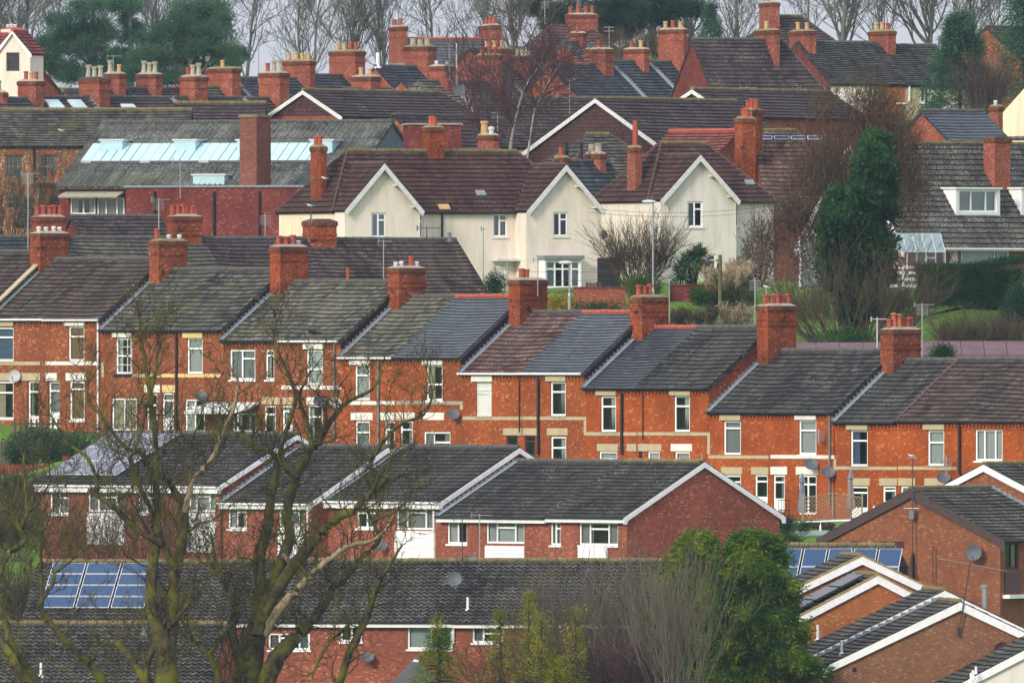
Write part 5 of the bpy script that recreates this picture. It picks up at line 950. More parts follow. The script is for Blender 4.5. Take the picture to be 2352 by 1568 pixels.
b = top('upper house with a purple-brown roof half hidden by bare shrubs', 1590, 1795, 91, 1235, 'tile_purple', [(13,545,680,712,203,'b','brick_far','cement_moss')], phi=-20, r=5.6, d=12, hipL=0, hipR=3.0, eL=.05, eR=3.0, wall='brick_maroon', fl=False)
b = top('upper house with dark roof and cream wall behind the rust-leaved tree', 1792, 2057, 97, B0_, 'tile_charcoal', [(13,780,905,958,203,'bb')], phi=-20, r=5.0, d=13, wall='render_cream', fl=False) if False else None
def upper(label, rl, rr, y, ye, wall, chim_, wins, Y0=1290):
    phi = -20; Y = Yl(Y0, phi, rl); r = (ye-y)*Y/PXM; b = ridgeB('upper_house', label, phi, Y, rl, rr, y, 12.5, r, 5.2, group='dark roofed houses at the top right')
    for w_, st, cu in wins: b.win(w_, st, cu, sill='paint_white')
    b.walls(wall, gmat='brick_maroon', lmat='brick_maroon'); b.roof('tile_charcoal', oL=0, oR=0, sag=.1); b.gutter()
    for c in chim_: b.chim(*[T(13,x,0)[0] for x in c[:3]], T(13,0,c[3])[1], c[4], 'brick_far', cap='cement_moss')
    return b
upper('upper house with a white rendered wall, a buff-potted chimney on its dark ridge', 1830, 1920, 97, 192, 'render_cream', [(780,910,958,208,'bb')], [(T(13,1085,590,1127,640), 'two', 'g')])
upper('upper house with an orange brick wall behind the rust-leaved tree top', 1915, 2000, 98, 193, 'brick_amber', [], [(T(13,1300,580,1370,660), 'two2', 'g')])
b = upper('upper house with white windows, its chimney with one red and two buff pots', 1995, 2058, 100, 195, 'stone_buff', [(1312,1440,1492,210,'rbb')], [(T(13,1490,583,1555,690), 'sash2', 'g'), (T(13,1655,583,1715,690), 'two2', 'g')]); b.pipe(T(13,1580,0)[0], T(13,0,570)[1], T(13,0,680)[1], 'paint_white', r=.07)
upper('upper house at the right end of the dark roof beside the dark conifer', 2052, 2150, 105, 198, 'render_cream', [], [])
b = ridgeB('old_house', 'distant house with a pyramid roof and a tall dark chimney', -10, C0+10, 1787, 1840, 38, 11, 3.2, 5, group=G7); b.walls('brick_far'); b.roof('tile_purple', oL=4, oR=3.5, hipL=4, hipR=3.5, ridge='ridge_moss'); b.chim(*[T(13,x,0)[0] for x in (578,640,712)], T(13,0,18)[1], 'r', 'brick_modern', z0=6)
b = ridgeB('old_house', 'pinkish brick gable among the bare trees at the far right', -60, C0+30, 2265, 2400, 62, 10, 4, 5, group=G7); b.walls('brick_rose'); b.roof('tile_brown')
# red roofed house top left with cream gable
b = ridgeB('villa', 'cream gabled villa with scarlet roofs at the upper left edge', -20, 1330, -160, 28, 78, 10, 4.5, 5.2, cat='house')
b.walls('render_cream'); b.roof('tile_scarlet', oL=.1, oR=.1, ridge='ridge_red', g=.3); b.chim(*[T(11,x,0)[0] for x in (5,100,145)], T(11,0,195)[1], 'www', 'render_cream', cap='terracotta')
b = sideg('villa_wing', 'tall narrow cream gable with one dark window beside the scarlet roof', -70, 1318, (30,71), -10, 122, 60, 4.6); b.root['category'] = 'house'
b.holes = {}; b.win(T(11,42,350,130,478), 'sash', None, face=('L',), frame='brown_wood'); b.walls('render_cream'); b.roof('tile_scarlet', oL=.15, oR=.1, ridge='ridge_red', g=.3); b.barge('L', dp=.15)
b = ridgeB('villa_annexe', 'scarlet roofed annexe with a skylight, half hidden behind the left pine', 40, 1325, 20, 60, 118, 12, 4.6, 4.5); b.root['category'] = 'house'; b.walls('brick_far'); b.roof('tile_scarlet', oL=.1, oR=.1, ridge='ridge_red', g=.3)
# ------------------------------------------------------------------ plants
def nrm(v): l = sqrt(v[0]**2+v[1]**2+v[2]**2) or 1; return (v[0]/l, v[1]/l, v[2]/l)
class TB:
    def __init__(s): s.V = []; s.F = []
    def tube(s, pts, rad, n=4):
        N = len(pts); base = len(s.V)
        for i in range(N):
            a = pts[i-1] if i else pts[0]; b = pts[i+1] if i < N-1 else pts[i]
            d = nrm((b[0]-a[0], b[1]-a[1], b[2]-a[2])); r = (1, 0, 0) if abs(d[0]) < .7 else (0, 0, 1)
            e = nrm((d[1]*r[2]-d[2]*r[1], d[2]*r[0]-d[0]*r[2], d[0]*r[1]-d[1]*r[0])); g = (d[1]*e[2]-d[2]*e[1], d[2]*e[0]-d[0]*e[2], d[0]*e[1]-d[1]*e[0])
            p = pts[i]; q = rad[i]
            for j in range(n):
                c, s_ = q*cos(2*pi*j/n), q*sin(2*pi*j/n); s.V.append((p[0]+c*e[0]+s_*g[0], p[1]+c*e[1]+s_*g[1], p[2]+c*e[2]+s_*g[2]))
        for i in range(N-1):
            for j in range(n):
                k = (j+1) % n; s.F.append((base+i*n+j, base+i*n+k, base+(i+1)*n+k, base+(i+1)*n+j))
    def build(s, name, mat, parent=None): return npmesh(name, np.array(s.V), np.array(s.F), mat, parent, True)
def grow(tb, p, d, L, r, lvl, pr, rg, mn=.010):
    n = pr.get('seg', 5); pts = [p]; ds = [d]; rr = [r]; w = pr['wig']; up = pr['up']
    for i in range(n):
        d = nrm((d[0]+rg.gauss(0, w), d[1]+rg.gauss(0, w), d[2]+rg.gauss(0, w*.8)+up)); k = L/n
        p = (p[0]+d[0]*k, p[1]+d[1]*k, p[2]+d[2]*k); pts.append(p); ds.append(d); rr.append(max(mn, r*(1-pr.get('tap', .6)*(i+1)/n)))
    tb.tube(pts, rr, 7 if r > .12 else 5 if r > .05 else 3)
    if lvl <= 0: return
    nc = pr['nch']; nc = nc[min(len(nc)-1, pr['lv']-lvl)]
    for k in range(nc):
        t_ = rg.uniform(pr.get('t0', .25), 1.0) if k else 1.0; i = min(n, max(1, int(round(t_*n)))); dd = ds[i]; s_ = pr['spr']*rg.uniform(.6, 1.3)*(.45 if k == 0 else 1)
        q = nrm((dd[0]+rg.gauss(0, s_), dd[1]+rg.gauss(0, s_), dd[2]+rg.gauss(0, s_*.7)))
        grow(tb, pts[i], q, L*pr['rat']*rg.uniform(.65, 1.15), max(mn, rr[i]*(.8 if k == 0 else .55)), lvl-1, pr, rg, mn)
def leafquads(cen, dirs, per, spread, size, asp, rg, droop=0.0):
    n = len(cen); c = np.repeat(cen, per, 0); d = np.repeat(dirs, per, 0); N = n*per
    pos = c+rg.normal(0, 1, (N, 3))*spread; a = d+rg.normal(0, .6, (N, 3)); a[:, 2] -= droop; a /= np.linalg.norm(a, axis=1)[:, None]+1e-9
    b = np.cross(a, rg.normal(0, 1, (N, 3))); b /= np.linalg.norm(b, axis=1)[:, None]+1e-9
    sz = size*rg.uniform(.6, 1.4, (N, 1)); L = a*sz; Wd = b*sz*asp
    V = np.stack([pos-Wd*.5, pos+L*.5-Wd*.35, pos+L, pos+L*.5+Wd*.5], 1).reshape(-1, 3); F = np.arange(N*4).reshape(-1, 4); return V, F
def ell(n, c, r, rg, lo=.55, flat=0):
    v = rg.normal(0, 1, (n, 3)); v /= np.linalg.norm(v, axis=1)[:, None]; rad = rg.uniform(lo, 1, (n, 1))
    return np.array(c)+v*rad*np.array(r), v
def bush(name, label, cat, px, py, Y, rx, rz, mat, n=160, per=14, size=.12, asp=.4, seed=1, ry=None, stems=0, smat='twig_brown', group=None, spread=None, lump=5, lo=.5, droop=0):
    # px,py centre; rx,rz in picture pixels
    rg = np.random.default_rng(seed); m = Y/PXM; c = P(px, py, Y); rx *= m; rz *= m; ry = (ry or min(rx, 2.0)); base = (c[0], c[1], c[2]-rz)
    root = empty(name, label, cat, base, 0, group); GCTRL.append(base)
    cs, ds = [], []
    for k in range(lump):
        cc = np.array([rg.uniform(-.5, .5)*rx, rg.uniform(-.5, .5)*ry, rz+rg.uniform(-.45, .45)*rz]); f = rg.uniform(.5, .8)
        a, b = ell(n//lump, cc, (rx*f, ry*f, rz*f), rg, lo); cs.append(a); ds.append(b)
    cs = np.concatenate(cs); ds = np.concatenate(ds); k = cs[:, 2] > -.2
    V, F = leafquads(cs[k], ds[k], per, spread or size*1.3, size, asp, rg, droop); npmesh('foliage', V, F, mat, root)
    tb = TB(); r2 = random.Random(seed)
    for i in range(max(3, stems)): grow(tb, (r2.uniform(-.3, .3)*rx, 0, 0), nrm((r2.gauss(0, .5), r2.gauss(0, .3), 1)), rz*1.2, .04, 1, dict(lv=1, nch=(3,), wig=.15, up=.1, spr=.5, rat=.6), r2)
    tb.build('stem', smat, root); return root
def barebush(name, label, px, pyb, Y, wpx, hpx, mat='twig_brown', n=60, seed=1, spr=.35, lvl=2, nch=(4, 4), cat='shrub', group=None, r=.03, mn=.008, wig=.12, up=.12, fan=.6, leaf=None, leafn=300):
    m = Y/PXM; b = P(px, pyb, Y); root = empty(name, label, cat, b, 0, group); (GCTRL.append(b) if Y > 1000 else None); tb = TB(); rg = random.Random(seed); H = hpx*m; W = wpx*m
    for i in range(n):
        x = rg.uniform(-.5, .5)*W; d = nrm((x/W*fan*2+rg.gauss(0, .12), rg.gauss(0, .25), 1)); L = H*rg.uniform(.3, .62)/ (1 if lvl else .62)
        grow(tb, (x*.6, rg.uniform(-.8, .8), 0), d, L, r*rg.uniform(.6, 1.3), lvl, dict(lv=lvl, nch=nch, wig=wig, up=up, spr=spr, rat=.6, seg=5), rg, mn)
    tb.build('branches', mat, root)
    if leaf:
        r2 = np.random.default_rng(seed); V0 = np.array(tb.V); sel = V0[r2.integers(0, len(V0), leafn)]; V, F = leafquads(sel, r2.normal(0, 1, sel.shape), 3, .08, .09, .6, r2); npmesh('foliage', V, F, leaf, root)
    return root
def baretree(name, label, px, pyb, Y, H, r, seed, mat='bark_grey', tmat=None, spr=.42, nch=(6, 5, 4, 3), rat=.62, wig=.09, up=.07, lean=(0, 0), trunks=1, group=None, lvl=4, mn=.014, t0=.3, L0=.45):
    b = P(px, pyb, Y); root = empty(name, label, 'tree', b, 0, group); GCTRL.append(b); rg = random.Random(seed); tr_ = TB(); cr = TB(); pr = dict(lv=lvl, nch=nch, wig=wig, up=up, spr=spr, rat=rat, seg=6, tap=.5, t0=t0)
    for k in range(trunks):
        d = nrm((lean[0]+(rg.gauss(0, .14) if trunks > 1 else 0), lean[1]+rg.gauss(0, .1), 1)); p = (rg.gauss(0, .35) if trunks > 1 else 0, rg.gauss(0, .3) if trunks > 1 else 0, -.3); pts = [p]; rr = [r]; n = 12; L = H*.78
        for i in range(n):
            d = nrm((d[0]+rg.gauss(0, .05), d[1]+rg.gauss(0, .05), d[2]+.03)); p = tuple(p[j]+d[j]*L/n for j in range(3)); pts.append(p); rr.append(r*(1-.8*(i+1)/n))
        tr_.tube(pts, rr, 8)
        for q in range(nch[0]*2):
            i = rg.randint(int(n*t0), n); a = rg.uniform(0, 2*pi); e = rg.uniform(.35, .8); dd = nrm((cos(a)*e*spr*2.2, sin(a)*e*spr*2.2, 1)); f = 1-.45*i/n
            grow(cr, pts[i], dd, H*L0*f*rg.uniform(.6, 1.1), rr[i]*.5, lvl-1, dict(pr, lv=lvl-1, nch=nch[1:]), rg, mn)
    tr_.build('trunk', tmat or mat, root); cr.build('crown', mat, root); return root
def copytree(src, label, px, pyb, Y, sc, rz):
    r = src.copy(); C.objects.link(r); r.location = P(px, pyb, Y); r.rotation_euler = (0, 0, rz); r.scale = (sc[0], sc[0], sc[1]); r['label'] = label; GCTRL.append(tuple(r.location))
    for ch in list(src.children): c = ch.copy(); C.objects.link(c); c.parent = r
    return r
def conifer(name, label, px, pyb, Y, H, Wd, mat, seed, n=500, per=26, size=.16, asp=.3, droop=.35, shape=1.0, lo=.55, spread=.16, group=None, tmat='bark_dark', jag=.3, cat='tree', layers=9):
    b = P(px, pyb, Y); root = empty(name, label, cat, b, 0, group); GCTRL.append(b); rg = np.random.default_rng(seed); z = rg.uniform(.03, 1, n)**.9; a = rg.uniform(0, 2*pi, n)
    lob = 1+jag*(np.sin(a*3+z*layers*2+seed)+np.sin(z*layers*2*pi*.5+a*2))*.5; R_ = Wd/2*(1-z)**(.75*shape)*lob+.1; q = rg.uniform(lo, 1.03, n)*R_
    cen = np.stack([q*np.cos(a), q*np.sin(a), z*H-.12*q], 1); dr = np.stack([np.cos(a), np.sin(a), np.full(n, .15)], 1)
    V, F = leafquads(cen, dr, per, spread, size, asp, rg, droop); 
    # long sprays at the outline
    npmesh('crown', V, F, mat, root); tb = TB(); tb.tube([(0, 0, -.3), (0, 0, H*.5), (0, 0, H*.95)], [H*.022, H*.014, .03], 7); r2 = random.Random(seed)
    for k in range(24):
        zz = r2.uniform(.1, .9); aa = r2.uniform(0, 2*pi); L = Wd/2*(1-zz)**(.75*shape)*.9; tb.tube([(0, 0, zz*H), (cos(aa)*L*.5, sin(aa)*L*.5, zz*H+.05*L), (cos(aa)*L, sin(aa)*L, zz*H-.1*L)], [.05, .035, .012], 4)
    tb.build('trunk', tmat, root); return root
# ------------------------------------------------------------------ the contorted willows in front
def catmull(p, k=5):
    out = []
    for i in range(len(p)-1):
        a, b, c, d = p[max(0, i-1)], p[i], p[i+1], p[min(len(p)-1, i+2)]
        for j in range(k):
            t_ = j/k; out.append(tuple(.5*((2*b[q])+(-a[q]+c[q])*t_+(2*a[q]-5*b[q]+4*c[q]-d[q])*t_*t_+(-a[q]+3*b[q]-3*c[q]+d[q])*t_**3) for q in range(len(b))))
    out.append(tuple(p[-1])); return out
def willow(label, Y, limbs, seed, base, dens=2.5, dead=()):
    bp = P(base[0], base[1], Y); root = empty('contorted_willow', label, 'tree', bp, 0, 'bare contorted willows in front of the houses'); rg = random.Random(seed); tk = TB(); tw = TB(); dd_ = TB()
    for li, L in enumerate(limbs):
        drift = rg.uniform(-.9, .9); q = []
        for i, e in enumerate(L[1]):
            x, y = t(L[0], e[0], e[1]) if L[0] else (e[0], e[1]); w = P(x, y, Y+drift*min(i, 4)*.6); q.append((w[0]-bp[0], w[1]-bp[1], w[2]-bp[2], e[2]/2.9226*Y/PXM/2 if L[0] else e[2]*Y/PXM/2))
        q = catmull(q, 5); rr = [max(.014, a[3]) for a in q]
        pts = [(a[0]+rg.gauss(0, .015), a[1]+rg.gauss(0, .03), a[2]+rg.gauss(0, .01)) for a in q]; q_ = TB() if li in dead else tk; q_.tube(pts, rr, 9)
        if li in dead: q_.build('dead_branch', 'bark_dead', root)
        ln = sum(math.dist(pts[i], pts[i+1]) for i in range(len(pts)-1)); nb = int(ln*dens)
        for k in range(nb):
            i = rg.randint(1, len(pts)-1); 
            if pts[i][2]+bp[2] < -16.8 and rg.random() < .3: continue
            d0 = nrm(tuple(pts[i][j]-pts[i-1][j] for j in range(3))); d = nrm((d0[0]*.5+rg.gauss(0, .75), d0[1]*.3+rg.gauss(0, .6), d0[2]*.5+rg.gauss(.35, .5)))
            big = rr[i] > .06; grow(tw, pts[i], d, rg.uniform(.8, 2.0)*(1.3 if big else .75), min(.045, max(.016, rr[i]*.4)), 2, dict(lv=2, nch=(4, 3), wig=.36, up=.14, spr=.55, rat=.62, seg=7, tap=.55), rg, .012)
        # end twigs
        for k in range(5): d0 = nrm(tuple(pts[-1][j]-pts[-3][j] for j in range(3))); grow(tw, pts[-1], nrm((d0[0]+rg.gauss(0, .4), rg.gauss(0, .4), d0[2]+rg.gauss(.2, .3))), rg.uniform(.7, 1.6), .02, 2, dict(lv=2, nch=(3, 3), wig=.33, up=.03, spr=.5, rat=.6, seg=7), rg, .012)
    tk.build('trunk', 'bark_willow', root); tw.build('crown', 'bark_willow', root)
    return root
y2 = lambda pts: [(x, (y/2.9226+506.6-1031.8)*2.9226, w) for x, y, w in pts]      # row-2 tile points expressed in row 3
willow('left contorted willow with mossy trunks rising in front of the blue solar array', 872, [
 (31, [(1120,1700,175),(1115,1500,165),(1105,1350,140),(1050,1200,105),(1015,1050,85),(1020,850,75),(1045,650,62),(1060,450,52),(1045,250,44),(1050,30,36)]+y2([(1010,1180,34),(985,1030,30),(965,900,26),(940,760,16),(935,640,8)])),
 (31, [(1120,1420,110),(1150,1200,95),(1165,980,80),(1180,800,72),(1225,620,62),(1240,450,55),(1205,330,48),(1130,220,40),(1010,140,34),(940,20,30)]+y2([(870,1540,28),(770,1440,26),(680,1310,24),(590,1210,20),(590,1100,12),(620,950,6)])),
 (31, [(1165,800,55),(1090,640,48),(950,560,40),(860,480,44),(780,400,40),(690,330,34),(600,270,26),(655,270,22),(640,180,24),(590,60,26),(500,-10,22)]+y2([(440,1480,20),(380,1370,16),(330,1290,10)])),
 (31, [(1240,420,42),(1290,210,36),(1400,90,34),(1450,0,30)]+y2([(1480,1450,28),(1560,1290,28),(1590,1150,20),(1585,1040,14),(1510,960,8)])),
 (31, [(720,1700,80),(690,1560,75),(600,1430,60),(540,1380,52),(400,1240,44),(300,1110,38),(275,1030,34),(350,900,28),(370,830,24),(470,750,20),(560,670,14),(620,640,8)]),
 (31, [(285,1040,24),(275,820,22),(275,600,20),(320,480,16),(350,400,8)]),
 (31, [(1010,1600,60),(930,1480,58),(860,1380,52),(800,1310,46),(745,1310,40)]),
 (31, [(980,1600,40),(990,1430,40),(1060,1280,38),(1160,1170,34),(1280,1010,30),(1300,910,22),(1390,860,12)]),
 (31, [(1050,560,30),(1010,400,30),(960,300,34),(905,180,30),(875,60,26),(905,0,20)]+y2([(960,1350,20),(1000,1180,28),(1050,1000,22),(1050,900,14),(1085,800,14),(1070,700,10),(1120,620,6)])),
 (31, [(1260,560,26),(1330,500,20),(1420,480,14)]), (31, [(1260,330,26),(1290,100,22),(1300,0,18)]+y2([(1290,1480,16),(1340,1350,12),(1360,1260,8)])),
 (31, [(920,1450,18),(1000,560,18),(960,470,16),(900,380,12),(860,320,6)]) if False else (31, [(1000,560,20),(930,430,16),(890,360,10)]),
], 11, (385,1615), dead=(3,))
willow('right contorted willow whose longest limb reaches over the middle of the brick houses', 876, [
 (31, [(1650,1720,230),(1660,1550,200),(1690,1350,170),(1730,1150,130),(1750,950,95),(1740,720,85),(1790,540,75),(1815,350,62),(1845,200,52),(1855,60,40),(1790,10,30)]+y2([(1690,1490,26),(1600,1370,22),(1545,1290,12)])),
 (31, [(1730,1250,110),(1800,1020,90),(1880,780,80),(1945,600,72),(1930,420,66),(1985,190,60),(2060,60,50),(2090,-10,44)]+y2([(2130,1500,46),(2190,1390,44),(2250,1300,34),(2345,1210,28),(2500,1130,20),(2560,1020,12)])),
 (31, [(1720,1180,70),(1900,880,80),(2050,680,82),(2160,560,76),(2270,450,66),(2370,410,56),(2480,300,46),(2600,200,40),(2480,120,24)]),
 (31, [(1740,1700,140),(1840,1430,120),(1990,1250,95),(2100,1150,72),(2200,1000,58),(2300,880,50),(2420,740,40),(2540,610,32),(2500,480,24),(2420,330,16)]),
 (31, [(1770,1250,60),(1880,1070,70),(2010,930,56),(2100,830,44),(2230,720,40),(2360,640,34),(2500,610,24),(2620,500,16)]),
 (31, [(1490,1700,60),(1470,1540,50),(1410,1380,40),(1310,1290,30),(1210,1130,18)]), (31, [(1415,1370,34),(1490,1250,26),(1570,1150,18)]),
 (31, [(1640,1500,60),(1570,1250,50),(1560,1000,44),(1480,870,36),(1440,700,28),(1420,600,18)]),
 (31, [(2340,1180,30),(2200,1310,26),(2100,1500,20)]), (31, [(2260,1650,50),(2330,1400,56),(2450,1150,50),(2520,950,40),(2600,800,28),(2700,640,16)]),
 (31, [(1990,200,44),(1880,40,36)]+y2([(1950,1330,30),(1980,1180,26),(1930,1020,20),(1870,880,16),(1830,740,10),(1840,640,6)])),
 (31, [(2090,-10,30)]+y2([(2080,1400,26),(2010,1200,22),(2040,1100,16),(2110,980,8)])),
 (31, [(1900,700,36),(2010,830,34),(2095,900,26)]), (31, [(2480,300,30),(2560,160,24),(2640,40,16)]), (31, [(2500,480,24),(2640,420,20),(2760,330,10)]),
 (31, [(2470,120,24)]+y2([(2560,1500,24),(2700,1360,22),(2850,1300,18),(2900,1150,12),(2860,1000,6)])),
 (31, [(1750,900,50),(1760,760,40),(1745,640,20)]),
], 23, (560,1620), dead=(4, 12))
willow('far left contorted willow, its mossy limb leaving the picture edge', 868, [
 (31, [(280,1720,90),(230,1560,85),(150,1450,72),(80,1320,60),(50,1200,52),(0,1060,44),(-40,950,36)]), (31, [(-60,1000,40),(-20,900,36),(40,730,40),(160,620,40),(145,550,34),(180,440,28),(240,370,18),(310,270,16),(335,200,12),(330,100,8)]),
 (31, [(150,560,24),(60,420,18),(0,420,12)]), (31, [(180,440,18),(170,260,16),(160,60,14),(180,0,8)]), (31, [(-30,1250,70),(30,1330,64),(110,1450,60),(160,1700,60)]),
], 37, (60,1630), dens=2.2)
# thicket, conifers and sprigs at the bottom
barebush('thicket', 'tall grey multi-stemmed bare shrub left of the green conifer', 1415, 1610, 884, 430, 340, 'twig_grey', 190, 5, .22, 2, (4, 3), r=.028, mn=.009, fan=.35, up=.08)
barebush('thicket', 'broad grey-brown bush left of the tall grey shrub', 1315, 1615, 886, 300, 270, 'twig_grey', 110, 51, .3, 2, (4, 3), r=.02, mn=.009, fan=.5, up=.06)
barebush('thicket', 'low purple-brown tangle of twigs below the tall grey shrub', 1360, 1620, 878, 420, 190, 'twig_purple', 200, 6, .5, 2, (5, 4), r=.02, mn=.008, fan=.8, up=.02, wig=.2)
barebush('thicket', 'bare brown twigs between the willow and the yellow-green sprigs', 1180, 1620, 880, 200, 190, 'twig_brown', 80, 7, .5, 2, (4, 4), r=.02, fan=.7, wig=.2)
barebush('thicket', 'grey bare stems in front of the conifer base', 1560, 1610, 876, 180, 360, 'twig_grey', 60, 8, .2, 2, (4, 3), r=.024, fan=.35, up=.1)
conifer('cypress', 'bright green cypress at the bottom right of centre, beside the brown gables', 1728, 1640, 884, 8.1, 4.9, 'leaf_cypress', 3, n=2600, per=30, size=.26, asp=.26, shape=.55, jag=.65, spread=.17, layers=9, lo=.7)
conifer('cypress', 'yellow-tipped cypress behind the grey shrub stems, left of the brighter one', 1600, 1640, 889, 8.1, 3.8, 'leaf_cypress', 4, n=1500, per=26, size=.26, asp=.26, shape=.5, jag=.65, spread=.18, lo=.7, layers=8)
for i, (lb, x, yb, hh, ww) in enumerate([('lowest yellow-green conifer sprig below the white flue', 1010, 1640, 3.8, 3.0), ('slender yellow-green sprig in front of the lower window', 1215, 1570, 4.1, 1.1), ('ragged yellow-green sprig left of the white flue house window', 1005, 1560, 2.9, .8), ('small yellow-green sprig right of the patio window', 1150, 1560, 3.1, 1.2)]):
    conifer('conifer_sapling', lb, x, yb, 874, hh, ww, 'leaf_olive' if i else 'leaf_cypress', 31+i, n=int(90*hh*ww/2), per=16, size=.13, asp=.25, shape=.9, jag=.6, spread=.12, cat='sapling')
for x, y0, y1 in ((1243, 1410, 1600), (1322, 1400, 1600), (1275, 1500, 1600)):
    hh = (1640-y0)*.0194; conifer('conifer_sapling', {1243: 'olive upright shoot, left of two by the bottom edge', 1322: 'olive upright shoot, right of two by the bottom edge', 1275: 'short olive shoot between the two upright ones'}[x], x, 1640, 868, hh, .85, 'leaf_olive', x, n=170, per=16, size=.12, asp=.3, shape=.5, jag=.65, cat='sapling')
bush('shrub', 'dark ivy mound at the left, above the maroon fence', 'shrub', 120, 1025, 985, 98, 44, 'leaf_dark', 420, 20, .16, seed=3)
bush('shrub', 'green shrub beside the grey boards at the left edge', 'shrub', 40, 1050, 980, 40, 22, 'leaf_dark', 160, 16, .15, seed=4)
barebush('scrub', 'brown scrub in front of the pantiled house at the far left', 30, 1470, 925, 130, 230, 'twig_brown', 60, 9, .5, 2, (5, 4), r=.02, fan=.5, wig=.2, leaf='leaf_scrub', leafn=1800)
barebush('scrub', 'dense brown scrub left of the brick house with pale solar panels', 20, 1290, 955, 160, 190, 'twig_brown', 70, 10, .5, 2, (5, 4), r=.02, fan=.5, wig=.2, leaf='leaf_scrub', leafn=2600)
barebush('scrub', 'dark hedge-like scrub under the maroon fence', 50, 1160, 968, 180, 90, 'twig_brown', 90, 12, .5, 2, (5, 4), r=.02, fan=.6, wig=.2, leaf='leaf_dark', leafn=2500)
barebush('shrub', 'bare shrub in front of the brick house with pale solar panels', 330, 1370, 918, 460, 300, 'twig_brown', 90, 13, .5, 2, (5, 4), r=.018, fan=.5, wig=.22)
barebush('shrub', 'pinkish bare shrub over the pale solar array', 340, 1340, 935, 150, 330, 'twig_purple', 28, 14, .5, 2, (5, 4), r=.015, mn=.007, fan=.5, wig=.2)
# garden between the rows
bush('shrub', 'small dark bush right of the blank brick gable', 'shrub', 1805, 1206, 950, 26, 22, 'leaf_dark', 130, 16, .12, seed=21)
bush('shrub', 'low green bush in front of the garden deck', 'shrub', 1822, 1240, 945, 34, 12, 'leaf_bush', 130, 14, .12, seed=22); bush('shrub', 'small shrub behind the white railing', 'shrub', 1843, 1210, 948, 20, 9, 'leaf_bush', 80, 12, .1, seed=23)
barebush('scrub', 'heap of dead climbing stems under the wooden trellis', 1885, 1215, 955, 90, 22, 'twig_brown', 80, 24, .6, 1, (5,), r=.015, fan=.6, leaf='leaf_scrub', leafn=900)
# middle ground
IVY = True
b9 = barebush('tree', 'spreading bare brown branches around the foot of the ivy-clad tree', 1960, 790, 1032, 330, 260, 'twig_brown', 90, 15, .42, 3, (4, 3, 3), cat='tree', r=.05, fan=1.1, wig=.1, up=.03)
baretree('beech_tree', 'twiggy beech still holding rust-brown leaves above the ivy-clad tree', 1960, 800, 1042, 13.0, .26, 16, 'twig_brown', spr=.42, trunks=2, nch=(8, 5, 4, 3), L0=.34, mn=.010)
r_ = np.random.default_rng(4); root = [o for o in C.objects if o.name == 'beech_tree'][0]; cen, dr = [], []
for (x, y, a, b_, n) in ((2040,330,85,100,800), (1890,420,110,110,700), (2000,250,80,60,300), (1830,520,80,70,420), (2090,430,60,120,480), (1900,260,50,50,120), (1950,400,180,190,400), (1760,560,50,60,200), (1850,600,90,70,200)):
    m = 1042/PXM; c = P(x, y, 1042); l = root.location; e, v = ell(n, (c[0]-l[0], c[1]-l[1], c[2]-l[2]), (a*m, 2.2, b_*m), r_, .1); cen.append(e); dr.append(v)
V, F = leafquads(np.concatenate(cen), np.concatenate(dr), 5, .16, .11, .7, r_); npmesh('leaves', V, F, 'leaf_rust', root)
tb = TB(); r3 = random.Random(8)
for e in np.concatenate(cen)[::2]: grow(tb, tuple(e), nrm((r3.gauss(0, .6), r3.gauss(0, .6), .8)), 1.0, .016, 1, dict(lv=1, nch=(3,), wig=.15, up=.05, spr=.5, rat=.6, seg=3), r3, .009)
tb.build('twigs', 'twig_brown', root)
barebush('shrub', 'rounded bare winter shrub between the two cream houses', 1462, 655, 1062, 120, 170, 'twig_brown', 120, 17, .3, 2, (5, 4), r=.022, fan=.75, up=.02)
bush('shrub', 'feathery light green shrub below the rounded bare shrub', 'shrub', 1478, 662, 1055, 52, 36, 'leaf_bush', 240, 18, .13, seed=24)
bush('shrub', 'yellow-flowering shrub behind the terrace ridge, beside the lamp post', 'shrub', 1284, 692, 1046, 38, 28, 'leaf_yellow', 200, 10, .09, asp=.7, seed=25); bush('shrub', 'dark green shrub at the base of the yellow one', 'shrub', 1310, 706, 1049, 56, 16, 'leaf_dark', 160, 14, .12, seed=26)
bush('shrub', 'green shrub at the door of the two-gabled cream house', 'shrub', 1137, 652, 1062, 32, 26, 'leaf_ivy', 200, 16, .12, seed=27)
bush('shrub', 'low green shrubs below the brick garden wall', 'shrub', 1380, 712, 1040, 50, 14, 'leaf_ivy', 140, 14, .12, seed=28); bush('shrub', 'round green shrub left of the pampas grass', 'shrub', 1610, 682, 1046, 22, 20, 'leaf_ivy', 140, 16, .12, seed=29)
barebush('scrub', 'brown dead undergrowth below the palm', 1590, 745, 1036, 150, 50, 'twig_brown', 90, 18, .5, 1, (5,), r=.015, fan=.6, leaf='leaf_scrub', leafn=1500)
barebush('scrub', 'straw coloured dead stems beside the telegraph pole', 1690, 745, 1037, 90, 60, 'twig_grey', 70, 19, .4, 1, (5,), r=.014, fan=.4, leaf='leaf_straw', leafn=700)
barebush('scrub', 'dark brown bank of brambles on the right of the lawn', 2250, 830, 1028, 240, 120, 'twig_brown', 150, 20, .5, 2, (5, 4), r=.02, fan=.6, wig=.2, leaf='leaf_scrub', leafn=3500)
barebush('scrub', 'bare bush under the ivy-clad tree at the lawn edge', 1870, 740, 1050, 200, 90, 'twig_brown', 90, 21, .5, 2, (4, 4), r=.018, fan=.6, wig=.2)
bush('shrub', 'dark evergreen at the right edge beside the clipped hedge', 'shrub', 2335, 720, 1032, 45, 70, 'leaf_dark', 400, 18, .15, seed=30); bush('shrub', 'small green bush over the purple shed roofs', 'shrub', 2162, 812, 1005, 28, 20, 'leaf_ivy', 200, 16, .11, seed=32)
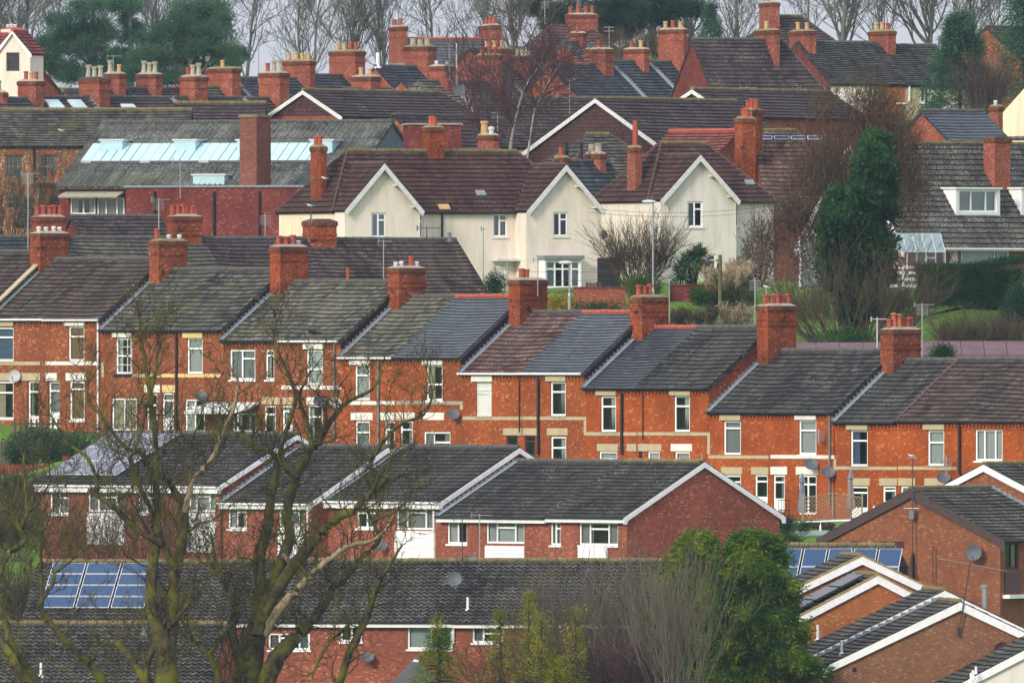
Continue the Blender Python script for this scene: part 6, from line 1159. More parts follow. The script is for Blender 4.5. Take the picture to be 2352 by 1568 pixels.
bush('shrub', 'low ivy at the foot of the ivy-clad tree', 'shrub', 1960, 775, 1027, 85, 18, 'leaf_ivy', 260, 14, .13, seed=33); bush('shrub', 'green shrub beside the hedge and white fence', 'shrub', 2080, 690, 1050, 45, 30, 'leaf_scrub', 200, 12, .12, seed=34)
bush('shrub', 'bushy rust-leaved shrub against the single-gabled cream house', 'shrub', 1740, 590, 1075, 42, 90, 'leaf_rust', 200, 8, .12, asp=.7, seed=35, stems=12, lo=.1); bush('shrub', 'upright dark climber on the cream house corner', 'shrub', 1722, 590, 1078, 16, 45, 'leaf_ivy', 110, 12, .11, seed=36)
# hedge
def hedge():
    Yh = 1046; m = Yh/PXM; x0, x1 = (2103-1176)*m, (2350-1176)*m; zt = (784-615)*m; zb = (784-702)*m; root = empty('hedge', 'clipped dark evergreen hedge at the right above the lawn', 'hedge', ((x0+x1)/2, Yh, zb)); GCTRL.append(tuple(root.location)); rg = np.random.default_rng(2)
    n = 2600; p = np.stack([rg.uniform(x0, x1, n), rg.uniform(-.9, .9, n), rg.uniform(zb, zt, n)], 1); side = rg.integers(0, 3, n); p[side == 0, 1] = -.9; p[side == 1, 2] = zt; p[:, 2] += np.where(p[:, 0] > (2230-1176)*m, (p[:, 0]-(2230-1176)*m)*.18*(side == 1), 0); p[:, 0] -= root.location[0]; p[:, 2] -= zb
    V, F = leafquads(p, rg.normal(0, 1, (n, 3)), 14, .12, .10, .6, rg); npmesh('foliage', V, F, 'leaf_hedge', root); mb = MB(); mb.box((x0-root.location[0]+.15, -.75, 0), (x1-root.location[0]-.15, .8, zt-zb-.15), 'leaf_hedge'); mb.build('core', root)
hedge()
def palm():
    b = P(1592, 660, 1058); root = empty('cabbage_palm', 'spiky cabbage palm in front of the single-gabled cream house', 'palm', b); GCTRL.append(b); tb = TB(); rg = random.Random(5); m = 1058/PXM; heads = [(-10*m, 0, 50*m), (14*m, 0, 66*m), (-26*m, 0, 30*m)]
    for h in heads: tb.tube([(0, 0, -.2), (h[0]*.6, 0, h[2]*.5), h], [.12, .1, .08], 7)
    tb.build('trunk', 'bark_dark', root); V, F = [], []
    for h in heads:
        for k in range(260):
            a = rg.uniform(0, 2*pi); e = rg.uniform(-.7, 1.5); d = nrm((cos(a)*cos(e), sin(a)*cos(e), sin(e))); L = rg.uniform(.9, 1.25); p0 = h; s_ = nrm((-sin(a), cos(a), 0)); w = .045; i = len(V)
            p1 = tuple(h[j]+d[j]*L*.6 for j in range(3)); p2 = (h[0]+d[0]*L, h[1]+d[1]*L, h[2]+d[2]*L-.22)
            V += [tuple(p0[j]-s_[j]*w for j in range(3)), tuple(p0[j]+s_[j]*w for j in range(3)), tuple(p1[j]+s_[j]*w for j in range(3)), tuple(p1[j]-s_[j]*w for j in range(3)), p2]; F += [(i, i+1, i+2, i+3), (i+3, i+2, i+4, i+4)]
    me = bpy.data.meshes.new('fronds'); me.from_pydata(V, [], [tuple(dict.fromkeys(f)) for f in F]); me.materials.append(MATS['leaf_palm']); o = bpy.data.objects.new('fronds', me); C.objects.link(o); o.parent = root
palm()
def pampas(label, px, pyb, Y, w, h, seed):
    b = P(px, pyb, Y); root = empty('pampas_grass', label, 'grass clump', b); GCTRL.append(b); m = Y/PXM; rg = np.random.default_rng(seed); tb = TB(); r2 = random.Random(seed); cen = []
    for k in range(60):
        x = r2.uniform(-.5, .5)*w*m; d = nrm((x*.5, r2.gauss(0, .25), 1.6)); L = h*m*r2.uniform(.7, 1); e = (x*.4+d[0]*L, d[1]*L, d[2]*L); tb.tube([(x*.4, 0, 0), (x*.4+d[0]*L*.5, d[1]*L*.5, d[2]*L*.55), e], [.012, .01, .008], 3)
        for q in range(6): cen.append((e[0]-d[0]*q*.09, e[1], e[2]-q*.09))
    tb.build('stems', 'twig_grey', root); cen = np.array(cen); V, F = leafquads(cen, np.tile([0, 0, 1.], (len(cen), 1)), 10, .05, .14, .35, rg); npmesh('plumes', V, F, 'leaf_straw', root)
    n = 500; a = rg.uniform(-1, 1, n); cc = np.stack([a*w*m*.4, rg.uniform(-.4, .4, n), rg.uniform(0, h*m*.45, n)], 1); V, F = leafquads(cc, np.stack([a, rg.normal(0, .3, n), np.ones(n)], 1), 8, .1, .4, .06, rg); npmesh('foliage', V, F, 'leaf_bush', root)
pampas('tall pampas grass with straw plumes right of the palm', 1665, 730, 1050, 90, 125, 1); pampas('second pampas clump partly behind the first, nearer the cream house', 1700, 705, 1056, 60, 110, 2)
# ------------------------------------------------------------------ upper slope plants
for i, (lb, pts) in enumerate([('leaning white-barked birch above the two-gabled cream house', [(1160,1060,40),(1165,960,36),(1185,860,32),(1212,740,28),(1240,640,24),(1290,530,20),(1335,470,15),(1388,400,8)]), ('slimmer birch right of the leaning one', [(1275,1060,30),(1290,960,24),(1320,760,20),(1350,690,18),(1410,570,14),(1460,480,10),(1515,400,6)])]):
    Y = 1118+i*6; bp = P(*t(12, pts[0][0], pts[0][1]), Y); root = empty('birch_tree', lb, 'tree', bp, 0, 'birches with purple twigs'); GCTRL.append(bp); q = []
    for x, y, w in pts: w_ = P(*t(12, x, y), Y); q.append((w_[0]-bp[0], 0, w_[2]-bp[2], w*.62/2.9226*Y/PXM/2))
    q = catmull(q, 5); tb = TB(); tb.tube([a[:3] for a in q], [max(.02, a[3]) for a in q], 7); tb.build('trunk', 'bark_birch', root); cr = TB(); rg = random.Random(50+i)
    for k in range(40):
        j = rg.randint(6, len(q)-1); grow(cr, q[j][:3], nrm((rg.gauss(0, .8), rg.gauss(0, .7), .8)), rg.uniform(1.2, 2.8), .03, 3, dict(lv=3, nch=(4, 4, 3), wig=.12, up=-.02, spr=.45, rat=.62, seg=5), rg, .009)
    cr.build('crown', 'twig_purple', root)
barebush('thicket', 'purple twig haze among the chimneys left of the birch', 1130, 330, 1135, 130, 290, 'twig_purple', 20, 41, .35, 3, (4, 4, 3), r=.04, fan=.5)
barebush('thicket', 'rust-brown shrubs in front of the purple upper roof', 1680, 212, 1268, 170, 90, 'twig_purple', 150, 43, .2, 2, (4, 4), r=.022, fan=.35, mn=.010)
barebush('thicket', 'brown scrub below the distant conifers', 1500, 150, 1350, 330, 85, 'twig_brown', 90, 44, .3, 2, (5, 4), r=.03, fan=.4, mn=.012)
barebush('thicket', 'bare thorn bush under the old mill windows at the left', 30, 560, 1120, 160, 260, 'twig_brown', 60, 45, .35, 2, (4, 4), r=.03, fan=.5)
barebush('thicket', 'dark twigs beside the low plain roof on the right', 2260, 260, 1180, 120, 140, 'twig_purple', 60, 46, .35, 2, (4, 4), r=.03, fan=.4)
# creeper on one chimney
bush('creeper', 'dark red creeper clinging to an old chimney', 'creeper', 428, 202, 1247, 17, 25, 'leaf_red', 90, 8, .14, asp=.7, seed=47)
# conifers
conifer('dark_conifer', 'large dark conifer beside the upper houses at the right', 2205, 255, 1200, 5.9, 4.4, 'leaf_pine', 51, n=1100, per=24, size=.2, asp=.3, jag=.35, shape=.8, spread=.2)
conifer('dark_conifer', 'small pointed conifer left of the pyramid roof', 1632, 130, 1400, 3.7, 1.9, 'leaf_pine', 52, n=300, per=20, size=.2, asp=.3)
conifer('dark_conifer', 'tall loose conifer cut by the right edge', 2355, 260, 1290, 11.0, 4.8, 'leaf_pine', 53, n=900, per=22, size=.24, asp=.3, jag=.4, lo=.3, spread=.3)
def pine(label, px, pyb, Y, blobs, seed, mat='leaf_pine', tr_r=.3, lean=0):
    b = P(px, pyb, Y); root = empty('pine_tree', label, 'tree', b, 0, 'pines and yews on the skyline'); GCTRL.append(b); rg = np.random.default_rng(seed); m = Y/PXM; cs, ds = [], []; tb = TB(); r2 = random.Random(seed)
    tb.tube([(0, 0, -.3), (lean*.5, 0, 4), (lean, 0, (pyb-blobs[0][1])*m)], [tr_r, tr_r*.7, .1], 7)
    for x, y, a, c in blobs:
        w = P(x, y, Y); cc = np.array([w[0]-b[0], rg.uniform(-1.5, 1.5), w[2]-b[2]])
        for k in range(7):
            o = cc+rg.normal(0, .42, 3)*np.array([a*m, 1.4, c*m]); f = rg.uniform(.3, .6); e, v = ell(34 if mat == 'leaf_ivy' else 50, o, (a*m*f, 1.2*f+.3, c*m*f*.75), rg, .2); cs.append(e); ds.append(v+np.array([0, 0, .4]))
        tb.tube([(lean*.5+r2.gauss(0, .3), 0, max(1, cc[2]*.5)), tuple(cc*.7+np.array([0, 0, cc[2]*.25])), tuple(cc)], [.12, .08, .03], 5)
    V, F = leafquads(np.concatenate(cs), np.concatenate(ds), 20, .2, .30 if mat == 'leaf_ivy' else .24, .5 if mat == 'leaf_ivy' else .2, rg); npmesh('crown', V, F, mat, root); tb.build('trunk', 'bark_grey', root); return root
IV = pine('tall tree swathed in dark ivy on the lawn', 1962, 795, 1034, [(2010,335,22,24),(2005,370,36,32),(2010,410,48,38),(1990,450,50,40),(2010,480,46,40),(1990,520,50,40),(2000,560,50,40),(1985,600,50,40),(1995,640,46,34),(1925,470,20,30),(1908,530,26,36),(1905,590,28,36),(1940,640,40,34),(1960,570,40,44),(1965,700,50,36),(1995,430,44,56),(1990,540,50,56)], 9, 'leaf_ivy', .25, lean=.95)
IV.name = 'ivy_clad_tree'; del IV['group']
pine('broad pine left of the chimneys with fine grey limbs showing', 215, 230, 1420, [(180,20,80,40),(140,95,65,40),(230,70,65,45),(115,150,50,34),(200,150,80,40),(255,175,60,30),(170,60,70,45),(150,180,60,24),(210,110,70,40)], 61)
pine('thin airy pine in the middle of the left skyline', 300, 230, 1425, [(290,10,60,30),(310,75,45,30),(280,130,40,20),(330,140,50,25)], 62)
pine('dense dark pine spreading right towards the sky gap', 440, 230, 1415, [(430,40,80,45),(490,20,65,35),(380,80,65,45),(470,90,80,40),(515,125,50,28),(430,140,80,36),(370,160,65,30),(540,128,22,14),(410,110,80,40),(340,120,50,40),(460,60,70,40),(330,170,60,26)], 63)
pine('dark evergreen mass right of the bare tall trees', 1330, 120, 1480, [(1330,10,80,45),(1250,20,55,34),(1400,15,80,45),(1350,55,70,34),(1430,55,70,30),(1290,45,60,34),(1380,80,50,18),(1225,0,40,30),(1440,20,70,45)], 64, 'leaf_dark')
pine('second dark evergreen above the brown scrub', 1500, 120, 1485, [(1490,8,80,40),(1550,5,70,36),(1460,40,60,26),(1520,40,60,24),(1590,20,40,26),(1500,30,80,30)], 65, 'leaf_dark')
# bare trees on the skyline
TG = 'bare trees along the skyline'
def bt(lb, px, yb, Y, H, r, seed, **k):
    k['nch'] = k.get('nch2', (8,5,4,3)); return baretree('bare_tree', lb, px, yb, Y, H*.78, r*.6, seed, group=TG, t0=.12, mn=.013, lvl=4, wig=.13, **{a: b for a, b in k.items()})
k1 = bt('many-stemmed bare tree, leftmost of the pale group in the sky gap', 690, 215, 1460, 15, .22, 71, trunks=2, spr=.42, L0=.42, nch=(11,6,4,3), up=.06, mat='bark_grey')
k2 = bt('tall bare tree with straight pale stems in the middle of the sky gap', 800, 215, 1470, 16, .26, 72, trunks=2, spr=.38, L0=.42, nch=(11,6,4,3), up=.06, mat='bark_grey')
k3 = bt('spreading bare tree with drooping outer twigs left of the slate roofed distant house', 1000, 190, 1475, 13, .24, 73, spr=.5, nch=(8,5,4,3), up=.02, lean=(-.1,0))
k4 = bt('sycamore with a smooth forked grey trunk left of the dark evergreens', 1195, 180, 1465, 14, .34, 74, spr=.45, lean=(-.22,0), nch=(7,5,4,3))
k5 = bt('big grey sycamore behind the dark roof at the top right', 1925, 170, 1440, 15, .42, 75, spr=.5, nch=(8,5,4,3), lean=(.12,0))
for a in ((k1, 'bare stems behind the left pines, nearest the left edge', 45, 200, 1500, (1.1,1.0), 1.0), (k3, 'dark bare tree behind the villa gable', 110, 200, 1490, (1.1,1.1), 2.0), (k2, 'bare tree filling the gap between the left pines', 340, 210, 1500, (1,1), .6), (k1, 'bare tree behind the dense dark pine', 470, 210, 1505, (1.1,1.05), 2.2), (k3, 'fine-twigged bare tree just right of the dense dark pine', 565, 205, 1470, (1.1,1.1), 3.0),
          (k2, 'slender bare tree at the right end of the sky gap', 885, 205, 1480, (.9,.95), 4.0), (k4, 'bare tree leaning over the slate roofed distant house', 1105, 180, 1490, (.95,1), 2.6), (k1, 'bare tree behind the conifer sapling and pyramid roof', 1690, 170, 1500, (1.2,1.0), 1.4), (k5, 'sycamore second from the right on the skyline', 2135, 170, 1445, (1,1.05), 1.9), (k4, 'thin sycamore between the two big right ones', 2040, 170, 1470, (.9,1), .8),
          (k3, 'bare tree behind the purple upper roof and its stack', 1860, 170, 1500, (1,1.1), .3), (k2, 'pale bare stems right of the dark upper conifer', 2215, 190, 1430, (1,1), 1.1), (k3, 'bare tree at the top right corner', 2290, 190, 1460, (1.1,1.15), 4.4), (k1, 'bare tree behind the dark evergreen mass', 1440, 150, 1510, (1.2,1.0), 5.0), (k5, 'bare sycamore behind the second dark evergreen', 1590, 160, 1515, (1,1), 2.4), (k2, 'dark bare stems at the very left of the skyline', 5, 200, 1495, (1.1,1.1), 3.3)):
    copytree(*a)

# ------------------------------------------------------------------ ground
def ground():
    pts = np.array(GCTRL+EXTRA, dtype=float)
    xs = np.concatenate([[-5000,-2500,-1200,-600,-300,-180], np.arange(-120, 121, 3.0), [180,300,600,1200,2500,5000]])
    ys = np.concatenate([[-800,-200,-60,-20,20,60,150,300,500,650,760,820], np.arange(850, 1500, 3.0), [1520,1560,1650,1800,2200,3000,5000,9000]])
    X, Y = np.meshgrid(xs, ys); Z = np.zeros_like(X)
    far = lambda x, y: np.interp(y, [-800,-60,20,150,500,850,960,1000,1060,1150,1300,1500,1650,9000], [-6,-3,-3,-20,-30,-20,-13,-8.5,1.5,5,10,14,12,6])
    base = far(X, Y); num = np.zeros_like(X); den = np.zeros_like(X)
    for x, y, z in pts:
        w = 1/(((X-x)**2+(Y-y)**2)/9+.3)**2; num += w*(z-far(x, y)); den += w
    Z = base+num/(den+.002)-.03
    V = np.stack([X, Y, Z], -1).reshape(-1, 3); nx, ny = len(xs), len(ys)
    i = np.arange(ny-1)[:, None]*nx+np.arange(nx-1)[None]; F = np.stack([i, i+1, i+nx+1, i+nx], -1).reshape(-1, 4)
    o = npmesh('ground', V, F, 'grass_ground', smooth=True); o['kind'] = 'structure'
    return xs, ys, Z
# ------------------------------------------------------------------ smaller things
def simple(name, label, cat, Y, build, base, group=None):
    o = empty(name, label, cat, P(base[0], base[1], Y), 0, group); GCTRL.append(tuple(o.location)); m = Y/PXM; build(o, m); return o
def lamp(label, px, ytop, ybase, Y, side):
    def f(o, m):
        H = (ybase-ytop)*m; mb = MB(); mb.lathe([(.09, 0), (.09, 1.2), (.055, 1.3), (.045, H)], 10, 'galv'); mb.build('pole', o); mb = MB(); mb.tube([(0, 0, H-.02), (side*.12, -.05, H+.03)], [.05, .05], 6, 'galv'); mb.build('bracket', o)
        mb = MB(); mb.lathe([(.02, 0), (.16, .03), (.19, .10), (.13, .17), (.03, .2)], 12, 'white_metal', (0, 0, 0)); h = mb.build('lamp_head', o); h.scale = (2.1, .9, .9); h.location = (side*.22, -.05, H-.02)
    simple('street_lamp', label, 'street lamp', Y, f, (px, ybase), 'grey street lamps')
lamp('tall grey street lamp between the cream houses', 1500, 466, 720, 1046, -1); lamp('shorter grey street lamp in front of the bay window', 1308, 606, 730, 1040, -1)
def pole(o, m):
    H = 165*m; mb = MB(); mb.lathe([(.12, 0), (.10, H)], 10, 'green_wood'); mb.build('pole', o); mb = MB(); mb.box((-.2, -.04, H-.35), (.1, .04, H-.25), 'green_wood'); mb.box((-.16, -.1, H-.75), (-.1, .1, H-.45), 'iron_black'); mb.build('fitting', o)
simple('telegraph_pole', 'weathered wooden telegraph pole beside the pampas grass', 'pole', 1044, pole, (1654, 750))
def wires():
    for k, (lb, a, b) in enumerate([('uppermost overhead wire between the cream houses', (1350, 478, 1075), (1790, 470, 1085)), ('thin overhead wire just below the uppermost', (1350, 487, 1075), (1790, 480, 1085)), ('overhead wire running from the telegraph pole to the bay window house', (1654, 600, 1044), (1210, 645, 1070)), ('overhead wire sagging left from the telegraph pole', (1654, 596, 1044), (1160, 620, 1066)), ('overhead wire from the telegraph pole to the right', (1654, 596, 1044), (1700, 612, 1070))]):
        A, B_ = P(*a), P(*b); mb = MB(); mb.tube([(A[0]+(B_[0]-A[0])*i/12, A[1]+(B_[1]-A[1])*i/12, A[2]+(B_[2]-A[2])*i/12-.35*4*(i/12)*(1-i/12)) for i in range(13)], .010, 4, 'wire_dark'); o = mb.build('overhead_wire'); tag(o, lb, 'wire', 'overhead wires')
wires()
def wall_thing(name, label, cat, x0, x1, yt, yb, Y, mat, cap=None, dy=0, th=.25, pan=None):
    m = Y/PXM; root = empty(name, label, cat, P(x0, yb, Y)); GCTRL.append(tuple(root.location)); L = (x1-x0)*m; H = (yb-yt)*m; mb = MB()
    if pan:
        n = max(1, int(L/pan)); 
        for i in range(n): q = (i % 3)*.012; mb.box((L*i/n+.01, dy*i/n+q, 0), (L*(i+1)/n-.01, dy*i/n+.05+q, H-(i*7 % 3)*.02), mat)
    else: mb.box((0, 0, -.5), (L, th, H), mat)
    mb.build('panel' if pan else 'brickwork', root)
    if cap: mb = MB(); mb.box((-.05, -.05, H), (L+.05, th+.05, H+.08), cap); mb.build('coping', root)
    return root
wall_thing('garden_wall', 'red brick garden wall below the bare winter shrub', 'wall', 1318, 1438, 662, 712, 1053, 'brick_modern', 'brick_maroon')
wall_thing('garden_wall', 'dark red brick garden wall under the palm', 'wall', 1536, 1668, 656, 700, 1056, 'brick_maroon', 'brick_maroon')
wall_thing('garden_shed', 'black garden shed right of the bay window house', 'shed', 1372, 1425, 592, 660, 1068, 'black_plastic', None, th=2)
wall_thing('fence', 'short dark brown fence panel beside the black shed', 'fence', 1345, 1382, 648, 664, 1063, 'fence_brown', None, th=.1, pan=.15)
wall_thing('fence', 'maroon painted garden fence at the left edge', 'fence', -40, 165, 1066, 1106, 975, 'fence_red', None, pan=.16, dy=0)
wall_thing('fence', 'taller maroon fence panel beside the pale solar array', 'fence', 143, 185, 1046, 1075, 976, 'fence_red', None, pan=.16)
wall_thing('fence', 'grey weathered board fence at the far left', 'fence', -30, 70, 1012, 1070, 990, 'fence_brown', None, pan=.16)
def picket(o, m):
    for i in range(9): mb = MB(); x = i*.28; mb.prism([(x, 0, 0), (x+.12, 0, 0), (x+.12, 0, .95), (x+.06, 0, 1.05), (x, 0, .95)], [(x, .04, 0), (x+.12, .04, 0), (x+.12, .04, .95), (x+.06, .04, 1.05), (x, .04, .95)], 'fence_brown'); mb.build('picket', o)
    mb = MB(); mb.box((-.1, .04, .25), (2.5, .08, .35), 'fence_brown'); mb.box((-.1, .04, .7), (2.5, .08, .8), 'fence_brown'); mb.build('rail', o)
simple('picket_fence', 'dark picket fence beside the white door of the leftmost house', 'fence', 1020, picket, (32, 1006))
# long low sheds behind the terrace
for lb, x0, x1, yt, Y in (('long low shed with a purple-brown felt roof behind the terrace ridge', 1822, 2040, 786, 1014), ('low shed with a faded purple roof running to the right edge', 2105, 2420, 783, 1010)):
    m = Y/PXM; root = empty('garden_shed', lb, 'shed', P(x0, 850, Y)); GCTRL.append(tuple(root.location)); L = (x1-x0)*m; H = (850-yt)*m; mb = MB(); mb.box((0, .1, -.5), (L, 3, H-.7), 'fence_brown'); mb.build('wall', root)
    mb = MB(); n = int(L/1.1)
    for i in range(n): mb.prism([(L*i/n, 0, H-.75), (L*(i+1)/n-.03, 0, H-.75), (L*(i+1)/n-.03, 3.2, H), (L*i/n, 3.2, H)], [(L*i/n, 0, H-.82), (L*(i+1)/n-.03, 0, H-.82), (L*(i+1)/n-.03, 3.2, H-.07), (L*i/n, 3.2, H-.07)], 'felt_purple')
    mb.build('roof', root)
# greenhouse and white fence
def ghouse(o, m):
    W, D, H, Rr = 135*m, 2.4, 1.5, 1.0; mb = MB()
    for x in [W*i/6 for i in range(7)]:
        mb.tube([(x, 0, 0), (x, 0, H), (x, D/2, H+Rr), (x, D, H), (x, D, 0)], .018, 5, 'white_grubby')
    for y, z in ((0, H), (D/2, H+Rr), (D, H), (0, .1)): mb.tube([(0, y, z), (W, y, z)], .018, 5, 'white_grubby')
    mb.build('frame', o); g = MB(); g.face([(0, 0, .1), (W, 0, .1), (W, 0, H), (0, 0, H)], 'glass'); g.face([(0, 0, H), (W, 0, H), (W, D/2, H+Rr), (0, D/2, H+Rr)], 'greenhouse_glass'); g.face([(W, 0, 0), (W, D, 0), (W, D, H), (W, D/2, H+Rr), (W, 0, H)], 'glass'); g.build('pane', o)
gh = simple('greenhouse', 'small white-framed greenhouse in front of the bungalow', 'greenhouse', 1060, ghouse, (2040, 642)); gh.rotation_euler = (0, 0, R(12))
def wf(o, m):
    for z in (.2, .55, .9, 1.2): mb = MB(); mb.box((0, 0, z), (4.2, .03, z+.14), 'paint_white'); mb.build('rail', o)
    for x in (0, 1.4, 2.8, 4.2): mb = MB(); mb.box((x-.05, .03, 0), (x+.05, .1, 1.4), 'paint_white'); mb.build('post', o)
simple('rail_fence', 'white rail fence behind the ivy-clad tree, by the greenhouse', 'fence', 1054, wf, (2015, 668)); 
def whitebits(o, m):
    mb = MB(); L = 3.2
    for i in range(14): mb.box((i*L/14, 0, 0), (i*L/14+.08, .03, 1.1), 'paint_white')
    mb.box((0, .03, 1.0), (L, .06, 1.08), 'paint_white'); mb.build('pickets', o)
# conservatory / white gazebo behind tree
def porch(o, m):
    mb = MB(); mb.prism([(0, 0, 3.0), (2.2, 0, 4.0), (4.4, 0, 3.0)], [(0, .15, 3.0), (2.2, .15, 4.0), (4.4, .15, 3.0)], 'paint_white'); mb.build('gable', o)
    for x in (0, 1.1, 2.2, 3.3, 4.3): mb = MB(); mb.box((x, 0, 0), (x+.12, .12, 3.0), 'paint_white'); mb.build('post', o)
    mb = MB(); mb.box((.1, .13, 0), (4.3, .18, 3.0), 'greenhouse_glass'); mb.build('pane', o)
simple('conservatory', 'white conservatory mostly hidden behind the ivy-clad tree', 'conservatory', 1068, porch, (1835, 668))
# terrace garden furniture
def parasol(mat):
    def f(o, m):
        mb = MB(); mb.lathe([(.22, 0), (.22, .08), (.03, .1), (.03, 2.5)], 10, 'grey_plastic'); mb.build('stand', o); mb = MB(); n = 12
        pr = [(.20, .55), (.22, .7), (.15, 1.4), (.10, 2.0), (.17, 2.05), (.10, 2.3), (.02, 2.5)]
        for i in range(len(pr)-1):
            for j in range(n):
                a, b = 2*pi*j/n, 2*pi*(j+1)/n; ra = lambda q, k: pr[q][0]*(1.15 if k % 2 else .8); mb.face([(ra(i, j)*cos(a), ra(i, j)*sin(a), pr[i][1]), (ra(i, j+1)*cos(b), ra(i, j+1)*sin(b), pr[i][1]), (ra(i+1, j+1)*cos(b), ra(i+1, j+1)*sin(b), pr[i+1][1]), (ra(i+1, j)*cos(a), ra(i+1, j)*sin(a), pr[i+1][1])], mat)
        mb.build('canopy', o)
    return f
simple('parasol', 'closed grey-blue parasol left of the trellis', 'parasol', 966, parasol('blue_cloth'), T(33,862,500), 'closed garden parasols'); simple('parasol', 'closed mauve parasol beside the white door', 'parasol', 962, parasol('mauve_cloth'), T(33,1188,475), 'closed garden parasols')
def trellis(o, m):
    mb = MB(); W, H = 2.9, 1.15
    for i in range(22):
        x = i*W/16
        for p_, q_, yy in (((min(W, x), max(0, x-W)), (max(0, x-H), min(H, x)), 0), ((max(0, W-x), max(0, x-W)), (min(W, W-x+H), min(H, x)), .02)):
            if math.dist(p_, q_) > .05: mb.tube([(p_[0], yy, p_[1]), (q_[0], yy, q_[1])], .014, 4, 'wood_pale')
    mb.tube([(0, 0, H-.1), (W*.5, 0, H+.15), (W, 0, H-.1)], .03, 5, 'wood_pale'); mb.tube([(0, 0, 0), (W, 0, 0)], .03, 5, 'wood_pale'); mb.build('lattice', o)
    for x in (0, W/2, W): mb = MB(); mb.box((x-.04, -.04, -.6), (x+.04, .04, H+.1), 'wood_pale'); mb.build('post', o)
simple('trellis', 'arched wooden trellis panel in front of the white French doors', 'trellis', 960, trellis, T(33,868,470))
def deck(o, m):
    mb = MB(); mb.box((0, 0, -.6), (5.4, 2.0, 0), 'fence_brown'); mb.build('side', o); mb = MB(); mb.prism([(-.1, -.2, -.05), (5.5, -.2, .0), (5.5, 2.1, .35), (-.1, 2.1, .3)], [(-.1, -.2, -.11), (5.5, -.2, -.06), (5.5, 2.1, .28), (-.1, 2.1, .24)], 'lead'); mb.build('roof', o)
simple('garden_shed', 'low shed with a grey-green flat roof left of the dark-barged house', 'shed', 950, deck, T(33,810,590))
def rail(o, m):
    mb = MB(); mb.tube([(0, 0, .55), (1.3, 0, .6), (1.3, 0, .35)], .04, 6, 'paint_white'); mb.tube([(1.3, 0, .6), (3.9, 0, .68)], .05, 6, 'paint_white'); mb.tube([(0, 0, .55), (0, 0, 0)], .04, 6, 'paint_white'); mb.tube([(1.3, 0, .4), (1.3, 0, 0)], .05, 6, 'paint_white'); mb.build('rail', o)
    mb = MB(); mb.box((3.85, -.1, .5), (4.1, .1, 1.35), 'paint_white'); mb.build('post', o)
simple('railing', 'white railing with a taller end post on the garden terrace', 'railing', 952, rail, T(33,805,565))
def chairs(o, m):
    mb = MB(); mb.box((0, 0, .42), (.5, .5, .46), 'iron_black'); mb.build('seat', o); mb = MB()
    for i in range(5): mb.tube([(i*.125, .5, .45), (i*.125, .58, .95)], .014, 4, 'iron_black')
    mb.tube([(0, .58, .95), (.5, .58, .95)], .02, 4, 'iron_black'); mb.build('backrest', o)
    for x, y in ((0, 0), (.5, 0), (0, .5), (.5, .5)): mb = MB(); mb.tube([(x, y, 0), (x, y, .44)], .018, 4, 'iron_black'); mb.build('leg', o)
simple('garden_chair', 'black metal garden chair by the end of the blank brick gable', 'chair', 957, chairs, T(33,706,470))
def tent(o, m):
    W = 100*m; mb = MB(); ap = (W*.55, 1.2, 1.35)
    c = [(0, 0, .15), (W, 0, .15), (W, 2.4, .15), (0, 2.4, .15)]
    for i in range(4): mb.face([c[i], c[(i+1) % 4], ap], 'canvas_grey')
    mb.prism([(W*.5, 1.0, 1.2), (W*.6, 1.0, 1.2), (W*.6, 1.4, 1.2), (W*.5, 1.4, 1.2)], [(W*.48, .95, 1.1), (W*.62, .95, 1.1), (W*.62, 1.45, 1.1), (W*.48, 1.45, 1.1)], 'paint_white'); mb.build('canopy', o)
    for q in c: mb = MB(); mb.tube([(q[0], q[1], -2), (q[0], q[1], .2)], .03, 5, 'grey_plastic'); mb.build('pole', o)
simple('gazebo', 'small grey gazebo canopy at the bottom beside the yellow-green sprigs', 'gazebo', 892, tent, (900, 1575))
def wline(o, m):
    mb = MB(); mb.tube([(0, 0, -.5), (0, 0, .9), (0, 0, 1.0)], .03, 6, 'teal'); 
    mb.tube([(-.1, 0, 1.0), (1.7, 0, .95)], .025, 5, 'teal'); mb.tube([(0, 0, .3), (.9, 0, .95)], .02, 5, 'teal'); mb.build('frame', o)
simple('washing_line', 'teal washing line frame behind the pale solar array', 'washing line', 975, wline, T(21,620,1500))
# wall lantern things kept small
# ------------------------------------------------------------------ birds
def bird(label, px, py, Y, L, col, col2, flip=1, group=None, name='gull', cat='gull'):
    m = Y/PXM; b = P(px, py, Y); mb = MB(); n = 9; pts, rad = [], []
    prof = [(-.50, .015, .16), (-.36, .05, .17), (-.18, .10, .18), (0, .13, .20), (.16, .12, .23), (.27, .075, .30), (.33, .055, .345), (.39, .062, .37), (.45, .04, .37), (.48, .012, .36)]
    mb.tube([(flip*x*L, 0, z*L) for x, r, z in prof], [r*L for x, r, z in prof], 10, col); o = mb.build(name, None, True); o.location = b; tag(o, label, cat, group)
    k = MB(); k.tube([(flip*.47*L, 0, .36*L), (flip*.56*L, 0, .345*L)], [.02*L, .006*L], 6, 'beak' if col != 'crow_black' else col); k.build('beak', o)
    w = MB()
    for s_ in (-1, 1): w.tube([(flip*.14*L, s_*.10*L, .24*L), (flip*-.1*L, s_*.12*L, .22*L), (flip*-.35*L, s_*.05*L, .18*L), (flip*-.56*L, s_*.02*L, .16*L)], [.05*L, .075*L, .04*L, .01*L], 6, col2); 
    w.build('wings', o)
    g = MB()
    for s_ in (-1, 1): g.tube([(0, s_*.04*L, .10*L), (0, s_*.04*L, 0)], .010*L*1.5, 4, 'beak' if col != 'crow_black' else col)
    g.build('legs', o)
GB = 'gulls perched around the roofs'
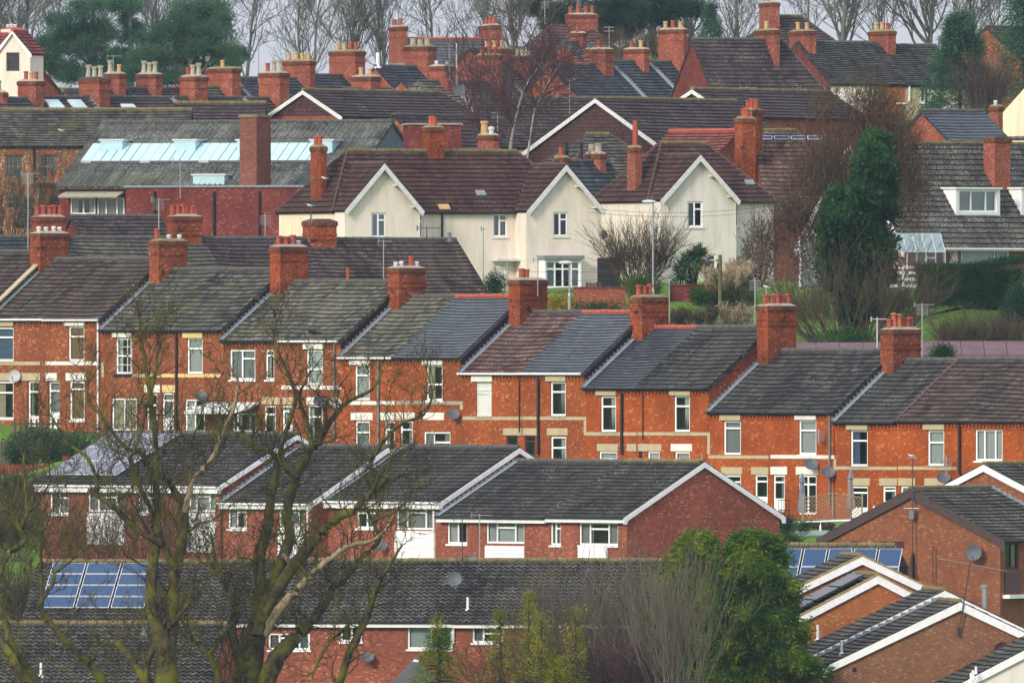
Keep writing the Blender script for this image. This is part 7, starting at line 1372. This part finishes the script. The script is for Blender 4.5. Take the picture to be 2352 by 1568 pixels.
bird('white gull on a pole in front of the old mill roof', 141, 303, 1140, .42, 'gull_white', 'gull_grey', -1, GB); bird('gull standing on the aerial arm beside the thin left chimney', 746, 413, 1070, .42, 'gull_white', 'gull_grey', -1, GB)
bird('gull on the mast above the corbelled dark-capped chimney', 713, 476, 1042, .42, 'gull_white', 'gull_grey', -1, GB); bird('gull on the mast of the five-pot terrace chimney', 1762, 663, 988, .42, 'gull_white', 'gull_grey', -1, GB); bird('gull on the aerial of the dark-barged brown gable', 2095, 1051, 924, .42, 'gull_white', 'gull_grey', -1, GB)
bird('crow perched on a thin twig in front of the mossy grey terrace roof', 720, 770, 874, .7, 'crow_black', 'crow_black', -1, None, 'crow', 'crow')
bird('small dark bird on the ridge end of the long dark roof', 1610, 1062, 920, .26, 'crow_black', 'crow_black', -1, None, 'starling', 'bird')
for lb, x, y0, y1, Y, w in (('thin pole carrying a gull in front of the old mill', 141, 303, 400, 1140, 0), ('mast with a side arm beside the thin left chimney of the cream house', 716, 413, 560, 1070, 30), ('mast standing above the corbelled dark-capped chimney', 713, 478, 590, 1042, 0)):
    m = Y/PXM; b = P(x, y1, Y); H = (y1-y0)*m; mb = MB(); mb.tube([(0, 0, 0), (0, 0, H)], .025, 6, 'wire_dark')
    if w: mb.tube([(0, 0, H), (w*m, 0, H)], .02, 5, 'wire_dark')
    o = mb.build('aerial_mast'); o.location = b; tag(o, lb, 'mast')

for lb, x, y0, y1, Y, hd in (('thin mast rising above the low chimney with white cowls', 1032, 68, 185, 1285, 1), ('mast against the sky right of the distant slate roof', 1154, 8, 88, 1360, 1), ('mast with a double bar in front of the leaning birch', 1143, 256, 330, 1140, 2), ('thin mast over the pale square wall beside the largest brown gable', 1308, 180, 262, 1190, 1), ('lone mast in the sky gap between the chimneys', 594, 98, 190, 1300, 1), ('mast with a bar between two distant chimneys', 1399, 60, 110, 1330, 2), ('mast behind the buff pots of the upper right roof', 1733, 25, 92, 1340, 1)):
    m = Y/PXM; b = P(x, y1, Y); H = (y1-y0)*m; mb = MB(); mb.tube([(0, 0, 0), (0, 0, H)], .032, 6, 'galv')
    for k in range(hd): mb.tube([(-.35, .2*k, H-.1-.25*k), (.35, -.2*k, H-.1-.25*k)], .025, 5, 'galv')
    o = mb.build('aerial_mast'); o.location = b; tag(o, lb, 'mast')
GX, GY, GZ = ground()
# ------------------------------------------------------------------ light, air, camera
W_ = bpy.data.worlds.new('World'); bpy.context.scene.world = W_; W_.use_nodes = True
tr = W_.node_tree; tr.nodes.clear()
SUN_EL, SUN_AZ = R(27), R(218)           # azimuth clockwise from +Y
sky = nd(tr, 'ShaderNodeTexSky', sky_type='NISHITA'); sky.sun_disc = False; sky.sun_elevation = SUN_EL; sky.sun_rotation = SUN_AZ; sky.dust_density = 4.0; sky.air_density = 1.0; sky.altitude = 0
g = nd(tr, 'ShaderNodeTexCoord').outputs['Generated']; n1 = noise(tr, g, 2.2, 5, .55)
# overcast: the sky seen through a pale even cloud layer
bw = nd(tr, 'ShaderNodeRGBToBW', {0: sky.outputs[0]}).outputs[0]
cl = nd(tr, 'ShaderNodeMapRange', {0: n1, 1: .3, 2: .7, 3: .88, 4: 1.1}).outputs[0]
zz = nd(tr, 'ShaderNodeSeparateXYZ', {0: g}).outputs[2]
grad = nd(tr, 'ShaderNodeMapRange', {0: zz, 1: 0.0, 2: 1.0, 3: 1.0, 4: 2.0}).outputs[0]        # overcast sky: zenith three times the horizon
cl = mth(tr, 'MULTIPLY', cl, grad)
cc = mix(tr, 1.0, (3.75, 3.95, 4.4), nd(tr, 'ShaderNodeCombineColor', {0: cl, 1: cl, 2: cl}).outputs[0], 'MULTIPLY')
col = mix(tr, .88, sky.outputs[0], cc)
bg = nd(tr, 'ShaderNodeBackground', {0: col, 1: .1}); tr.links.new(bg.outputs[0], nd(tr, 'ShaderNodeOutputWorld').inputs[0])
sl = bpy.data.lights.new('sun', 'SUN'); sl.energy = 1.5; sl.angle = R(14); sl.color = (1, .93, .82); so = bpy.data.objects.new('sun', sl); C.objects.link(so)
d = (sin(SUN_AZ)*cos(SUN_EL), cos(SUN_AZ)*cos(SUN_EL), sin(SUN_EL))
import mathutils
so.rotation_euler = mathutils.Vector(d).to_track_quat('Z', 'Y').to_euler()
HAZE = .000045
if HAZE:
    mb = MB(); mb.box((-700, -900, -60), (700, 2300, 70), 'glass'); hz = mb.build('haze'); hz['kind'] = 'stuff'; hz.data.materials.clear()
    m, t2 = newmat('haze_air'); v_ = nd(t2, 'ShaderNodeVolumePrincipled', {'Color': (.58, .70, .92, 1), 'Density': HAZE, 'Anisotropy': .2}); t2.links.new(v_.outputs[0], nd(t2, 'ShaderNodeOutputMaterial').inputs['Volume']); hz.data.materials.append(m)
cam = bpy.data.cameras.new('camera'); co = bpy.data.objects.new('camera', cam); C.objects.link(co); co.rotation_euler = (R(90), 0, 0)
cam.sensor_width = 36; cam.lens = 36*PXM/2352; cam.clip_start = 5; cam.clip_end = 12000
sc = bpy.context.scene; sc.camera = co; sc.view_settings.view_transform = 'Standard'; sc.view_settings.look = 'None'; sc.view_settings.exposure = 1.0
sc.cycles.max_bounces = 6; sc.cycles.diffuse_bounces = 3; sc.cycles.transparent_max_bounces = 10; sc.cycles.volume_bounces = 0
